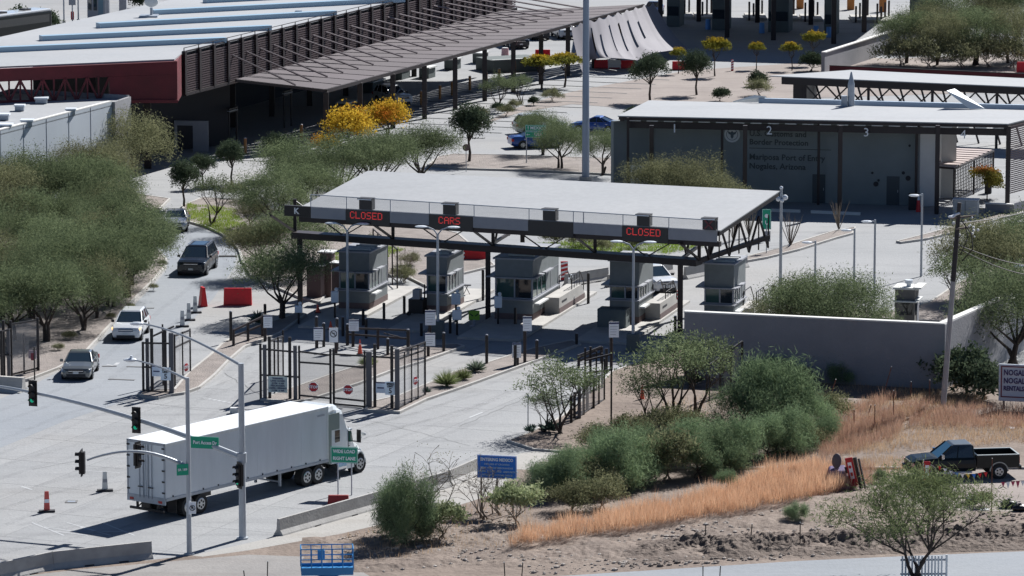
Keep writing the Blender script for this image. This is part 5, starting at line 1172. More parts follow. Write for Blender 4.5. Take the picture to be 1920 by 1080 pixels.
def car(name, label, cat, loc, rz, L, Wd, H, m, kind='sedan', lamps=LIT, wr=.33, grille=INK, rails=False, group=None):
    o = thing(name, label, cat, loc, rz, group); hw = Wd/2; f = L/2
    if kind == 'sedan':
        st = [(f-.02,hw*.72,.30,.62,.0),(f-.12,hw*.90,.22,.74,.02),(f-.45,hw*.98,.2,.84,.03),(f-1.15,hw,.2,.93,.04),(f-1.5,hw,.2,.97,.02),(0,hw,.2,.98,0),(-f+1.25,hw,.2,1.0,.0),(-f+.95,hw*.99,.2,1.04,.03),(-f+.25,hw*.94,.24,1.03,.03),(-f+.03,hw*.85,.35,.90,.0)]
        gb = (f-1.35,-f+.85); gt = (f-2.15,-f+1.75); zb = .96
    elif kind == 'suv':
        h1 = H*.60
        st = [(f-.02,hw*.80,.36,h1-.28,.0),(f-.10,hw*.94,.28,h1-.12,.02),(f-.4,hw*.99,.26,h1-.03,.04),(f-1.05,hw,.26,h1+.02,.05),(f-1.3,hw,.26,h1+.04,.0),(0,hw,.26,h1+.04,0),(-f+.3,hw*.99,.28,h1+.06,.0),(-f+.03,hw*.93,.38,h1,.0)]
        gb = (f-1.4,-f+.15); gt = (f-2.35,-f+.6); zb = h1+.03
    b = loft(MB(), st); body = obj('body', b, m, o)
    for p in body.data.polygons: p.use_smooth = False
    wbl, wtl = hw*.90, hw*.70
    G = [(gb[0],-wbl,zb),(gb[0],wbl,zb),(gb[1],wbl,zb),(gb[1],-wbl,zb)]; T = [(gt[0],-wtl,H-.07),(gt[0],wtl,H-.07),(gt[1],wtl,H-.07),(gt[1],-wtl,H-.07)]
    obj('windscreen', MB().add([G[0],G[1],T[1],T[0]],[(0,1,2,3)]), GLASSB, o)
    obj('rear_window', MB().add([G[2],G[3],T[3],T[2]],[(0,1,2,3)]), GLASS, o)
    for s_, (i, j) in ((1,(1,2)),(-1,(3,0))):
        obj('side_window', MB().add([G[i],G[j],T[j],T[i]],[(0,1,2,3)]), GLASS, o)
    rf = MB().hexa([(gt[0]+.05,-wtl-.03,H-.1),(gt[0]+.05,wtl+.03,H-.1),(gt[1]-.05,wtl+.03,H-.1),(gt[1]-.05,-wtl-.03,H-.1)][::-1],[(gt[0]-.1,-wtl+.08,H),(gt[0]-.1,wtl-.08,H),(gt[1]+.1,wtl-.08,H),(gt[1]+.1,-wtl+.08,H)][::-1])
    obj('roof', rf, m, o, bev=.03)
    pl = MB()
    for i in range(4): pl.tube(G[i], T[i], .045, .04, 5)
    for s_ in (-1, 1):
        for t in ((.47,.50),(.78,.80) if kind == 'suv' else (.80,.86)):
            x0 = gb[0]+(gb[1]-gb[0])*t[0]; x1 = gt[0]+(gt[1]-gt[0])*t[1]; pl.tube((x0,s_*wbl,zb),(x1,s_*wtl,H-.08),.04,.035,5)
        pl.tube((gb[0],s_*wbl,zb),(gb[1],s_*wbl,zb),.03,n=5)
    obj('pillars', pl, m, o)
    if rails: obj('roof_rail', MB().tube((gt[0]-.2,wtl-.05,H+.05),(gt[1]+.1,wtl-.05,H+.05),.025,n=5).tube((gt[0]-.2,-wtl+.05,H+.05),(gt[1]+.1,-wtl+.05,H+.05),.025,n=5), CHROME, o)
    if kind == 'suv' and rails: obj('sunroof', MB().box((gt[0]+gt[1])/2-.9,-.45,H+.001,(gt[0]+gt[1])/2+.9,.45,H+.015), GLASSB, o)
    zl = st[1][3]-.12
    for s_ in (-1, 1):
        obj('headlight', MB().hexa([(f-.14,s_*hw*.93,zl-.08),(f-.02,s_*hw*.52,zl-.1),(f-.16,s_*hw*.52,zl-.1),(f-.5,s_*hw*.93,zl-.04)],[(f-.22,s_*hw*.99,zl+.1),(f-.07,s_*hw*.52,zl+.07),(f-.3,s_*hw*.52,zl+.1),(f-.6,s_*hw*.99,zl+.11)]), lamps, o)
        obj('tail_light', MB().box(-f-.0,s_*hw*.9-.16*s_,zb-.32,-f+.2,s_*hw*.97,zb-.1), TAIL, o)
        mr = MB().box(gb[0]-.28,s_*(hw+.02),zb+.0,gb[0]-.1,s_*(hw+.2),zb+.15); obj('side_mirror', mr, m if kind == 'sedan' else BLACK, o)
        obj('door_handle', MB().box(-.2,s_*(hw+.0),zb-.14,-.02,s_*(hw+.02),zb-.11).box(-1.2,s_*(hw+.0),zb-.14,-1.02,s_*(hw+.02),zb-.11), CHROME, o)
        obj('door_seam', MB().box(gb[0]-.25,s_*hw*1.0,.35,gb[0]-.23,s_*(hw+.006),zb-.04).box(-.28,s_*hw*1.0,.35,-.26,s_*(hw+.006),zb-.04).box(-1.3,s_*hw*1.0,.5,-1.28,s_*(hw+.006),zb-.04), INK, o)
        for x in (f-.95, -f+.98):
            obj('wheel_arch', MB().tube((x,s_*(hw-.02),wr),(x,s_*(hw+.004),wr),wr+.075,n=22), INK, o); wheel(o, x, s_*(hw-.09), wr, .22, s_)
    zg = st[1][3]-.1
    obj('grille', MB().box(f-.1,-hw*.5,zg-.12,f+.0,hw*.5,zg+.06), grille, o); obj('bumper_intake', MB().box(f-.1,-hw*.62,.30,f+.02,hw*.62,.44), INK, o)
    obj('grille_bar', MB().box(f-.02,-hw*.48,zg-.04,f+.012,hw*.48,zg-.01), CHROME, o); obj('number_plate', MB().box(f-.02,-.17,.46,f+.03,.17,.58), PLATE, o)
    obj('underbody', MB().box(-f+.3,-hw*.85,.16,f-.3,hw*.85,.3), INK, o)
    return o
GREY = paint('paint_grey_green', (.12,.13,.13)); WHT = paint('paint_white', (.62,.64,.66), 0, .35); DKN = mat('paint_dark_navy', (.010,.014,.022), .25, 0, spec=.6); SLV = paint('paint_silver', (.42,.43,.44), .5); BKP = mat('paint_black_green', (.006,.010,.011), .3, 0, spec=.35)
BLP = paint('paint_blue', (.01,.06,.28), .3)
def at(u, v): return P(u, v)
car('sedan', 'grey sedan leading the line down the exit road, nearest the traffic lights', 'car', at(151,702), ang(257,560,110,693)+.07, 4.85, 1.86, 1.47, GREY)
car('white_suv', 'white SUV with glowing headlights second in line on the exit road', 'car', at(246,630), ang(300,540,222,640)-.02, 4.75, 1.88, 1.68, WHT, 'suv', lamps=LITW, grille=mat('grille_blue',(.05,.09,.15),.4), rails=False)
car('dark_suv', 'large dark navy SUV rounding the bend of the exit road', 'car', at(371,508), R(-97), 5.3, 2.05, 1.85, DKN, 'suv', wr=.4, rails=True)
car('silver_sedan', 'silver sedan last in line, half hidden by the grove', 'car', at(330,428), R(-88), 4.8, 1.84, 1.45, SLV)
car('white_suv', 'white SUV parked behind the right-centre booth, its side to the sun', 'car', at(1226,543), R(-68), 4.7, 1.85, 1.7, WHT, 'suv')
car('blue_sedan', 'bright blue sedan behind the MEXICO USA sign', 'car', at(1004,276), R(14), 4.6, 1.8, 1.45, BLP)
car('white_suv', 'white SUV with dark windows just behind the blue sedan', 'car', at(1012,250), R(14), 4.6, 1.85, 1.75, WHT, 'suv')
car('blue_sedan', 'blue sedan with a glaring windscreen right of the tall grey pole', 'car', at(1118,248), R(165), 4.6, 1.8, 1.45, BLP)
car('white_suv', 'white SUV in the canopy shade behind the golden tree', 'car', at(736,195), R(-60), 4.7, 1.85, 1.75, WHT, 'suv')
car('white_suv', 'white SUV near the torn fabric, at the top of the picture', 'car', at(1056,70), R(-78), 5.0, 1.95, 1.85, WHT, 'suv')
car('dark_suv', 'dark blue SUV beside the thick canopy column', 'car', at(966,88), R(-75), 4.8, 1.9, 1.75, DKN, 'suv')
car('dark_suv', 'dark SUV parked behind the one at the thick canopy column', 'car', at(1005,72), R(-75), 4.8, 1.9, 1.75, DKN, 'suv')
car('blue_sedan', 'blue sedan in the shade at the top beyond the fabric', 'car', at(1226,28), R(-100), 4.6, 1.8, 1.5, BLP)
# bus at the upper left
o = thing('coach_bus', 'dark coach with white roof parked at the upper left corner', 'bus', at(20,75), R(58))
obj('body', MB().box(-5.5,-1.25,.4,5.5,1.25,2.7), BKP, o, bev=.12); obj('roof', MB().box(-5.4,-1.2,2.7,5.4,1.2,2.95), WHT, o, bev=.1); obj('window', MB().box(-5,-1.28,1.6,5,-1.25,2.4), GLASS, o); obj('windscreen', MB().box(-5.53,-1.1,1.3,-5.5,1.1,2.5), GLASS, o); obj('roof_hatch', MB().box(-2,-.4,2.95,-1,.4,3.1).box(2,-.4,2.95,3,.4,3.1), INK, o)
for x in (-3.6, 3.6):
    for s_ in (-1,1): wheel(o, x, s_*1.15, .5, .28, s_)
o = thing('white_van', 'small white van nose beside the dark coach', 'van', at(14,62), R(-60)); obj('body', loft(MB(), [(1.5,.8,.4,1.0,0),(1.3,.95,.3,1.3,.03),(.6,1,.3,1.5,.03),(-2.2,1,.3,2.2,.05)]), WHT, o); obj('windscreen', MB().hexa([(.62,-.85,1.5),(.62,.85,1.5),(.4,.85,1.5),(.4,-.85,1.5)],[(.2,-.75,2.1),(.2,.75,2.1),(0,.75,2.1),(0,-.75,2.1)]), GLASS, o)
for x in (.9,-1.6):
    for s_ in (-1,1): wheel(o, x, s_*.92, .34, .22, s_)
# --- black pickup: local +x is the nose
o = thing('pickup_truck', 'black extended-cab pickup with white side step parked on the dusty lot', 'pickup', at(1802,893), R(188)); hw = 1.0
obj('body', loft(MB(), [(2.98,.80,.50,.86,0),(2.90,.95,.42,1.0,.02),(2.6,.99,.42,1.12,.04),(1.75,1.0,.45,1.19,.05),(1.45,1.0,.45,1.20,.0),(-.55,1.0,.45,1.20,0),(-.58,.99,.45,1.2,0)]), BKP, o)
bd = MB(); bd.box(-2.98,-.99,.62,-.64,-.88,1.30).box(-2.98,.88,.62,-.64,.99,1.30).box(-2.98,-.88,.62,-2.90,.88,1.30).box(-.74,-.88,.62,-.64,.88,1.30).box(-2.9,-.88,.6,-.7,.88,.72)
obj('bed', bd, BKP, o); obj('bed_rail', MB().box(-2.98,.86,1.30,-.64,1.0,1.335).box(-2.98,-1.0,1.30,-.64,-.86,1.335).box(-2.99,-.86,1.30,-2.9,.86,1.33), mat('rail_grey',(.35,.38,.38),.4), o)
G = [(1.5,-.9,1.18),(1.5,.9,1.18),(-.5,.9,1.18),(-.5,-.9,1.18)]; T = [(.72,-.72,1.83),(.72,.72,1.83),(-.42,.76,1.83),(-.42,-.76,1.83)]
obj('windscreen', MB().add([G[0],G[1],T[1],T[0]],[(0,1,2,3)]), mat('tinted_blue_glass',(.03,.12,.19),.05,spec=1), o); obj('rear_window', MB().add([G[2],G[3],T[3],T[2]],[(0,1,2,3)]), GLASS, o)
for i, j in ((1,2),(3,0)): obj('side_window', MB().add([G[i],G[j],T[j],T[i]],[(0,1,2,3)]), GLASS, o)
obj('roof', MB().hexa([(.75,-.74,1.8),(.75,.74,1.8),(-.45,.78,1.8),(-.45,-.78,1.8)][::-1],[(.6,-.66,1.9),(.6,.66,1.9),(-.38,.7,1.9),(-.38,-.7,1.9)][::-1]), mat('paint_faded_roof',(.10,.12,.14),.35,.3), o, bev=.03)
pl = MB()
for i in range(4): pl.tube(G[i],T[i],.05,.045,5)
for s_ in (-1,1): pl.tube((.45,s_*.9,1.18),(.35,s_*.74,1.8),.04,n=5)
obj('pillars', pl, BKP, o)
for s_ in (-1,1):
    obj('headlight', MB().box(2.82,s_*.86-.14,.80,2.96,s_*.86+.10,.95), mat('amber_headlight',(.65,.45,.35),.3), o)
    obj('side_mirror', MB().box(1.22,s_*.95,1.2,1.36,s_*1.2,1.42), CHROME, o); obj('side_step', MB().box(-.35,s_*.92,.38,1.5,s_*1.08,.46), OFFW, o); obj('tail_light', MB().box(-3.0,s_*.86-.1,.85,-2.97,s_*.86+.12,1.2), TAIL, o)
    obj('door_seam', MB().box(1.3,s_*1.0,.55,1.32,s_*1.006,1.15).box(.42,s_*1.0,.55,.44,s_*1.006,1.15).box(-.5,s_*1.0,.55,-.48,s_*1.006,1.15), INK, o)
    obj('door_handle', MB().box(.5,s_*1.0,1.0,.68,s_*1.03,1.04), INK, o)
    for x in (2.1,-1.85):
        ar = MB()
        for k in range(10):
            t0 = math.pi*k/10; t1 = math.pi*(k+1)/10; ar.bar((x+.5*math.cos(t0),s_*1.01,.42+.5*math.sin(t0)),(x+.5*math.cos(t1),s_*1.01,.42+.5*math.sin(t1)),.05,.055)
        obj('fender_trim', ar, mat('trim_grey',(.30,.33,.33),.35,.5) if s_ < 0 and x > 0 else MATS['trim_grey'], o); obj('wheel_arch', MB().tube((x,s_*.98,.42),(x,s_*1.004,.42),.47,n=20), INK, o); wheel(o, x, s_*.93, .40, .26, s_)
obj('grille', MB().box(2.9,-.55,.72,3.0,.55,1.0), INK, o); obj('bumper', MB().box(2.85,-.95,.45,3.08,.95,.66), BKP, o, bev=.03); obj('rear_bumper', MB().box(-3.12,-.9,.5,-2.98,.9,.68), BKP, o); obj('tailgate_seam', MB().box(-2.99,-.8,.7,-2.984,.8,1.25), INK, o)
# --- articulated truck
ta = P(235,822,4.1); tb_ = P(314,832,4.1); tc_ = P(613,763,4.1)
dx = (tc_-tb_).normalized(); TL = (tc_-tb_).length+.25; trz = math.atan2(dx.y, dx.x); mid = (ta+tb_)/2
o = thing('semi_truck', 'white sleeper-cab truck pulling a long white box trailer past the traffic lights', 'truck', (mid.x, mid.y, 0), trz)
HW = 1.3; ZF = 1.12; TT = 4.1
TRW = mat('trailer_white', (.56,.59,.62), .35, .1, var=.07, vscale=1.2, stretch=(1,1,.25), detail=8); TRT = mat('trailer_roof', (.80,.81,.81), .35, var=.02)
tr = obj('trailer', MB().box(0,-HW,ZF,TL,HW,TT-.03), TRW, o)
obj('trailer_roof', MB().box(-.02,-HW-.02,TT-.03,TL+.01,HW+.02,TT), TRT, tr)
obj('corner_rail', MB().box(-.03,-HW-.025,TT-.16,TL+.02,-HW,TT-.03).box(-.03,HW,TT-.16,TL+.02,HW+.025,TT-.03).box(TL-.1,-HW-.02,ZF,TL+.015,-HW,TT-.16), OFFW, tr)
obj('lower_rail', MB().box(0,-HW-.03,ZF-.05,TL,-HW,ZF+.10).box(0,HW,ZF-.05,TL,HW+.03,ZF+.10), GALV, tr)
rv = MB()
for k in range(int(TL/1.2)): rv.box(.5+k*1.2,-HW-.045,ZF+.12,.56+k*1.2,-HW-.002,ZF+.2)
obj('side_marker', rv, INK, tr)
sj = MB()
for k in range(1, int(TL/1.22)): sj.box(k*1.22,-HW-.004,ZF+.12,k*1.22+.02,-HW,TT-.17)
obj('side_seam', sj, mat('seam_grey',(.60,.63,.66),.5), tr)
for s_ in (-1,1):
    dr = obj('rear_door', MB().box(-.06,min(s_*.03,s_*1.2),ZF+.12,0,max(s_*.03,s_*1.2),TT-.14), mat('door_white',(.60,.64,.67),.35,.1,var=.05) if s_ < 0 else MATS['door_white'], tr)
    hg = MB()
    for k in range(5): hg.box(-.1,s_*1.2-.09,ZF+.35+k*.58,-.05,s_*1.2+.09,ZF+.43+k*.58)
    obj('hinge', hg, BLACK, dr); obj('lock_rod', MB().tube((-.10,s_*.16,ZF),(-.10,s_*.16,TT-.15),.03,n=6).tube((-.1,s_*.42,ZF),(-.1,s_*.42,TT-.15),.022,n=6), GALV, dr)
    obj('lock_handle', MB().box(-.15,s_*.16-.02,ZF+.55,-.1,s_*.5,ZF+.6), BLACK, dr)
obj('rear_frame', MB().box(-.08,-HW,ZF-.25,0,HW,ZF+.12).box(-.07,-HW,TT-.14,0,HW,TT-.04).box(-.07,-HW,ZF,0,-HW+.09,TT).box(-.07,HW-.09,ZF,0,HW,TT), GALV, tr)
obj('tail_light', MB().box(-.1,-1.1,ZF-.18,-.08,-.85,ZF-.05).box(-.1,.85,ZF-.18,-.08,1.1,ZF-.05), TAIL, tr)
obj('underride_guard', MB().box(-.06,-1.15,.45,.06,1.15,.57).box(0,-.75,.5,.1,-.65,ZF-.2).box(0,.65,.5,.1,.75,ZF-.2).bar((.05,-.7,.55),(.05,-1.1,ZF-.2),.05,.06).bar((.05,.7,.55),(.05,.25,ZF-.2),.05,.06), BLACK, tr)
obj('trailer_frame', MB().box(.1,-.55,ZF-.28,TL-.3,-.45,ZF).box(.1,.45,ZF-.28,TL-.3,.55,ZF).box(1.4,-1.0,.75,3.9,1.0,ZF-.1), BLACK, tr)
obj('mud_flap', MB().box(.9,-1.2,.3,.93,-.6,ZF-.1), BLACK, tr); obj('mud_flap', MB().box(.9,.6,.3,.93,1.2,ZF-.1), BLACK, tr)
obj('landing_gear', MB().box(TL-3.6,-.9,.25,TL-3.48,-.78,ZF).box(TL-3.6,.78,.25,TL-3.48,.9,ZF).bar((TL-3.55,-.85,.5),(TL-3.55,.85,.5),.08,.08), GALV, tr)
for x in (1.75, 2.75):
    for s_ in (-1,1): wheel(tr, x, s_*1.06, .51, .48, s_, 6)
obj('small_emblem', MB().box(TL-.9,-HW-.012,TT-.46,TL-.3,-HW-.004,TT-.36), INKF, tr)
# tractor
CX = TL+.12
obj('frame', MB().box(CX-5.0,-.45,.7,CX+5.2,.45,.95), BLACK, o)
for x in (TL-1.75, TL-.80):
    for s_ in (-1,1): wheel(o, x, s_*1.02, .51, .5, s_, 6)
CW = paint('cab_white', (.70,.73,.73), 0, .35)
def sect(b, st):
    """stations (x, halfwidth, z0, z1) with rounded top corners"""
    n = 8
    for x, w_, z0, z1 in st:
        b.v += [(x,-w_,z0),(x,-w_,z1-.28),(x,-w_*.92,z1-.08),(x,-w_*.7,z1),(x,w_*.7,z1),(x,w_*.92,z1-.08),(x,w_,z1-.28),(x,w_,z0)]
    for i in range(len(st)-1):
        for j in range(n): b.f.append((i*n+j,i*n+(j+1)%n,(i+1)*n+(j+1)%n,(i+1)*n+j))
    b.f.append(tuple(range(n))[::-1]); b.f.append(tuple(range((len(st)-1)*n,len(st)*n))); return b
obj('sleeper_cab', sect(MB(), [(CX+.45,1.18,.85,3.55),(CX+1.2,1.2,.85,3.85),(CX+2.0,1.2,.85,3.75),(CX+2.55,1.18,.85,3.0),(CX+2.9,1.14,.85,2.75)]), CW, o)
obj('cab', sect(MB(), [(CX+2.9,1.12,.75,2.62),(CX+3.35,1.08,.75,2.55),(CX+3.5,1.06,.75,2.35),(CX+4.0,1.02,.75,1.78)]), CW, o)
obj('hood', sect(MB(), [(CX+3.9,1.0,.72,1.80),(CX+4.5,.94,.72,1.66),(CX+5.0,.85,.72,1.50),(CX+5.25,.72,.75,1.25)]), CW, o)
obj('roof_fairing', sect(MB(), [(CX+.15,1.16,2.9,4.02),(CX+.9,1.14,3.5,4.08),(CX+1.7,1.0,3.6,3.98),(CX+2.3,.85,3.3,3.55)]), CW, o)
for s_ in (-1,1):
    obj('side_fairing', MB().box(CX+.02,s_*1.225-.02,2.72,CX+1.5,s_*1.225+.02,3.62).box(CX+.02,s_*1.2-.02,.9,CX+.45,s_*1.2+.02,2.72), mat('fairing_grey_green',(.20,.24,.22),.4) if s_ < 0 else MATS['fairing_grey_green'], o)
    obj('sleeper_window', MB().box(CX+.95,min(s_*1.195,s_*1.215),2.0,CX+1.6,max(s_*1.195,s_*1.215),2.65), GLASS, o)
    obj('side_window', MB().add([(CX+2.95,s_*1.135,1.85),(CX+3.75,s_*1.06,1.78),(CX+3.45,s_*1.085,2.42),(CX+2.95,s_*1.13,2.45)],[(0,1,2,3)]), GLASSG, o)
    obj('door_seam', MB().box(CX+2.86,min(s_*1.14,s_*1.165),.9,CX+2.9,max(s_*1.14,s_*1.165),2.7), INK, o)
    obj('door_handle', MB().box(CX+3.0,min(s_*1.12,s_*1.15),1.6,CX+3.15,max(s_*1.12,s_*1.15),1.64), INK, o)
    obj('side_mirror', MB().box(CX+3.85,min(s_*1.25,s_*1.5),1.75,CX+3.97,max(s_*1.25,s_*1.5),2.45).tube((CX+3.8,s_*1.0,1.8),(CX+3.9,s_*1.4,1.8),.03,n=5), BLACK, o)
    obj('hood_mirror', MB().tube((CX+4.8,s_*.85,1.5),(CX+4.95,s_*1.15,2.05),.025,n=5).ball((CX+4.97,s_*1.18,2.1),.15,(1,1.2,.7)), OFFW, o)
    fe = MB()
    for k in range(9):
        t0 = math.pi*(k/9); t1 = math.pi*((k+1)/9); fe.bar((CX+4.45+.66*math.cos(t0),s_*1.0,.52+.66*math.sin(t0)),(CX+4.45+.66*math.cos(t1),s_*1.0,.52+.66*math.sin(t1)),.42,.07)
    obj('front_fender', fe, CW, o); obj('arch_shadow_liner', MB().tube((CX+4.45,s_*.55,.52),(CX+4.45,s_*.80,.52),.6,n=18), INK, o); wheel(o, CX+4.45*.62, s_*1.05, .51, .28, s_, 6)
    obj('headlight', MB().ball((CX+5.0,s_*.85,1.15),.2,(.9,.7,.7)), LIT, o)
    obj('fuel_tank', MB().tube((CX+1.1,s_*.98,.62),(CX+2.4,s_*.98,.62),.32,n=14), CHROME, o); obj('side_skirt', MB().box(CX+1.3,s_*1.16-.02,.4,CX+3.7,s_*1.16+.02,.95), CW, o); obj('step', MB().box(CX+2.9,s_*1.14-.03,.45,CX+3.6,s_*1.14+.06,.52), GALV, o)
obj('windscreen', MB().add([(CX+4.02,-.85,1.82),(CX+4.02,.85,1.82),(CX+3.52,.85,2.42),(CX+3.52,-.85,2.42)],[(0,1,2,3)]), GLASSB, o)
obj('visor', MB().box(CX+3.4,-1.0,2.42,CX+3.75,1.0,2.5), CW, o); obj('bumper', MB().box(CX+5.05,-1.15,.4,CX+5.35,1.15,.78), CW, o, bev=.05); obj('grille', MB().box(CX+5.22,-.5,.8,CX+5.3,.5,1.3), INK, o); obj('exhaust', MB().tube((CX+.7,-.9,.9),(CX+.7,-.9,1.3),.1,n=8), CHROME, o)
obj('air_hose', MB().path([(TL,-.3,2.2),(CX+.2,-.25,1.6),(CX+.5,-.3,2.3)],.03,5), BLACK, o); obj('drive_fender', MB().box(TL-1.1,-1.25,1.06,TL-.1,-.75,1.1).box(TL-2.4,-1.25,1.06,TL-1.4,-.75,1.1), BLACK, o)

# the tractor is turning away, so its length is short for its width: bring every cab part to the real wheelbase seen
for ch in o.children:
    if ch.name.split('.')[0] in ('wheel', 'trailer'): continue
    for v in ch.data.vertices: v.co.x = CX+(v.co.x-CX)*.62
# ------------------------------------------------------------ street furniture
def postbase(u, v, z=0): return P(u, v)+Vector((0,0,z))
def W_of(u0, u1, v): return (u1-u0)/FPX*P((u0+u1)/2, v).y
def signboard(parent, w_, h_, z, m, edge=None, em=.02, y=-.03, x=0, name='sign_panel', rz=0):
    M_ = Matrix.Rotation(rz,4,'Z')
    p = obj(name, MB().box(x-w_/2,y-.015,z-h_/2,x+w_/2,y+.015,z+h_/2,M_), m, parent)
    if edge: obj('border', MB().box(x-w_/2+em,y-.018,z-h_/2+em,x+w_/2-em,y-.016,z-h_/2+em*2,M_).box(x-w_/2+em,y-.018,z+h_/2-em*2,x+w_/2-em,y-.016,z+h_/2-em,M_).box(x-w_/2+em,y-.018,z-h_/2+em,x-w_/2+em*2,y-.016,z+h_/2-em,M_).box(x+w_/2-em*2,y-.018,z-h_/2+em,x+w_/2-em,y-.016,z+h_/2-em,M_), edge, p)
    return p
# wide load sign
o = thing('road_sign', 'green WIDE LOAD RIGHT LANE sign on two thin posts in front of the truck', 'sign', postbase(646,928), R(-9))
zt = ZT(646,928,838); zb_ = ZT(646,928,868); wd = W_of(619,672,928); zc = (zt+zb_)/2
signboard(o, wd, zt-zb_, zc, SIGNG, WSIGN)
text('WIDE LOAD', .25, WSIGN, o, (0,-.05,zc+.19), bold=.008, sx=.86); text('RIGHT LANE', .25, WSIGN, o, (0,-.05,zc-.19), bold=.008, sx=.86)
for x in (-wd*.24, wd*.26): obj('post', MB().box(x-.03,-.01,0,x+.03,.05,zt-.1), GALV, o)
# entering mexico
o = thing('road_sign', 'blue ENTERING MEXICO notice board on three posts beside the bushes', 'sign', postbase(932,962), R(-13))
zt = ZT(932,962,854); zb_ = ZT(932,962,897); wd = W_of(894,969,960)*1.03; zc = (zt+zb_)/2
signboard(o, wd, zt-zb_, zc, SIGNB, WSIGN)
text('ENTERING MEXICO', .225, WSIGN, o, (0,-.05,zc+.38), bold=.008, sx=.88)
for k, s_ in enumerate(('DECLARE AT CROSSING','NEW VEHICLES MERCHANDISE','FIREARMS  ILLEGAL  AND  AMMUNITION','DUTIES AT CUSTOMS OFFICE')): text(s_, .125, mat('sign_pale_text',(.45,.60,.72),.5) if k == 0 else MATS['sign_pale_text'], o, (0,-.05,zc+.14-k*.19), bold=.002)
for x in (-.85,.0,.85): obj('post', MB().box(x-.04,-.01,-.1,x+.04,.05,zt-.1), WOOD, o)
# mexico / usa
o = thing('road_sign', 'green MEXICO and USA arrow sign in front of the blue sedan', 'sign', postbase(987,308), R(-5))
zt = ZT(987,308,234); zb_ = ZT(987,308,258); wd = W_of(985,1025,308); zc = (zt+zb_)/2
for dz, s_ in ((.27,'MEXICO'),(-.27,'USA')):
    signboard(o, wd, .5, zc+dz, SIGNG, WSIGN, .02, x=wd/2-.1); text(s_, .36, WSIGN, o, (wd/2+.12,-.05,zc+dz), bold=.008)
obj('arrow', MB().box(.13,-.06,zc+.15,.17,-.05,zc+.38).add([(.06,-.06,zc+.33),(.24,-.06,zc+.33),(.15,-.06,zc+.43)],[(0,1,2)]).box(.06,-.06,zc-.29,.3,-.05,zc-.25).add([(.12,-.06,zc-.36),(.12,-.06,zc-.18),(.0,-.06,zc-.27)],[(0,1,2)]), WSIGN, o)
obj('post', MB().tube((.0,.03,0),(.0,.03,zt),.045,n=6), GALV, o)
# hanging green lane sign at the canopy end
o = thing('road_sign', 'narrow green sign with rounded white symbol beside the camera pole', 'sign', postbase(1437,452)); zt = ZT(1437,452,392); zb_ = ZT(1437,452,430)
signboard(o, .66, zt-zb_, (zt+zb_)/2, SIGNG, WSIGN); obj('symbol', MB().tube((0,-.05,(zt+zb_)/2+.25),(0,-.06,(zt+zb_)/2+.25),.15,n=12), WSIGN, o); text('U', .4, WSIGN, o, (.02,-.06,(zt+zb_)/2-.25), bold=.01)
obj('post', MB().tube((0,.03,0),(0,.03,zt),.04,n=6), GALV, o)
o = thing('lane_sign', 'small grey notice sign under the narrow green sign', 'sign', postbase(1437,478)); signboard(o, .55, .75, ZT(1437,478,443), PANELG); obj('post', MB().tube((0,.03,0),(0,.03,2.2),.03,n=6), GALV, o)
# --- traffic signals
def signal_head(parent, p, rz, lit=None, back=False, s_=1.0):
    M_ = Matrix.Translation(Vector(p)) @ Matrix.Rotation(rz,4,'Z')
    h = obj('signal_head', MB().box(-.24*s_,-.02,-.68*s_,.24*s_,.02,.68*s_,M_).box(-.16*s_,-.12,-.55*s_,.16*s_,.16,.55*s_,M_), BLACK, parent)
    for k, z in enumerate((.36,0,-.36)):
        v = MB(); 
        for q in range(7):
            t0 = math.pi*q/7; t1 = math.pi*(q+1)/7; v.bar(M_ @ Vector((.14*math.cos(t0)*s_,-.22,z*s_+.14*math.sin(t0)*s_)), M_ @ Vector((.14*math.cos(t1)*s_,-.22,z*s_+.14*math.sin(t1)*s_)), .2, .02)
        obj('visor', v, BLACK, h)
        obj('lens', MB().tube(M_ @ Vector((0,-.12,z*s_)), M_ @ Vector((0,-.14,z*s_)), .11*s_, n=10), LEDG if (lit == k) else INK, h)
    return h
o = thing('traffic_signal', 'thick grey signal pole with long mast arm carrying Port Access Dr sign', 'traffic signal', postbase(455,1010))
L0 = Vector(o.location); zp = ZT(455,1010,681); obj('pole', MB().tube((0,0,0),(0,0,zp),.19,.14,14).tube((0,0,0),(0,0,.08),.3,n=12), POLE, o)
za_ = ZT(455,1010,858); tip = P(-60,716,6.4)-L0
arm = []
for k in range(13):
    t = k/12; q = Vector((0,0,za_)).lerp(tip, t); q.z = za_+(tip.z-za_)*(1-(1-t)**1.9); arm.append(q)
obj('mast_arm', MB().path(arm, [.15-.09*k/12 for k in range(13)], 10), POLE, o); obj('arm_collar', MB().tube((0,0,za_-.25),(0,0,za_+.25),.24,n=12), POLE, o)
def arm_at(u):
    return min([arm[i].lerp(arm[i+1], j/20) for i in range(12) for j in range(20)], key=lambda q: abs(proj(q+L0)[0]-u))
for u in (62, 257): q = arm_at(u); signal_head(o, q+Vector((0,-.2,.0)), R(-20), lit=2)
signal_head(o, Vector((-.12,-.3,ZT(455,1010,889))), R(-60), lit=2)
q = arm_at(384); sg = obj('street_sign', MB().box(-.74,-.04,-.27,.74,.0,.33,Matrix.Translation(q+Vector((0,-.25,.05))) @ Matrix.Rotation(R(-14),4,'Z')), SIGNG, o)
ln = text('Port Access Dr', .25, WSIGN, sg, q+Vector((0,-.31,.08)), rz=R(-14), bold=.006, sx=.8)
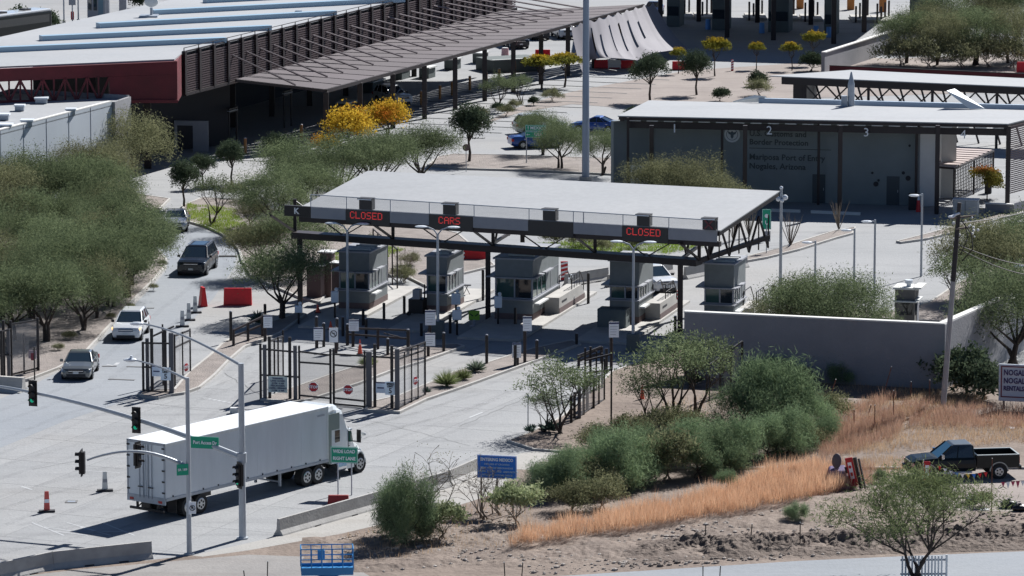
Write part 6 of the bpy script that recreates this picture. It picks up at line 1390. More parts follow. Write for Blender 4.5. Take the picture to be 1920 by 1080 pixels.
# lamp arm on the thick pole
lp = [Vector((0,0,zp-.1))]; tip2 = P(268,607,10.2)-L0
for k in range(1, 11):
    t = k/10; q = Vector((0,0,zp-.1)).lerp(tip2, t); q.z = zp-.1+(tip2.z-zp+.1)*math.sin(t*math.pi/2); lp.append(q)
obj('lamp_arm', MB().path(lp, [.085-.004*k for k in range(11)], 8), POLE, o); obj('lamp_head', MB().ball(tip2+Vector((-.3,0,0)), .3, (1.3,.6,.35), 10, 5), LAMPW, o)
o = thing('traffic_signal', 'thinner grey signal pole with curved arm and SR 189 sign nearest the camera', 'traffic signal', postbase(355,1040))
L0 = Vector(o.location); zp = ZT(355,1040,708); obj('pole', MB().tube((0,0,0),(0,0,zp),.13,.10,12).tube((0,0,0),(0,0,.08),.26,n=4), POLE, o)
lp = []; tip2 = P(250,675,9.4)-L0
for k in range(11):
    t = k/10; q = Vector((0,0,zp-.1)).lerp(tip2, t); q.z = zp-.1+(tip2.z-zp+.1)*math.sin(t*math.pi/2)**.9; lp.append(q)
obj('lamp_arm', MB().path(lp, [.07-.003*k for k in range(11)], 8), POLE, o); obj('lamp_head', MB().ball(tip2+Vector((-.15,0,0)), .24, (1.5,.8,.45), 10, 5).tube(tip2+Vector((-.1,0,0)), tip2+Vector((-.1,0,.22)), .07), LAMPW, o)
za_ = ZT(355,1040,876); e_ = P(163,863,4.9)-L0; lp = []
for k in range(13):
    t = k/12; q = Vector((0,0,za_)).lerp(e_, t); q.z += .62*math.sin(math.pi*min(1,t*1.0))**.9; lp.append(q)
obj('mast_arm', MB().path(lp, [.10-.05*k/12 for k in range(13)], 8), POLE, o)
signal_head(o, e_+Vector((-.25,-.1,-.1)), R(-95)); signal_head(o, P(259,851,4.45)-L0+Vector((0,-.25,0)), R(60))
sg = obj('street_sign', MB().box(-.30,-.04,-.28,.30,.0,.28,Matrix.Translation(Vector((-.28,-.2,ZT(355,1040,879)))) @ Matrix.Rotation(R(20),4,'Z')), SIGNG, o); text('SR 189', .17, WSIGN, sg, (-.27,-.26,ZT(355,1040,879)), rz=R(20), bold=.004)
q = (.19,-.18,ZT(355,1040,951)); ns = obj('no_right_turn_sign', MB().box(q[0]-.18,q[1],q[2]-.3,q[0]+.18,q[1]+.03,q[2]+.3), WSIGN, o)
rg_ = MB()
for k in range(16):
    t0 = 2*math.pi*k/16; t1 = 2*math.pi*(k+1)/16; rg_.bar((q[0]+.13*math.cos(t0),q[1]-.01,q[2]+.13*math.sin(t0)),(q[0]+.13*math.cos(t1),q[1]-.01,q[2]+.13*math.sin(t1)),.015,.03)
rg_.bar((q[0]-.09,q[1]-.01,q[2]+.09),(q[0]+.09,q[1]-.01,q[2]-.09),.012,.03); obj('ring', rg_, INK, ns); text('P', .2, INK, ns, (q[0],q[1]-.02,q[2]), bold=.006)
# --- lamps
def twin(u, v, vt, label, block=False):
    o = thing('street_lamp', label, 'street lamp', postbase(u,v), R(-8), 'twin-headed lamps in front of the lane canopy'); h = ZT(u,v,vt+18)
    obj('pole', MB().tube((0,0,0),(0,0,h),.11,.08,10), POLE, o)
    if block: obj('footing', MB().box(-.38,-.38,0,.38,.38,1.1), WALLG, o, bev=.03)
    for s_ in (-1,1):
        pts = [(0,0,h-.05),(s_*.25,0,h+.28),(s_*.6,0,h+.42),(s_*.95,0,h+.46)]; obj('arm', MB().path(pts,.05,6), POLE, o)
        obj('lamp_head', MB().ball((s_*1.05,0,h+.46), .30, (1.45,.75,.28), 10, 5), LAMPW, o)
twin(652,603,414,'twin-headed lamp at the left, before the CLOSED board'); twin(821,634,421,'twin-headed lamp with square footing, before the CARS board', True); twin(1187,658,449,'twin-headed lamp slightly leaning, before the right CLOSED board', True)
def single(u, v, vt, label):
    o = thing('street_lamp', label, 'street lamp', postbase(u,v), R(-6), 'single lamps along the outer drive'); h = ZT(u,v,vt)
    obj('pole', MB().tube((0,0,0),(0,0,h),.085,.065,8), POLE, o); obj('arm', MB().tube((0,0,h-.1),(-.35,0,h-.12),.05), POLE, o); obj('lamp_head', MB().ball((-.55,0,h-.14), .30, (1.35,.75,.32), 10, 5), LAMPW, o)
single(1528,548,451,'lowest single lamp, just right of the camera pole'); single(1601,548,428,'single lamp in the middle above the green trees'); single(1639,560,412,'tallest single lamp above the green trees'); single(1727,518,363,'single lamp beside the guard shack, nearest the pergola')
o = thing('camera_pole', 'slim pole with round white cameras at the right end of the lane canopy', 'pole', postbase(1463,560)); h = ZT(1463,560,352)
obj('pole', MB().tube((0,0,0),(0,0,h),.12,.08,10), POLE, o); obj('camera', MB().ball((-.2,-.1,h-.75),.17).ball((.25,-.1,h-.65),.2).ball((.05,-.15,h-.85),.14), LAMPW, o); obj('cap', MB().ball((0,0,h),.12), LAMPW, o)
o = thing('tall_mast', 'very tall thick grey mast rising out of the picture near the middle', 'mast', postbase(1098,338)); obj('mast_tube', MB().tube((0,0,0),(0,0,26),.30,.2,16), mat('mast_grey',(.25,.30,.38),.5,.3), o); obj('mast_base', MB().tube((0,0,0),(0,0,.3),.5,n=14), KERB, o)
for u, v, hh, lb in ((120,45,7,'thin lamp pole beyond the white roof, left one'),(147,43,7,'thin pole beyond the white roof, right one')):
    o = thing('thin_pole', lb, 'pole', postbase(u,v)); obj('pole', MB().tube((0,0,0),(0,0,hh),.08,n=6), GALV, o); obj('foot', MB().tube((0,0,0),(0,0,.4),.18,n=8), KERB, o)
o = thing('notice_sign', 'small grey sign with a red-white panel beyond the white roof', 'sign', postbase(136,43)); obj('post', MB().tube((0,0,0),(0,0,4),.07,n=6), GALV, o); signboard(o, .75, .7, 2.3, PANELG); signboard(o, .35, .9, .8, SIGNR, name='red_panel')
# --- utility pole
o = thing('utility_pole', 'tall leaning wooden utility pole with cables, in front of the sloping wall', 'utility pole', postbase(1768,766)); h = ZT(1768,766,380); lean = Vector((.78,.0,0))
tp = Vector((lean.x,0,h)); obj('pole', MB().tube((0,0,0),tp*.62,.17,.15,12), mat('pole_grey_wood',(.36,.35,.35),.85,var=.2,vscale=3,stretch=(5,5,.5)), o); obj('pole_top', MB().tube(tp*.62,tp,.155,.12,12), mat('pole_dark_wood',(.05,.045,.045),.9), o)
obj('crossarm', MB().bar(tp+Vector((-.5,-.1,-.9)),tp+Vector((.9,.2,-.8)),.09,.1).bar(tp+Vector((-.2,-.3,-1.5)),tp+Vector((.6,.4,-1.5)),.09,.1), WOOD, o)
ins = MB()
for k in range(14): ins.ball(tp+Vector((random.uniform(-.4,1.1),random.uniform(-.3,.3),random.uniform(-2.2,-.7))), random.uniform(.05,.11), n=6, m=4)
obj('insulator', ins, OFFW, o)['kind'] = 'stuff'; obj('cable_loop', MB().path([tp+Vector((.1,-.2,-1)),tp+Vector((.7,-.2,-1.8)),tp+Vector((.8,-.2,-2.7)),tp+Vector((.2,-.1,-3.4))],.035,5).path([tp+Vector((.3,-.2,-1.2)),tp+Vector((.5,-.2,-2)),tp+Vector((.1,-.2,-3))],.03,5), BLACK, o)
obj('side_lamp', MB().tube(tp+Vector((0,-.1,-.6)),tp+Vector((-.45,-.3,-.75)),.07).ball(tp+Vector((-.5,-.35,-.78)),.16,(1.3,1,.5)), LAMPW, o)
L0 = Vector(o.location)
for dz, sag, e in ((-2.5,.9,(2010,500,7.5)),(-2.7,1.1,(2010,520,7.2)),(-1.2,.5,(2010,370,11.0))):
    a_ = tp+Vector((0,0,dz)); b_ = P(*e)-L0; pts = [a_.lerp(b_,k/14)+Vector((0,0,-sag*math.sin(math.pi*k/14)*.5)) for k in range(15)]; obj('cable', MB().path(pts,.028,4), BLACK, o)
obj('guy_wire', MB().tube(tp+Vector((-.1,0,-2)),P(1690,560)-L0,.012,n=4), GALV, o)
o = thing('street_lamp', 'lone lamp head reaching in at the right edge beyond the wall', 'street lamp', postbase(1945,620)); h = ZT(1945,620,500); obj('pole', MB().tube((0,0,0),(0,0,h-.4),.08,n=8), POLE, o); obj('arm', MB().path([(0,0,h-.4),(-.6,0,h+.05),(-1.0,0,h+.08)],.045,6), POLE, o); obj('lamp_head', MB().ball((-1.2,0,h+.05),.3,(1.4,.7,.4),10,5), LAMPW, o)
# --- barriers
JP = [(-.30,0),(-.27,.08),(-.12,.28),(-.075,.86),(.075,.86),(.12,.28),(.27,.08),(.30,0)]
def jersey(a, b, label, group, n=1):
    A_ = P(*a); B_ = P(*b); d = B_-A_; L_ = d.length; rz = math.atan2(d.y,d.x)
    for k in range(n):
        o = thing('jersey_barrier', label[k] if isinstance(label, list) else label, 'barrier', A_+d*(k/n), rz, group); l = L_/n-.04
        b_ = MB(); m_ = Matrix.Rotation(R(90),4,'Z'); bb = MB().ext(JP,0,l); bb.v = [(y,-x,z) for x,y,z in bb.v]; bb.f = [f[::-1] for f in bb.f]
        obj('barrier_body', bb, BARR, o); obj('drain_slot', MB().box(l*.3,-.306,0,l*.3+.5,-.26,.06).box(l*.65,-.306,0,l*.65+.5,-.26,.06), INK, o)
jersey((522,1004),(720,948),['nearest segment of the right-hand concrete barrier, showing its shaped end'],'concrete barriers along the wide right lane')
jersey((722,947),(840,912),['middle segment of the right-hand concrete barrier, behind bushes'],'concrete barriers along the wide right lane')
jersey((842,911),(897,887),['far segment of the right-hand concrete barrier, behind the blue sign'],'concrete barriers along the wide right lane')
jersey((-40,1096),(98,1066),['concrete barrier segment cut by the left picture edge'],'concrete barriers at the lower left'); jersey((99,1066),(285,1046),['concrete barrier segment ending before the nearest signal pole'],'concrete barriers at the lower left')
o = thing('concrete_post', 'thin rounded concrete barrier end at the far left kerb', 'barrier', postbase(-6,731), R(-20)); bb = MB().ext(JP,0,1.8); bb.v = [(y*1.0,-x*2,z) for x,y,z in bb.v]; obj('barrier_body', bb, KERB, o); obj('barrier_foot', MB().box(-.05,-.7,0,1.85,.7,.05), KERB, o)
jersey((1060,537),(1140,524),['low concrete barrier beyond the widest booth'],'concrete barriers behind the booths'); jersey((1140,538),(1260,512),['low concrete barrier behind the white SUV at the booth'],'concrete barriers behind the booths'); jersey((1284,523),(1400,500),['concrete barrier beyond the rightmost booth'],'concrete barriers behind the booths')
def redb(u0, u1, v, vt, label, rz=0, m=RED):
    uc = (u0+u1)/2; o = thing('plastic_barrier', label, 'barrier', P(uc,v), rz, 'red water-filled barriers'); w_ = W_of(u0,u1,v); h = min(1.3, ZT(uc,v,vt)); t_ = .25
    b_ = MB().hexa([(-w_/2,-t_,0),(w_/2,-t_,0),(w_/2,t_,0),(-w_/2,t_,0)],[(-w_/2+.03,-.09,h),(w_/2-.03,-.09,h),(w_/2-.03,.09,h),(-w_/2+.03,.09,h)]); obj('barrier_body', b_, m, o, bev=.03)
    obj('foot', MB().box(-w_/2+.1,-t_-.01,0,w_/2-.1,t_+.01,.1), mat('red_dark',(.35,.01,.015),.5) if 'red_dark' not in MATS else MATS['red_dark'], o)
redb(419,473,572,540,'red plastic barrier lying broadside between kerb and trees'); redb(371,390,574,538,'red plastic barrier seen end-on beside the white delineators', R(-70)); redb(868,912,488,461,'red plastic barrier seen beneath the lane canopy')
redb(1003,1032,105,93,'red plastic barrier beyond the thick canopy column'); redb(1114,1140,128,112,'red barrier left of the white one under the fabric'); redb(1164,1190,128,113,'red barrier right of the white one under the fabric'); redb(1140,1164,128,112,'white plastic barrier between two red ones under the fabric', 0, OFFW); redb(1260,1286,131,115,'red barrier behind the small yellow-topped tree'); redb(1906,1940,136,116,'red barrier at the right picture edge'); redb(614,655,945,928,'dark red barrier half hidden behind the concrete one', 0, mat('red_dull',(.30,.03,.03),.7))
o = thing('pink_barrel', 'pale pink barrel beside the dark low wall under the canopy', 'barrel', P(947,107)); obj('barrel_body', MB().tube((0,0,0),(0,0,.9),.4,.34,12), mat('pink_faded',(.5,.3,.32),.7), o); obj('barrel_lid', MB().tube((0,0,.9),(0,0,.96),.3,n=12), OFFW, o)
# delineators and cones
def delin(u, v, vt, label, m, tri=False):
    o = thing('delineator', label, 'delineator', P(u,v), R(8)); h = ZT(u,v,vt); b_ = MB().box(-.42,-.18,0,.42,.18,.1); obj('base', b_, mat('rubber',(.03,.03,.035),.9) if 'rubber' not in MATS else MATS['rubber'], o)
    obj('panel', MB().hexa([(-.16,-.04,.1),(.16,-.04,.1),(.16,.04,.1),(-.16,.04,.1)],[(-.11,-.03,h),(.11,-.03,h),(.11,.03,h),(-.11,.03,h)]), m, o, bev=.02)
    obj('stripe', MB().box(-.12,-.05,h*.45,.12,-.042,h*.62), WSIGN if m is not OFFW else PANELG, o)
delin(88,960,921,'faded red delineator on the open concrete at lower left', mat('red_faded',(.62,.10,.08),.6)); delin(197,921,884,'white delineator left of the trailer', OFFW)
delin(342,613,582,'nearest white delineator in the row of three by the red barriers', OFFW); delin(354,601,568,'middle white delineator in the row of three by the red barriers', OFFW); delin(366,587,555,'farthest white delineator in the row of three by the red barriers', OFFW)
o = thing('manhole_cover', 'small dark square cover in the concrete near the red delineator', 'cover', P(134,941)+Vector((0,0,-.003))); obj('plate', MB().box(-.32,-.3,0,.32,.3,.03), JOINT, o); obj('plate_inset', MB().box(-.2,-.18,.03,.2,.18,.034), GALV, o)
def cone(u, v, vt, label, band=True):
    o = thing('traffic_cone', label, 'cone', P(u,v)); h = ZT(u,v,vt); obj('cone_body', MB().tube((0,0,.04),(0,0,h),.15,.03,12), ORANGE, o); obj('base', MB().box(-.2,-.2,0,.2,.2,.04), ORANGE if not band else INK, o); obj('white_band', MB().tube((0,0,h*.55),(0,0,h*.75),.085,.062,12), WSIGN, o)
cone(675,664,637,'orange cone with white band behind the double gate'); cone(1204,751,722,'orange cone beyond the right security gate'); cone(596,586,571,'tiny orange cone in the shade left of the first booth'); cone(620,618,602,'orange cone standing behind the no-turn sign')
for u, v, vt, lb, w_ in ((867,489,460,'red and white striped panel touching the red barrier under the canopy',.34),(1058,525,490,'red and white striped barrel panel beside the widest booth',.5),(1271,577,545,'narrow red and white striped marker at the right canopy post',.2),(1373,133,112,'thin orange and white marker on the upper drive',.25)):
    o = thing('striped_marker', lb, 'marker', P(u,v)); h = ZT(u,v,vt); obj('panel', MB().box(-w_/2,-.06,0,w_/2,.06,h), SIGNR, o); st = MB()
    for k in range(4): z = h*(.12+.23*k); st.add([(-w_/2,-.063,z),(w_/2,-.063,z+.12),(w_/2,-.063,z+.24),(-w_/2,-.063,z+.12)],[(0,1,2,3)])
    obj('stripe', st, WSIGN, o)
# --- bollards
BL = [(593.5,652,593,'black bollard carrying the left white notice behind the double gate'),(607,650,605,'short black bollard between the two notice signs'),(632,655,596,'black bollard right behind the no-turn sign'),(643,630,593,'black bollard left of the twin lamp'),(651,647,607,'black bollard at the end of the swing rail'),(686.6,634,596,'black bollard behind the swing rail'),(720,599,568,'black bollard in the lit lane beside the first booth'),(758,588,555,'black bollard by the cart in front of the second booth'),(727,669,634,'black bollard beneath the swing rail'),(765,668,617,'black bollard at the right end of the swing rail'),(790,630,606,'short black bollard left of the footed twin lamp'),(832,662,623,'black bollard right of the footed twin lamp'),(844,625,589,'black bollard in the shade beside the second booth'),(912.5,685,627,'tall black bollard behind the yucca'),(966,612,577,'black bollard before the widest booth'),(905.6,563,506,'tall black bollard in the sunlit lane by the second booth'),(1103,569,512,'tall black bollard beyond the ramp of the widest booth'),(1006.5,677,637,'black bollard right of the tall lane sign'),(1081,650,647-6,'black bollard at the top of the right gate rails'),(1266,626,592,'black bollard beside the right front canopy post'),(1450,560,534,'black bollard left of the camera pole'),(433,642,583,'tall black bollard at the tip of the left median'),(497,600,570,'black bollard among the agaves'),(966,690,645,'black bollard carrying the low lane notice'),(1137,700,652,'black bollard inside the right gate'),(681,610,580,'thin black bollard in the shade of lane one'),(984,600,570,'thin black bollard left of the widest booth corner')]
for u, v, vt, lb in BL:
    o = thing('bollard', lb, 'bollard', P(u,v), group='black steel bollards'); h = max(.9, ZT(u,v,vt)); obj('bollard_tube', MB().tube((0,0,0),(0,0,h-.05),.095,n=10), BLACK, o); obj('cap', MB().ball((0,0,h-.05),.10,(1,1,.7),8,4), PANELG if vt > 580 else BLACK, o)
# --- lane notices
def notice(u0, u1, v0, v1, ub, vb, label, kind='w', group=None):
    o = thing('lane_sign', label, 'sign', P(ub,vb), R(4)); zt_ = ZT(ub,vb,v0); zb_ = ZT(ub,vb,v1); w_ = W_of(u0,u1,vb); x = W_of(ub,(u0+u1)/2,vb); zc = (zt_+zb_)/2
    obj('post', MB().tube((0,0,0),(0,0,zt_+.03),.10,n=10), BROWN, o); p_ = signboard(o, w_, zt_-zb_, zc, WSIGN, y=-.14, x=x)
    H_ = zt_-zb_
    if kind == 'w':
        obj('header_band', MB().box(x-w_/2,-.16,zt_-.13*H_,x+w_/2,-.156,zt_-.02), INKN, p_)
        for k in range(4): obj('print_line', MB().box(x-w_*.38,-.158,zt_-H_*(.3+.17*k)-.012,x+w_*(.38-.06*k),-.155,zt_-H_*(.3+.17*k)+.012), INKF, p_)
    return o, x, zc, w_, H_
notice(494,511,590,614,497,640,'white lane sign on a brown post beside the left median rail'); notice(654,673,599,620,662,650,'white lane sign beside the left twin lamp'); notice(797,817,581,609,806,650,'upper white lane sign beside the footed twin lamp'); notice(797,816,624,648,803,671,'lower white lane sign beside the footed twin lamp')
notice(980,997,593,620,984,683,'white lane sign on the tall brown post right of the yucca'); notice(960,977,642,670,970,688,'low white notice right of the yucca'); notice(1141,1160,603,632,1146,694,'white lane sign on the tall brown post inside the right gate'); notice(588,606,613,637,594,652,'white notice left of the no-turn sign')
o, x, zc, w_, H_ = notice(617,634,614,641,630,662,'white no-left-turn sign behind the double gate', kind='n')
rg_ = MB()
for k in range(16):
    t0 = 2*math.pi*k/16; t1 = 2*math.pi*(k+1)/16; rg_.bar((x+.2*math.cos(t0),-.165,zc+.08+.2*math.sin(t0)),(x+.2*math.cos(t1),-.165,zc+.08+.2*math.sin(t1)),.015,.045)
rg_.bar((x-.14,-.165,zc+.22),(x+.14,-.165,zc-.06),.012,.04).bar((x+.06,-.165,zc-.06),(x+.06,-.165,zc+.14),.012,.05).bar((x+.06,-.165,zc+.12),(x-.1,-.165,zc+.12),.012,.05); obj('turn_symbol', rg_, INK, o)
# swing rails
def rail(name, label, a, b, vt0, vt1, n=3, m=BROWN, extra=True):
    A_ = P(*a); B_ = P(*b); o = thing(name, label, 'rail', A_); za_ = ZT(a[0],a[1],vt0); zb_ = ZT(b[0],b[1],vt1)
    for k in range(n): t = k/(n-1); q = A_.lerp(B_,t); z = za_+(zb_-za_)*t; obj('post', MB().tube(q,(q.x,q.y,z),.09,n=8), m, o, W=True)
    obj('rail_bar', MB().bar(V3(A_,za_*.6),V3(B_,zb_*.6),.1,.12), m, o, W=True); rb_ = MB().bar(V3(A_,za_-.08),V3(B_,zb_-.08),.1,.12)
    if extra: rb_.bar(V3(A_.lerp(B_,.6),za_-.1),V3(A_.lerp(B_,.85),zb_*.62),.06,.06)
    obj('rail_bar', rb_, m, o, W=True); return o
rail('swing_rail','brown swing rail spanning the lane behind the double gate',(652,647),(766,662),613,617); rail('median_rail','brown pipe rail rising along the left median',(438,652),(492,634),617,592,extra=False); rail('median_rail','short brown rail with three bars at the top of the right gate',(1085,690),(1128,680),668,650,extra=True)
# --- security gates
def gate(label, posts, rails, meshes=(), nm='security_gate'):
    u, v = posts[0][0], posts[0][2]; o = thing(nm, label, 'gate', P(u,v))
    for (u, vt, vb, th, k) in posts:
        q = P(u,vb); h = ZT(u,vb,vt); nm_ = {0:'post',1:'grey_post',2:'picket'}[k]; obj(nm_, MB().box(q.x-th,q.y-th,0,q.x+th,q.y+th,h), {0:BLACK,1:mat('leaf_grey',(.09,.09,.10),.6) if 'leaf_grey' not in MATS else MATS['leaf_grey'],2:BLACK}[k], o, W=True)
    for (ua,va_,vga),(ub2,vb2,vgb) in rails:
        A_ = P(ua,vga); B_ = P(ub2,vgb); obj('rail', MB().bar(V3(A_,ZT(ua,vga,va_)),V3(B_,ZT(ub2,vgb,vb2)),.08,.10), BLACK, o, W=True)
    for a, b, m_ in meshes:
        A_ = P(a[0],a[2]); B_ = P(b[0],b[2]); za_ = ZT(a[0],a[2],a[1]); zb_ = ZT(b[0],b[2],b[1]); x_ = MB(); x_.add([V3(A_,.15),V3(B_,.15),V3(B_,zb_),V3(A_,za_)],[(0,1,2,3)]); obj('mesh_infill', x_, m_, o, W=True)
    return o
g1 = gate('open security gate with speed limit 5 sign on the left median', [(269,641,737,.07,0),(277,634,736,.10,1),(285.6,616,737,.09,0),(310.6,618,738,.09,0),(322,624,741,.14,1),(306,608,722,.05,2),(328,627,727,.06,0),(343,622,714,.04,2),(357,616,700,.05,0)],
 [((269,643,737),(322,644,740)),((269,688,737),(322,691,740)),((269,733,737),(322,736,740)),((284,632,735),(327,612,722)),((328,630,727),(357,619,700)),((328,725,727),(357,699,700)),((328,652,727),(357,638,700))], [((323,627,727),(357,618,700),MESH),((277,645,737),(308,645,738),MESHD)])
g2 = gate('double security gate with two STOP signs and yellowish warning board across the lane', [(489,644,750,.07,0),(497,646,750,.11,1),(506,631,750,.09,0),(515,638,742,.05,2),(522,632,725,.05,2),(531,619,705,.05,2),(544,632,751,.09,0),(554,648,752,.11,1),(561.5,648,752,.06,0),(620,654,758,.07,0),(626,654,759,.07,0),(684,658,764,.06,0),(692,659,766,.17,1),(703,645,767,.09,0),(735,648,769,.09,0),(745,654,771,.14,1),(759,660,764,.04,2),(772,652,758,.04,2),(784,646,752,.04,2),(797,640,744,.06,0)],
 [((489,654,750),(554,660,752)),((489,703,750),(560,707,752)),((489,748,750),(554,750,752)),((561,659,752),(620,666,758)),((626,664,759),(740,671,770)),((561,679,752),(620,683,758)),((626,684,759),(684,689,764)),((561,741,752),(620,747,758)),((626,746,759),(684,752,764)),((626,757,759),(745,768,771)),((506,640,748),(531,630,705)),((745,660,771),(797,642,744)),((745,674,771),(797,656,744)),((745,766,771),(797,740,744))],
 [((745,660,771),(797,643,744),MESH),((562,660,752),(620,666,758),MESHD),((626,665,759),(684,670,764),MESHD),((506,640,748),(531,630,705),MESHD)])
g3 = gate('right security gate seen nearly end-on behind the spindly tree', [(1071,742,795,.08,0),(1077,735,790,.08,0),(1086,725,787,.10,1),(1094,718,780,.07,0),(1101,712,773,.09,0),(1113,708,768,.07,0),(1123,705,760,.05,2),(1133,672,752,.05,2),(1146,690,800,.05,0),(1107,650,740,.07,0),(1118,658,735,.05,2),(1129,662,730,.06,0),(1097,652,745,.06,0)],
 [((1071,744,795),(1123,706,760)),((1071,790,795),(1133,750,752)),((1097,700,745),(1146,693,740)),((1083,667,745),(1127,650,730)),((1097,676,745),(1146,664,735))], [((1086,730,787),(1133,690,752),MESH)])
g4 = gate('left security gate with torn grey mesh beneath the grove', [(8,601,715,.08,0),(17,617,716,.10,1),(22,601,714,.07,0),(4,620,722,.08,0),(45.5,625,704,.05,2),(65,650,712,.04,2),(72,596,698,.08,0),(-8,610,722,.08,0)],
 [((4,622,720),(22,617,715)),((4,665,720),(22,665,715)),((22,608,712),(72,600,698)),((22,702,712),(72,690,698))], [((22,609,712),(72,602,698),MESH)])
g5 = gate('dark fence panel against the left end of the retaining wall', [(1391,640,728,.07,0),(1370,648,740,.05,0),(1350,665,748,.05,0),(1330,682,755,.04,2)], [((1330,684,755),(1391,640,728)),((1330,752,755),(1391,724,728))], [((1330,686,755),(1391,643,728),MESHD)], nm='security_fence')
def stick(parent, u, v, vb, w_, h_, m, rz=R(-12), name='sign_panel', off=.16, edge=None):
    q = P(u,vb); z = ZT(u,vb,v); L_ = q-Vector(parent.location)+Vector((0,-off,z)); M_ = Matrix.Translation(L_) @ Matrix.Rotation(rz,4,'Z'); p_ = obj(name, MB().box(-w_/2,-.015,-h_/2,w_/2,.015,h_/2,M_), m, parent)
    return p_, L_
def stopsign(parent, u, v, vb, r=.31, rz=R(-10), squash=1):
    q = P(u,vb); z = ZT(u,vb,v); L_ = q-Vector(parent.location)+Vector((0,-.12,z)); b_ = MB(); M_ = Matrix.Translation(L_) @ Matrix.Rotation(rz,4,'Z')
    for rr, y, mm, nn in ((r,0,WSIGN,'stop_sign'),(r*.91,-.012,SIGNR,'stop_sign_face')):
        b_ = MB(); pts = [(rr*math.cos(R(22.5+45*k)),rr*math.sin(R(22.5+45*k))) for k in range(8)]; b_.add([(x,y-.01,z_) for x,z_ in pts]+[(x,y+.01,z_) for x,z_ in pts],[tuple(range(8)),tuple(range(15,7,-1))]+[(i,8+i,8+(i+1)%8,(i+1)%8) for i in range(8)],M_)
        if nn == 'stop_sign': p_ = obj(nn,b_,mm,parent)
        else: obj(nn,b_,mm,p_)
    text('STOP', .23, WSIGN, p_, M_ @ Vector((0,-.035,0)), rz=rz, bold=.008)
stopsign(g2,588,725,755); stopsign(g2,653,730,761); stopsign(g1,349.5,688,708,.28,R(62)); stopsign(g2,779,713,754,.28,R(60))
def speed(parent, u, v, vb):
    p_, L_ = stick(parent,u,v,vb,.62,.78,mat('speed_sign',(.74,.84,.92),.45) if 'speed_sign' not in MATS else MATS['speed_sign'], off=.34); M_ = Matrix.Translation(L_) @ Matrix.Rotation(R(-12),4,'Z')
    for s_, z, sz in (('SPEED',.25,.16),('LIMIT',.11,.16),('5',-.16,.42)): text(s_, sz, INK, p_, M_ @ Vector((0,-.03,z)), rz=R(-12), bold=.006)
speed(g1,312,699,740); speed(g2,732.5,726,768)
for g_, u, v, vb in ((g1,294.5,695,738),(g2,714,726,767)):
    p_, L_ = stick(g_,u,v,vb,.56,.62,mat('notice_blueish',(.62,.70,.80),.5) if 'notice_blueish' not in MATS else MATS['notice_blueish']); M_ = Matrix.Translation(L_) @ Matrix.Rotation(R(-12),4,'Z'); obj('print_line', MB().box(-.2,-.022,-.05,.2,-.016,.03,M_), INKN, p_); obj('header_band', MB().box(-.28,-.022,.26,.28,-.016,.34,M_), INKN, p_)
p_, L_ = stick(g2,521.5,720,751,1.16,.95,mat('warning_board',(.50,.58,.56),.55)); M_ = Matrix.Translation(L_) @ Matrix.Rotation(R(-12),4,'Z')
for k, s_ in enumerate(('WARNING','LANE CLOSED','10 PM - 6 AM','PRECAUCION','CARRIL CERRADO','10 PM - 6 AM')): text(s_, .135, INKN, p_, M_ @ Vector((0,-.03,.36-.145*k)), rz=R(-12), bold=.003)
p_, L_ = stick(g4,62,664,702,.5,.5,mat('torn_sign',(.42,.34,.38),.6)); obj('red_scrap', MB().box(L_.x-.1,L_.y-.03,L_.z-.35,L_.x+.12,L_.y-.02,L_.z+.1), mat('maroon_scrap',(.25,.05,.07),.7), p_)
# --- equipment in the lanes
def device(u, v, label, hh=1.6, s_=1.0):
    o = thing('inspection_camera', label, 'camera post', P(u,v)); obj('post', MB().tube((0,0,0),(0,0,hh*.7),.07,n=8), BLACK, o); obj('housing', MB().box(-.25*s_,-.2,hh*.62,.25*s_,.2,hh), LAMPW, o, bev=.04); obj('sensor', MB().ball((.1,-.1,hh+.15),.13).tube((.1,-.1,hh),(.1,-.1,hh+.1),.05), LAMPW, o)
device(628,600,'white camera box left of the first booth',1.9); device(560,607,'white camera box at the foot of the left canopy post',1.2); device(934,612,'pale camera box before the widest booth',2.0); device(857,628,'white scanner box on a post right of the footed twin lamp',1.6,1.2); device(855,604,'white scanner box beside the second booth',1.9,1.2); device(1068,560,'white thin-necked camera beyond the ramp',1.4,.4)
o = thing('lane_marker_board', 'lime-green board with two black arrows on a grey stand', 'sign', P(889,612)); obj('stand', MB().tube((0,0,0),(0,0,.5),.09,n=8).box(-.3,-.2,0,.3,.2,.06), PANELG, o); obj('board', MB().box(-.36,-.08,.42,.36,.0,1.05), LIME, o, bev=.03); obj('arrow', MB().add([(-.25,-.09,.86),(-.05,-.09,.72),(-.08,-.09,.66),(-.28,-.09,.8)],[(0,1,2,3)]).add([(.25,-.09,.86),(.05,-.09,.72),(.08,-.09,.66),(.28,-.09,.8)],[(3,2,1,0)]), INK, o); obj('grip', MB().tube((-.08,-.04,1.05),(.08,-.04,1.12),.02,n=5), BLACK, o)
o = thing('equipment_cart', 'dark cart with white boxes in front of the second booth', 'cart', P(783,590), R(-15)); obj('cart_body', MB().box(-.5,-.5,.15,.5,.5,1.1), BLACK, o, bev=.03); obj('white_box', MB().box(-.2,-.55,1.1,.3,.1,1.75), PANELG, o, bev=.05); obj('cart_handle', MB().tube((.4,.3,1.1),(.4,.3,2.0),.05,n=6), BLACK, o); obj('wheel', MB().tube((-.45,-.55,.15),(-.45,-.45,.15),.15,n=10).tube((.45,-.55,.15),(.45,-.45,.15),.15,n=10), TYRE, o)
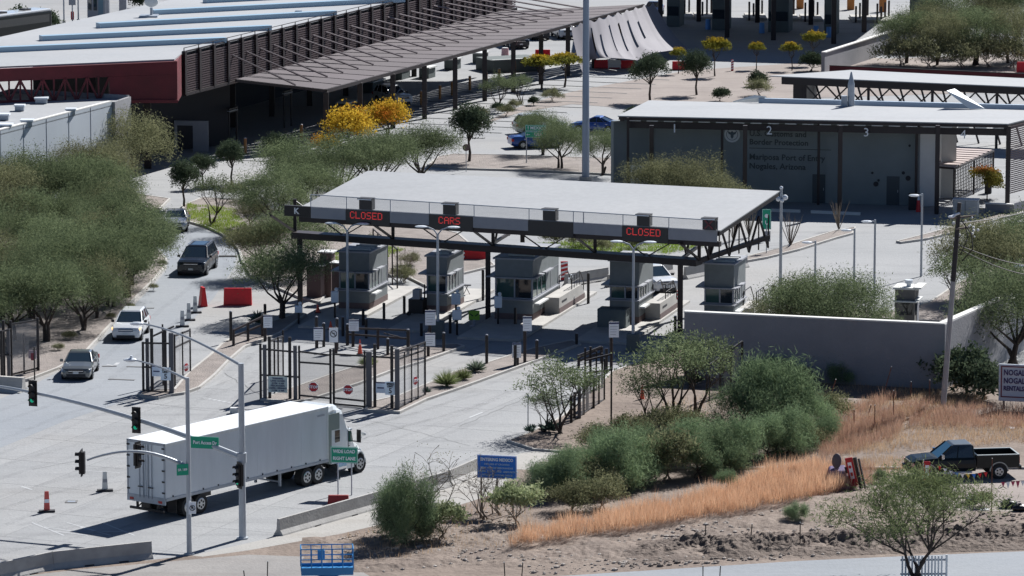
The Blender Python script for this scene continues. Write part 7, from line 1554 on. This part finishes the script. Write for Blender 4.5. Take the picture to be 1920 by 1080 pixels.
o = thing('stool', 'folding stool in the sunlit lane right of the second booth', 'stool', P(875,556)); obj('seat', MB().box(-.3,-.2,.75,.3,.2,.8), BLACK, o); [obj('leg', MB().tube((x,0,0),(-x*.3,0,.75),.025,n=5), BLACK, o) for x in (-.28,.28)]
o = thing('road_pump', 'red cone-topped hydrant against the dark box near the pergola', 'hydrant', P(1722,397)); obj('hydrant_body', MB().tube((0,0,0),(0,0,.9),.2,.12,10), RED, o); obj('hydrant_top', MB().tube((0,0,.9),(0,0,1.3),.1,.04,8), LAMPW, o)
o = thing('metal_locker', 'dark narrow locker behind the red hydrant', 'locker', P(1713,394), R(-10)); obj('locker_body', MB().box(-.4,0,0,.4,.6,1.2), INK, o, bev=.03); obj('locker_top', MB().box(-.42,-.02,1.2,.42,.62,1.25), BLACK, o)
o = thing('small_round_sign', 'small dark round sign left of the lawn tree trunk', 'sign', P(874,322)); obj('post', MB().tube((0,0,0),(0,0,1.9),.03,n=6), GALV, o); obj('disc', MB().tube((0,-.03,2.0),(0,-.06,2.0),.3,n=12), BOOTHB, o)
o = thing('marker_post', 'thin grey marker post at the kerb beside the small agave', 'post', P(990,808)); obj('post', MB().tube((0,0,0),(0,0,2.1),.03,n=6), GALV, o); obj('tag_plate', MB().box(-.05,-.04,1.9,.05,-.03,2.1), GALV, o)
o = thing('speed_hump', 'dark speed strip across the exit road below the kerb bend', 'strip', P(426,481)); obj('strip', MB().box(-.6,-.3,0,.7,.25,.06), TYRE, o, bev=.02)
for k, (u, v, l, rz) in enumerate(((228,712,1.25,-12),(254,688,.7,-8),(205,687,.5,5),(278,578,.4,0))):
    o = thing('road_strip', ['long dark strip on the exit road beside the gate','short dark strip beside the left gate post','short dark strip in front of the grey sedan','small dark patch on the exit road edge'][k], 'strip', P(u,v), R(rz)); obj('strip', MB().box(-l/2-.2,-.12,0,l/2+.2,.12,.03), JOINT, o)
o = thing('solar_marker', 'low white sensor with red top on the road behind the trailer roof', 'marker', P(441,775)); obj('sensor', MB().box(-.3,-.2,0,.2,.2,.35), OFFW, o, bev=.04); obj('red_top', MB().box(.2,-.2,.3,.45,.1,.55), RED, o, bev=.03)
# --- lower right corner
o = thing('billboard', 'white rentals billboard with dark red frame at the right edge', 'billboard', P(1872,770), R(-14)); zt_ = ZT(1872,770,682)
obj('board', MB().box(0,-.06,.6,3.6,.06,zt_), mat('billboard_white',(.50,.55,.62),.6), o); obj('frame', MB().box(.12,-.08,.82,.19,-.06,zt_-.1).box(.12,-.08,.82,3.5,-.06,.89).box(.12,-.08,zt_-.17,3.5,-.06,zt_-.1), mat('frame_maroon',(.16,.03,.05),.6), o)
for s_, z in (('NOGALES',zt_-.5),('NOGALES',zt_-.98),('RENTALS',zt_-1.43)): text(s_, .46 if s_ != 'RENTALS' else .38, mat('letter_indigo',(.05,.03,.12),.6) if 'letter_indigo' not in MATS else MATS['letter_indigo'], o, (.28,-.09,z), align='LEFT', bold=.012, sx=.78)
for x in (.3,3.2): obj('post', MB().box(x-.06,.06,0,x+.06,.18,zt_-.2), WOOD, o)
o = thing('leaning_sign', 'tall red and white sign board leaning on the purple junk heap', 'sign', P(1604,918), R(-25)); M_ = Matrix.Rotation(R(-14),4,'Y')
obj('board', MB().box(-.22,-.05,.2,.22,.05,1.75,M_), SIGNR, o, bev=.04); obj('white_motif', MB().box(-.1,-.06,.6,.12,-.052,1.5,M_), WSIGN, o); obj('motif_detail', MB().tube(M_@Vector((0,-.055,1.25)),M_@Vector((0,-.07,1.25)),.09,n=8).box(-.06,-.07,.75,.08,-.06,.95,M_), SIGNR, o); obj('back_frame', MB().box(.25,-.04,.0,.42,.12,1.7,M_).box(.5,.0,-.05,.58,.12,1.6,M_), BLACK, o)
o = thing('junk_heap', 'purple cloth-covered heap of junk with a grey dish', 'heap', P(1565,915), R(10)); b_ = MB().hexa([(-.75,-.5,0),(.75,-.5,0),(.8,.6,0),(-.6,.6,0)],[(-.35,-.2,1.0),(.55,-.3,.95),(.65,.4,1.2),(-.2,.45,1.15)]); obj('cloth', b_, PURP, o, bev=.08); obj('frame', MB().bar((.5,-.3,1.0),(1.0,-.2,1.15),.1,.35).box(.6,-.4,0,1.1,.3,.7), BLACK, o)
o = thing('satellite_dish', 'small grey dish standing on the purple junk heap', 'dish', P(1565,915)+Vector((.1,.1,1.05)), R(10)); obj('dish', MB().ball((0,0,.4),.36,(.75,.3,1.15),12,8), mat('dish_grey',(.10,.09,.10),.6), o, smooth=True); obj('bracket', MB().tube((0,.1,-.05),(0,.05,.3),.04,n=6), GALV, o)
o = thing('feather_sign', 'small red and white sign standing before the pickup front wheel', 'sign', P(1738,908), R(-4)); obj('board', MB().box(-.19,-.03,.1,.17,.03,1.25), SIGNR, o, bev=.05); obj('white_motif', MB().box(-.10,-.045,.3,.10,-.035,1.05), WSIGN, o); obj('post', MB().tube((-.2,.02,0),(-.2,.02,1.35),.03,n=6), WSIGN, o)
o = thing('pennant_string', 'string of red white yellow and blue pennants hanging in front of the pickup', 'pennants', P(1750,905)); a_ = P(1752,875,.0); sA = P(1750,906)+Vector((0,0,1.1)); sB = P(1858,925)+Vector((0,0,1.2)); pts = [sA.lerp(sB,k/10)-Vector((0,0,.35*math.sin(math.pi*k/10))) for k in range(11)]
obj('string', MB().path(pts,.012,4), INK, o, W=True); cols = [RED,WSIGN,WSIGN,SIGNB,WSIGN,mat('pennant_yellow',(.75,.45,.03),.6),SIGNB,RED,RED]
for k in range(9): q = pts[k+1]; obj('pennant', MB().add([q+Vector((-.11,0,0)),q+Vector((.11,0,.0)),q+Vector((.04,.02,-.26))],[(0,1,2)]).add([q+Vector((-.11,.01,0)),q+Vector((.11,.01,.0)),q+Vector((.04,.03,-.26))],[(2,1,0)]), cols[k], o, W=True)
o = thing('pennant_string', 'tangle of pink pennants at the right picture edge', 'pennants', P(1885,935)); sA = P(1880,935)+Vector((0,0,.9)); sB = P(1935,935)+Vector((0,0,1.0)); pts = [sA.lerp(sB,k/6) for k in range(7)]; obj('string', MB().path(pts,.012,4), INK, o, W=True)
for k in range(6): q = pts[k]; obj('pennant', MB().add([q+Vector((-.1,0,0)),q+Vector((.12,0,0)),q+Vector((.02,0,-.3-.1*(k%2)))],[(0,1,2)]), [mat('pennant_pink',(.45,.06,.12),.7) if 'pennant_pink' not in MATS else MATS['pennant_pink'],WSIGN,MATS['pennant_pink']][k%3], o, W=True)
for k, (u, v, r) in enumerate(((1892,952,.42),(1912,958,.36))):
    o = thing('rubbish_bag', ['larger black rubbish bag on the lot edge','smaller black rubbish bag at the right edge'][k], 'bag', P(u,v)); b_ = MB().ball((0,0,r*.45),r,(1.15,.8,.55),12,7); b_.v = [(x+.05*math.sin(y*19),y+.04*math.sin(x*17),z+.05*math.sin(x*23+y*11)) for x,y,z in b_.v]; obj('bag_body', b_, mat('bag_black',(.012,.012,.015),.35) if k == 0 else MATS['bag_black'], o, smooth=True); obj('bag_knot', MB().tube((0,0,r*.9),(0,0,r*1.15),.06,.1,6), MATS['bag_black'], o)
o = thing('white_tub', 'upturned white tub on dark crate beside the palo verde', 'tub', P(1822,944)); obj('tub', MB().tube((0,0,.28),(0,0,.42),.32,.22,12), WHITE, o); obj('crate', MB().box(-.3,-.2,0,.3,.2,.28), BLACK, o)
o = thing('white_plate', 'flat white plate lying below the upturned tub', 'plate', P(1846,956)); obj('plate', MB().tube((0,0,.0),(0,0,.05),.25,n=12), WHITE, o)
o = thing('litter_paper', 'scrap of white paper in the dry grass beyond the pickup', 'litter', P(1898,806)); obj('paper', MB().box(-.15,-.1,.0,.15,.1,.14,Matrix.Rotation(.3,4,'X')), WHITE, o)
o = thing('picket_panel', 'white slatted metal panel at the foot of the palo verde', 'panel', P(1690,1082), R(2))
for k in range(13): obj('slat', MB().box(k*.16,-.04,0,k*.16+.08,.0,1.05), WHITE, o)
obj('backing', MB().box(-.05,.0,.1,2.15,.03,.2).box(-.05,.0,.8,2.15,.03,.9), GALV, o); obj('end_post', MB().box(2.15,-.03,0,2.25,.05,1.1), WHITE, o)
FG = 'thin metal fence stakes'
for k, (u, v, vt, ln_, lb) in enumerate([(1708,753,716,0,'rusty stake farthest right in the dry grass by the pole'),(1743,755,713,0,'rusty stake beside the utility pole'),(1675,792,733,0,'rusty stake left of the one nearest the pole'),(1640,806,760,0,'rusty stake at the upper end of the red grass'),(1601,800,768,0,'short stake at the left of the rusty row'),(1627,780,760,.5,'bent stake leaning among the rusty row'),(1859,960,860,0,'tall stake holding the pennant string'),(1323,1022,983,0,'leftmost stake on the stony bank'),(1406,1025,983,.15,'second stake on the stony bank'),(1500,1030,980,0,'third stake on the stony bank, below the lone bush'),(947,1085,1055,-.1,'left stake of the pair at the road edge'),(978,1085,1055,.12,'right stake of the pair at the road edge'),(1318,1090,1061,0,'left stake of the pair on the asphalt edge'),(1349,1090,1061,.1,'right stake of the pair on the asphalt edge'),(501,1092,1053,.05,'stake left of the blue lift'),(460,1094,1070,-.2,'leaning stake at the bottom edge'),(1548,772,712,.5,'long stick leaning against the shaded wall'),(1655,745,688,.45,'leaning stick before the shaded wall')]):
    h = ZT(u,v,vt); o = thing('fence_stake', lb, 'stake', P(u,v), group=FG); obj('stake', MB().tube((0,0,-.05),(ln_*h*.6,0,h),.028,n=5), RUST if k < 7 or k > 15 else BLACK, o); obj('stake_tip', MB().tube((ln_*h*.6,0,h),(ln_*h*.61,0,h+.03),.03,n=5), OFFW, o)
# --- blue scissor lift, cut by the bottom edge
o = thing('scissor_lift', 'blue scissor lift platform at the bottom edge', 'lift', P(614,1118), R(4)); zt_ = ZT(614,1118,1030); w_ = W_of(564,664,1118); zd = zt_-1.05
obj('deck', MB().box(-w_/2,0,zd-.22,w_/2,1.1,zd), LIFTB, o); rl_ = MB()
for z in (zt_, zd+.55):
    for y in (0,1.1): rl_.tube((-w_/2,y,z),(w_/2,y,z),.028,n=6)
    for x in (-w_/2,w_/2): rl_.tube((x,0,z),(x,1.1,z),.028,n=6)
for k in range(6):
    x = -w_/2+w_*k/5
    for y in (0,1.1): rl_.tube((x,y,zd),(x,y,zt_),.026,n=6)
obj('guard_rail', rl_, LIFTB, o); obj('toe_board', MB().box(-w_/2,-.02,zd,w_/2,0,zd+.15).box(-w_/2,1.1,zd,w_/2,1.12,zd+.15), LIFTB, o); obj('control_box', MB().box(-.45,.3,zd+.5,-.1,.55,zd+.95), LIFTB, o, bev=.03)
obj('chassis', MB().box(-w_/2+.1,.05,.2,w_/2-.1,1.05,.7), LIFTB, o, bev=.03); obj('scissor', MB().bar((-w_/2+.2,.5,.7),(w_/2-.2,.5,zd-.2),.08,.12).bar((w_/2-.2,.6,.7),(-w_/2+.2,.6,zd-.2),.08,.12), LIFTB, o)
for x in (-w_/2+.35,w_/2-.35):
    for y in (.05,1.05): obj('wheel', MB().tube((x,y-.08,.22),(x,y+.08,.22),.22,n=12), TYRE, o)
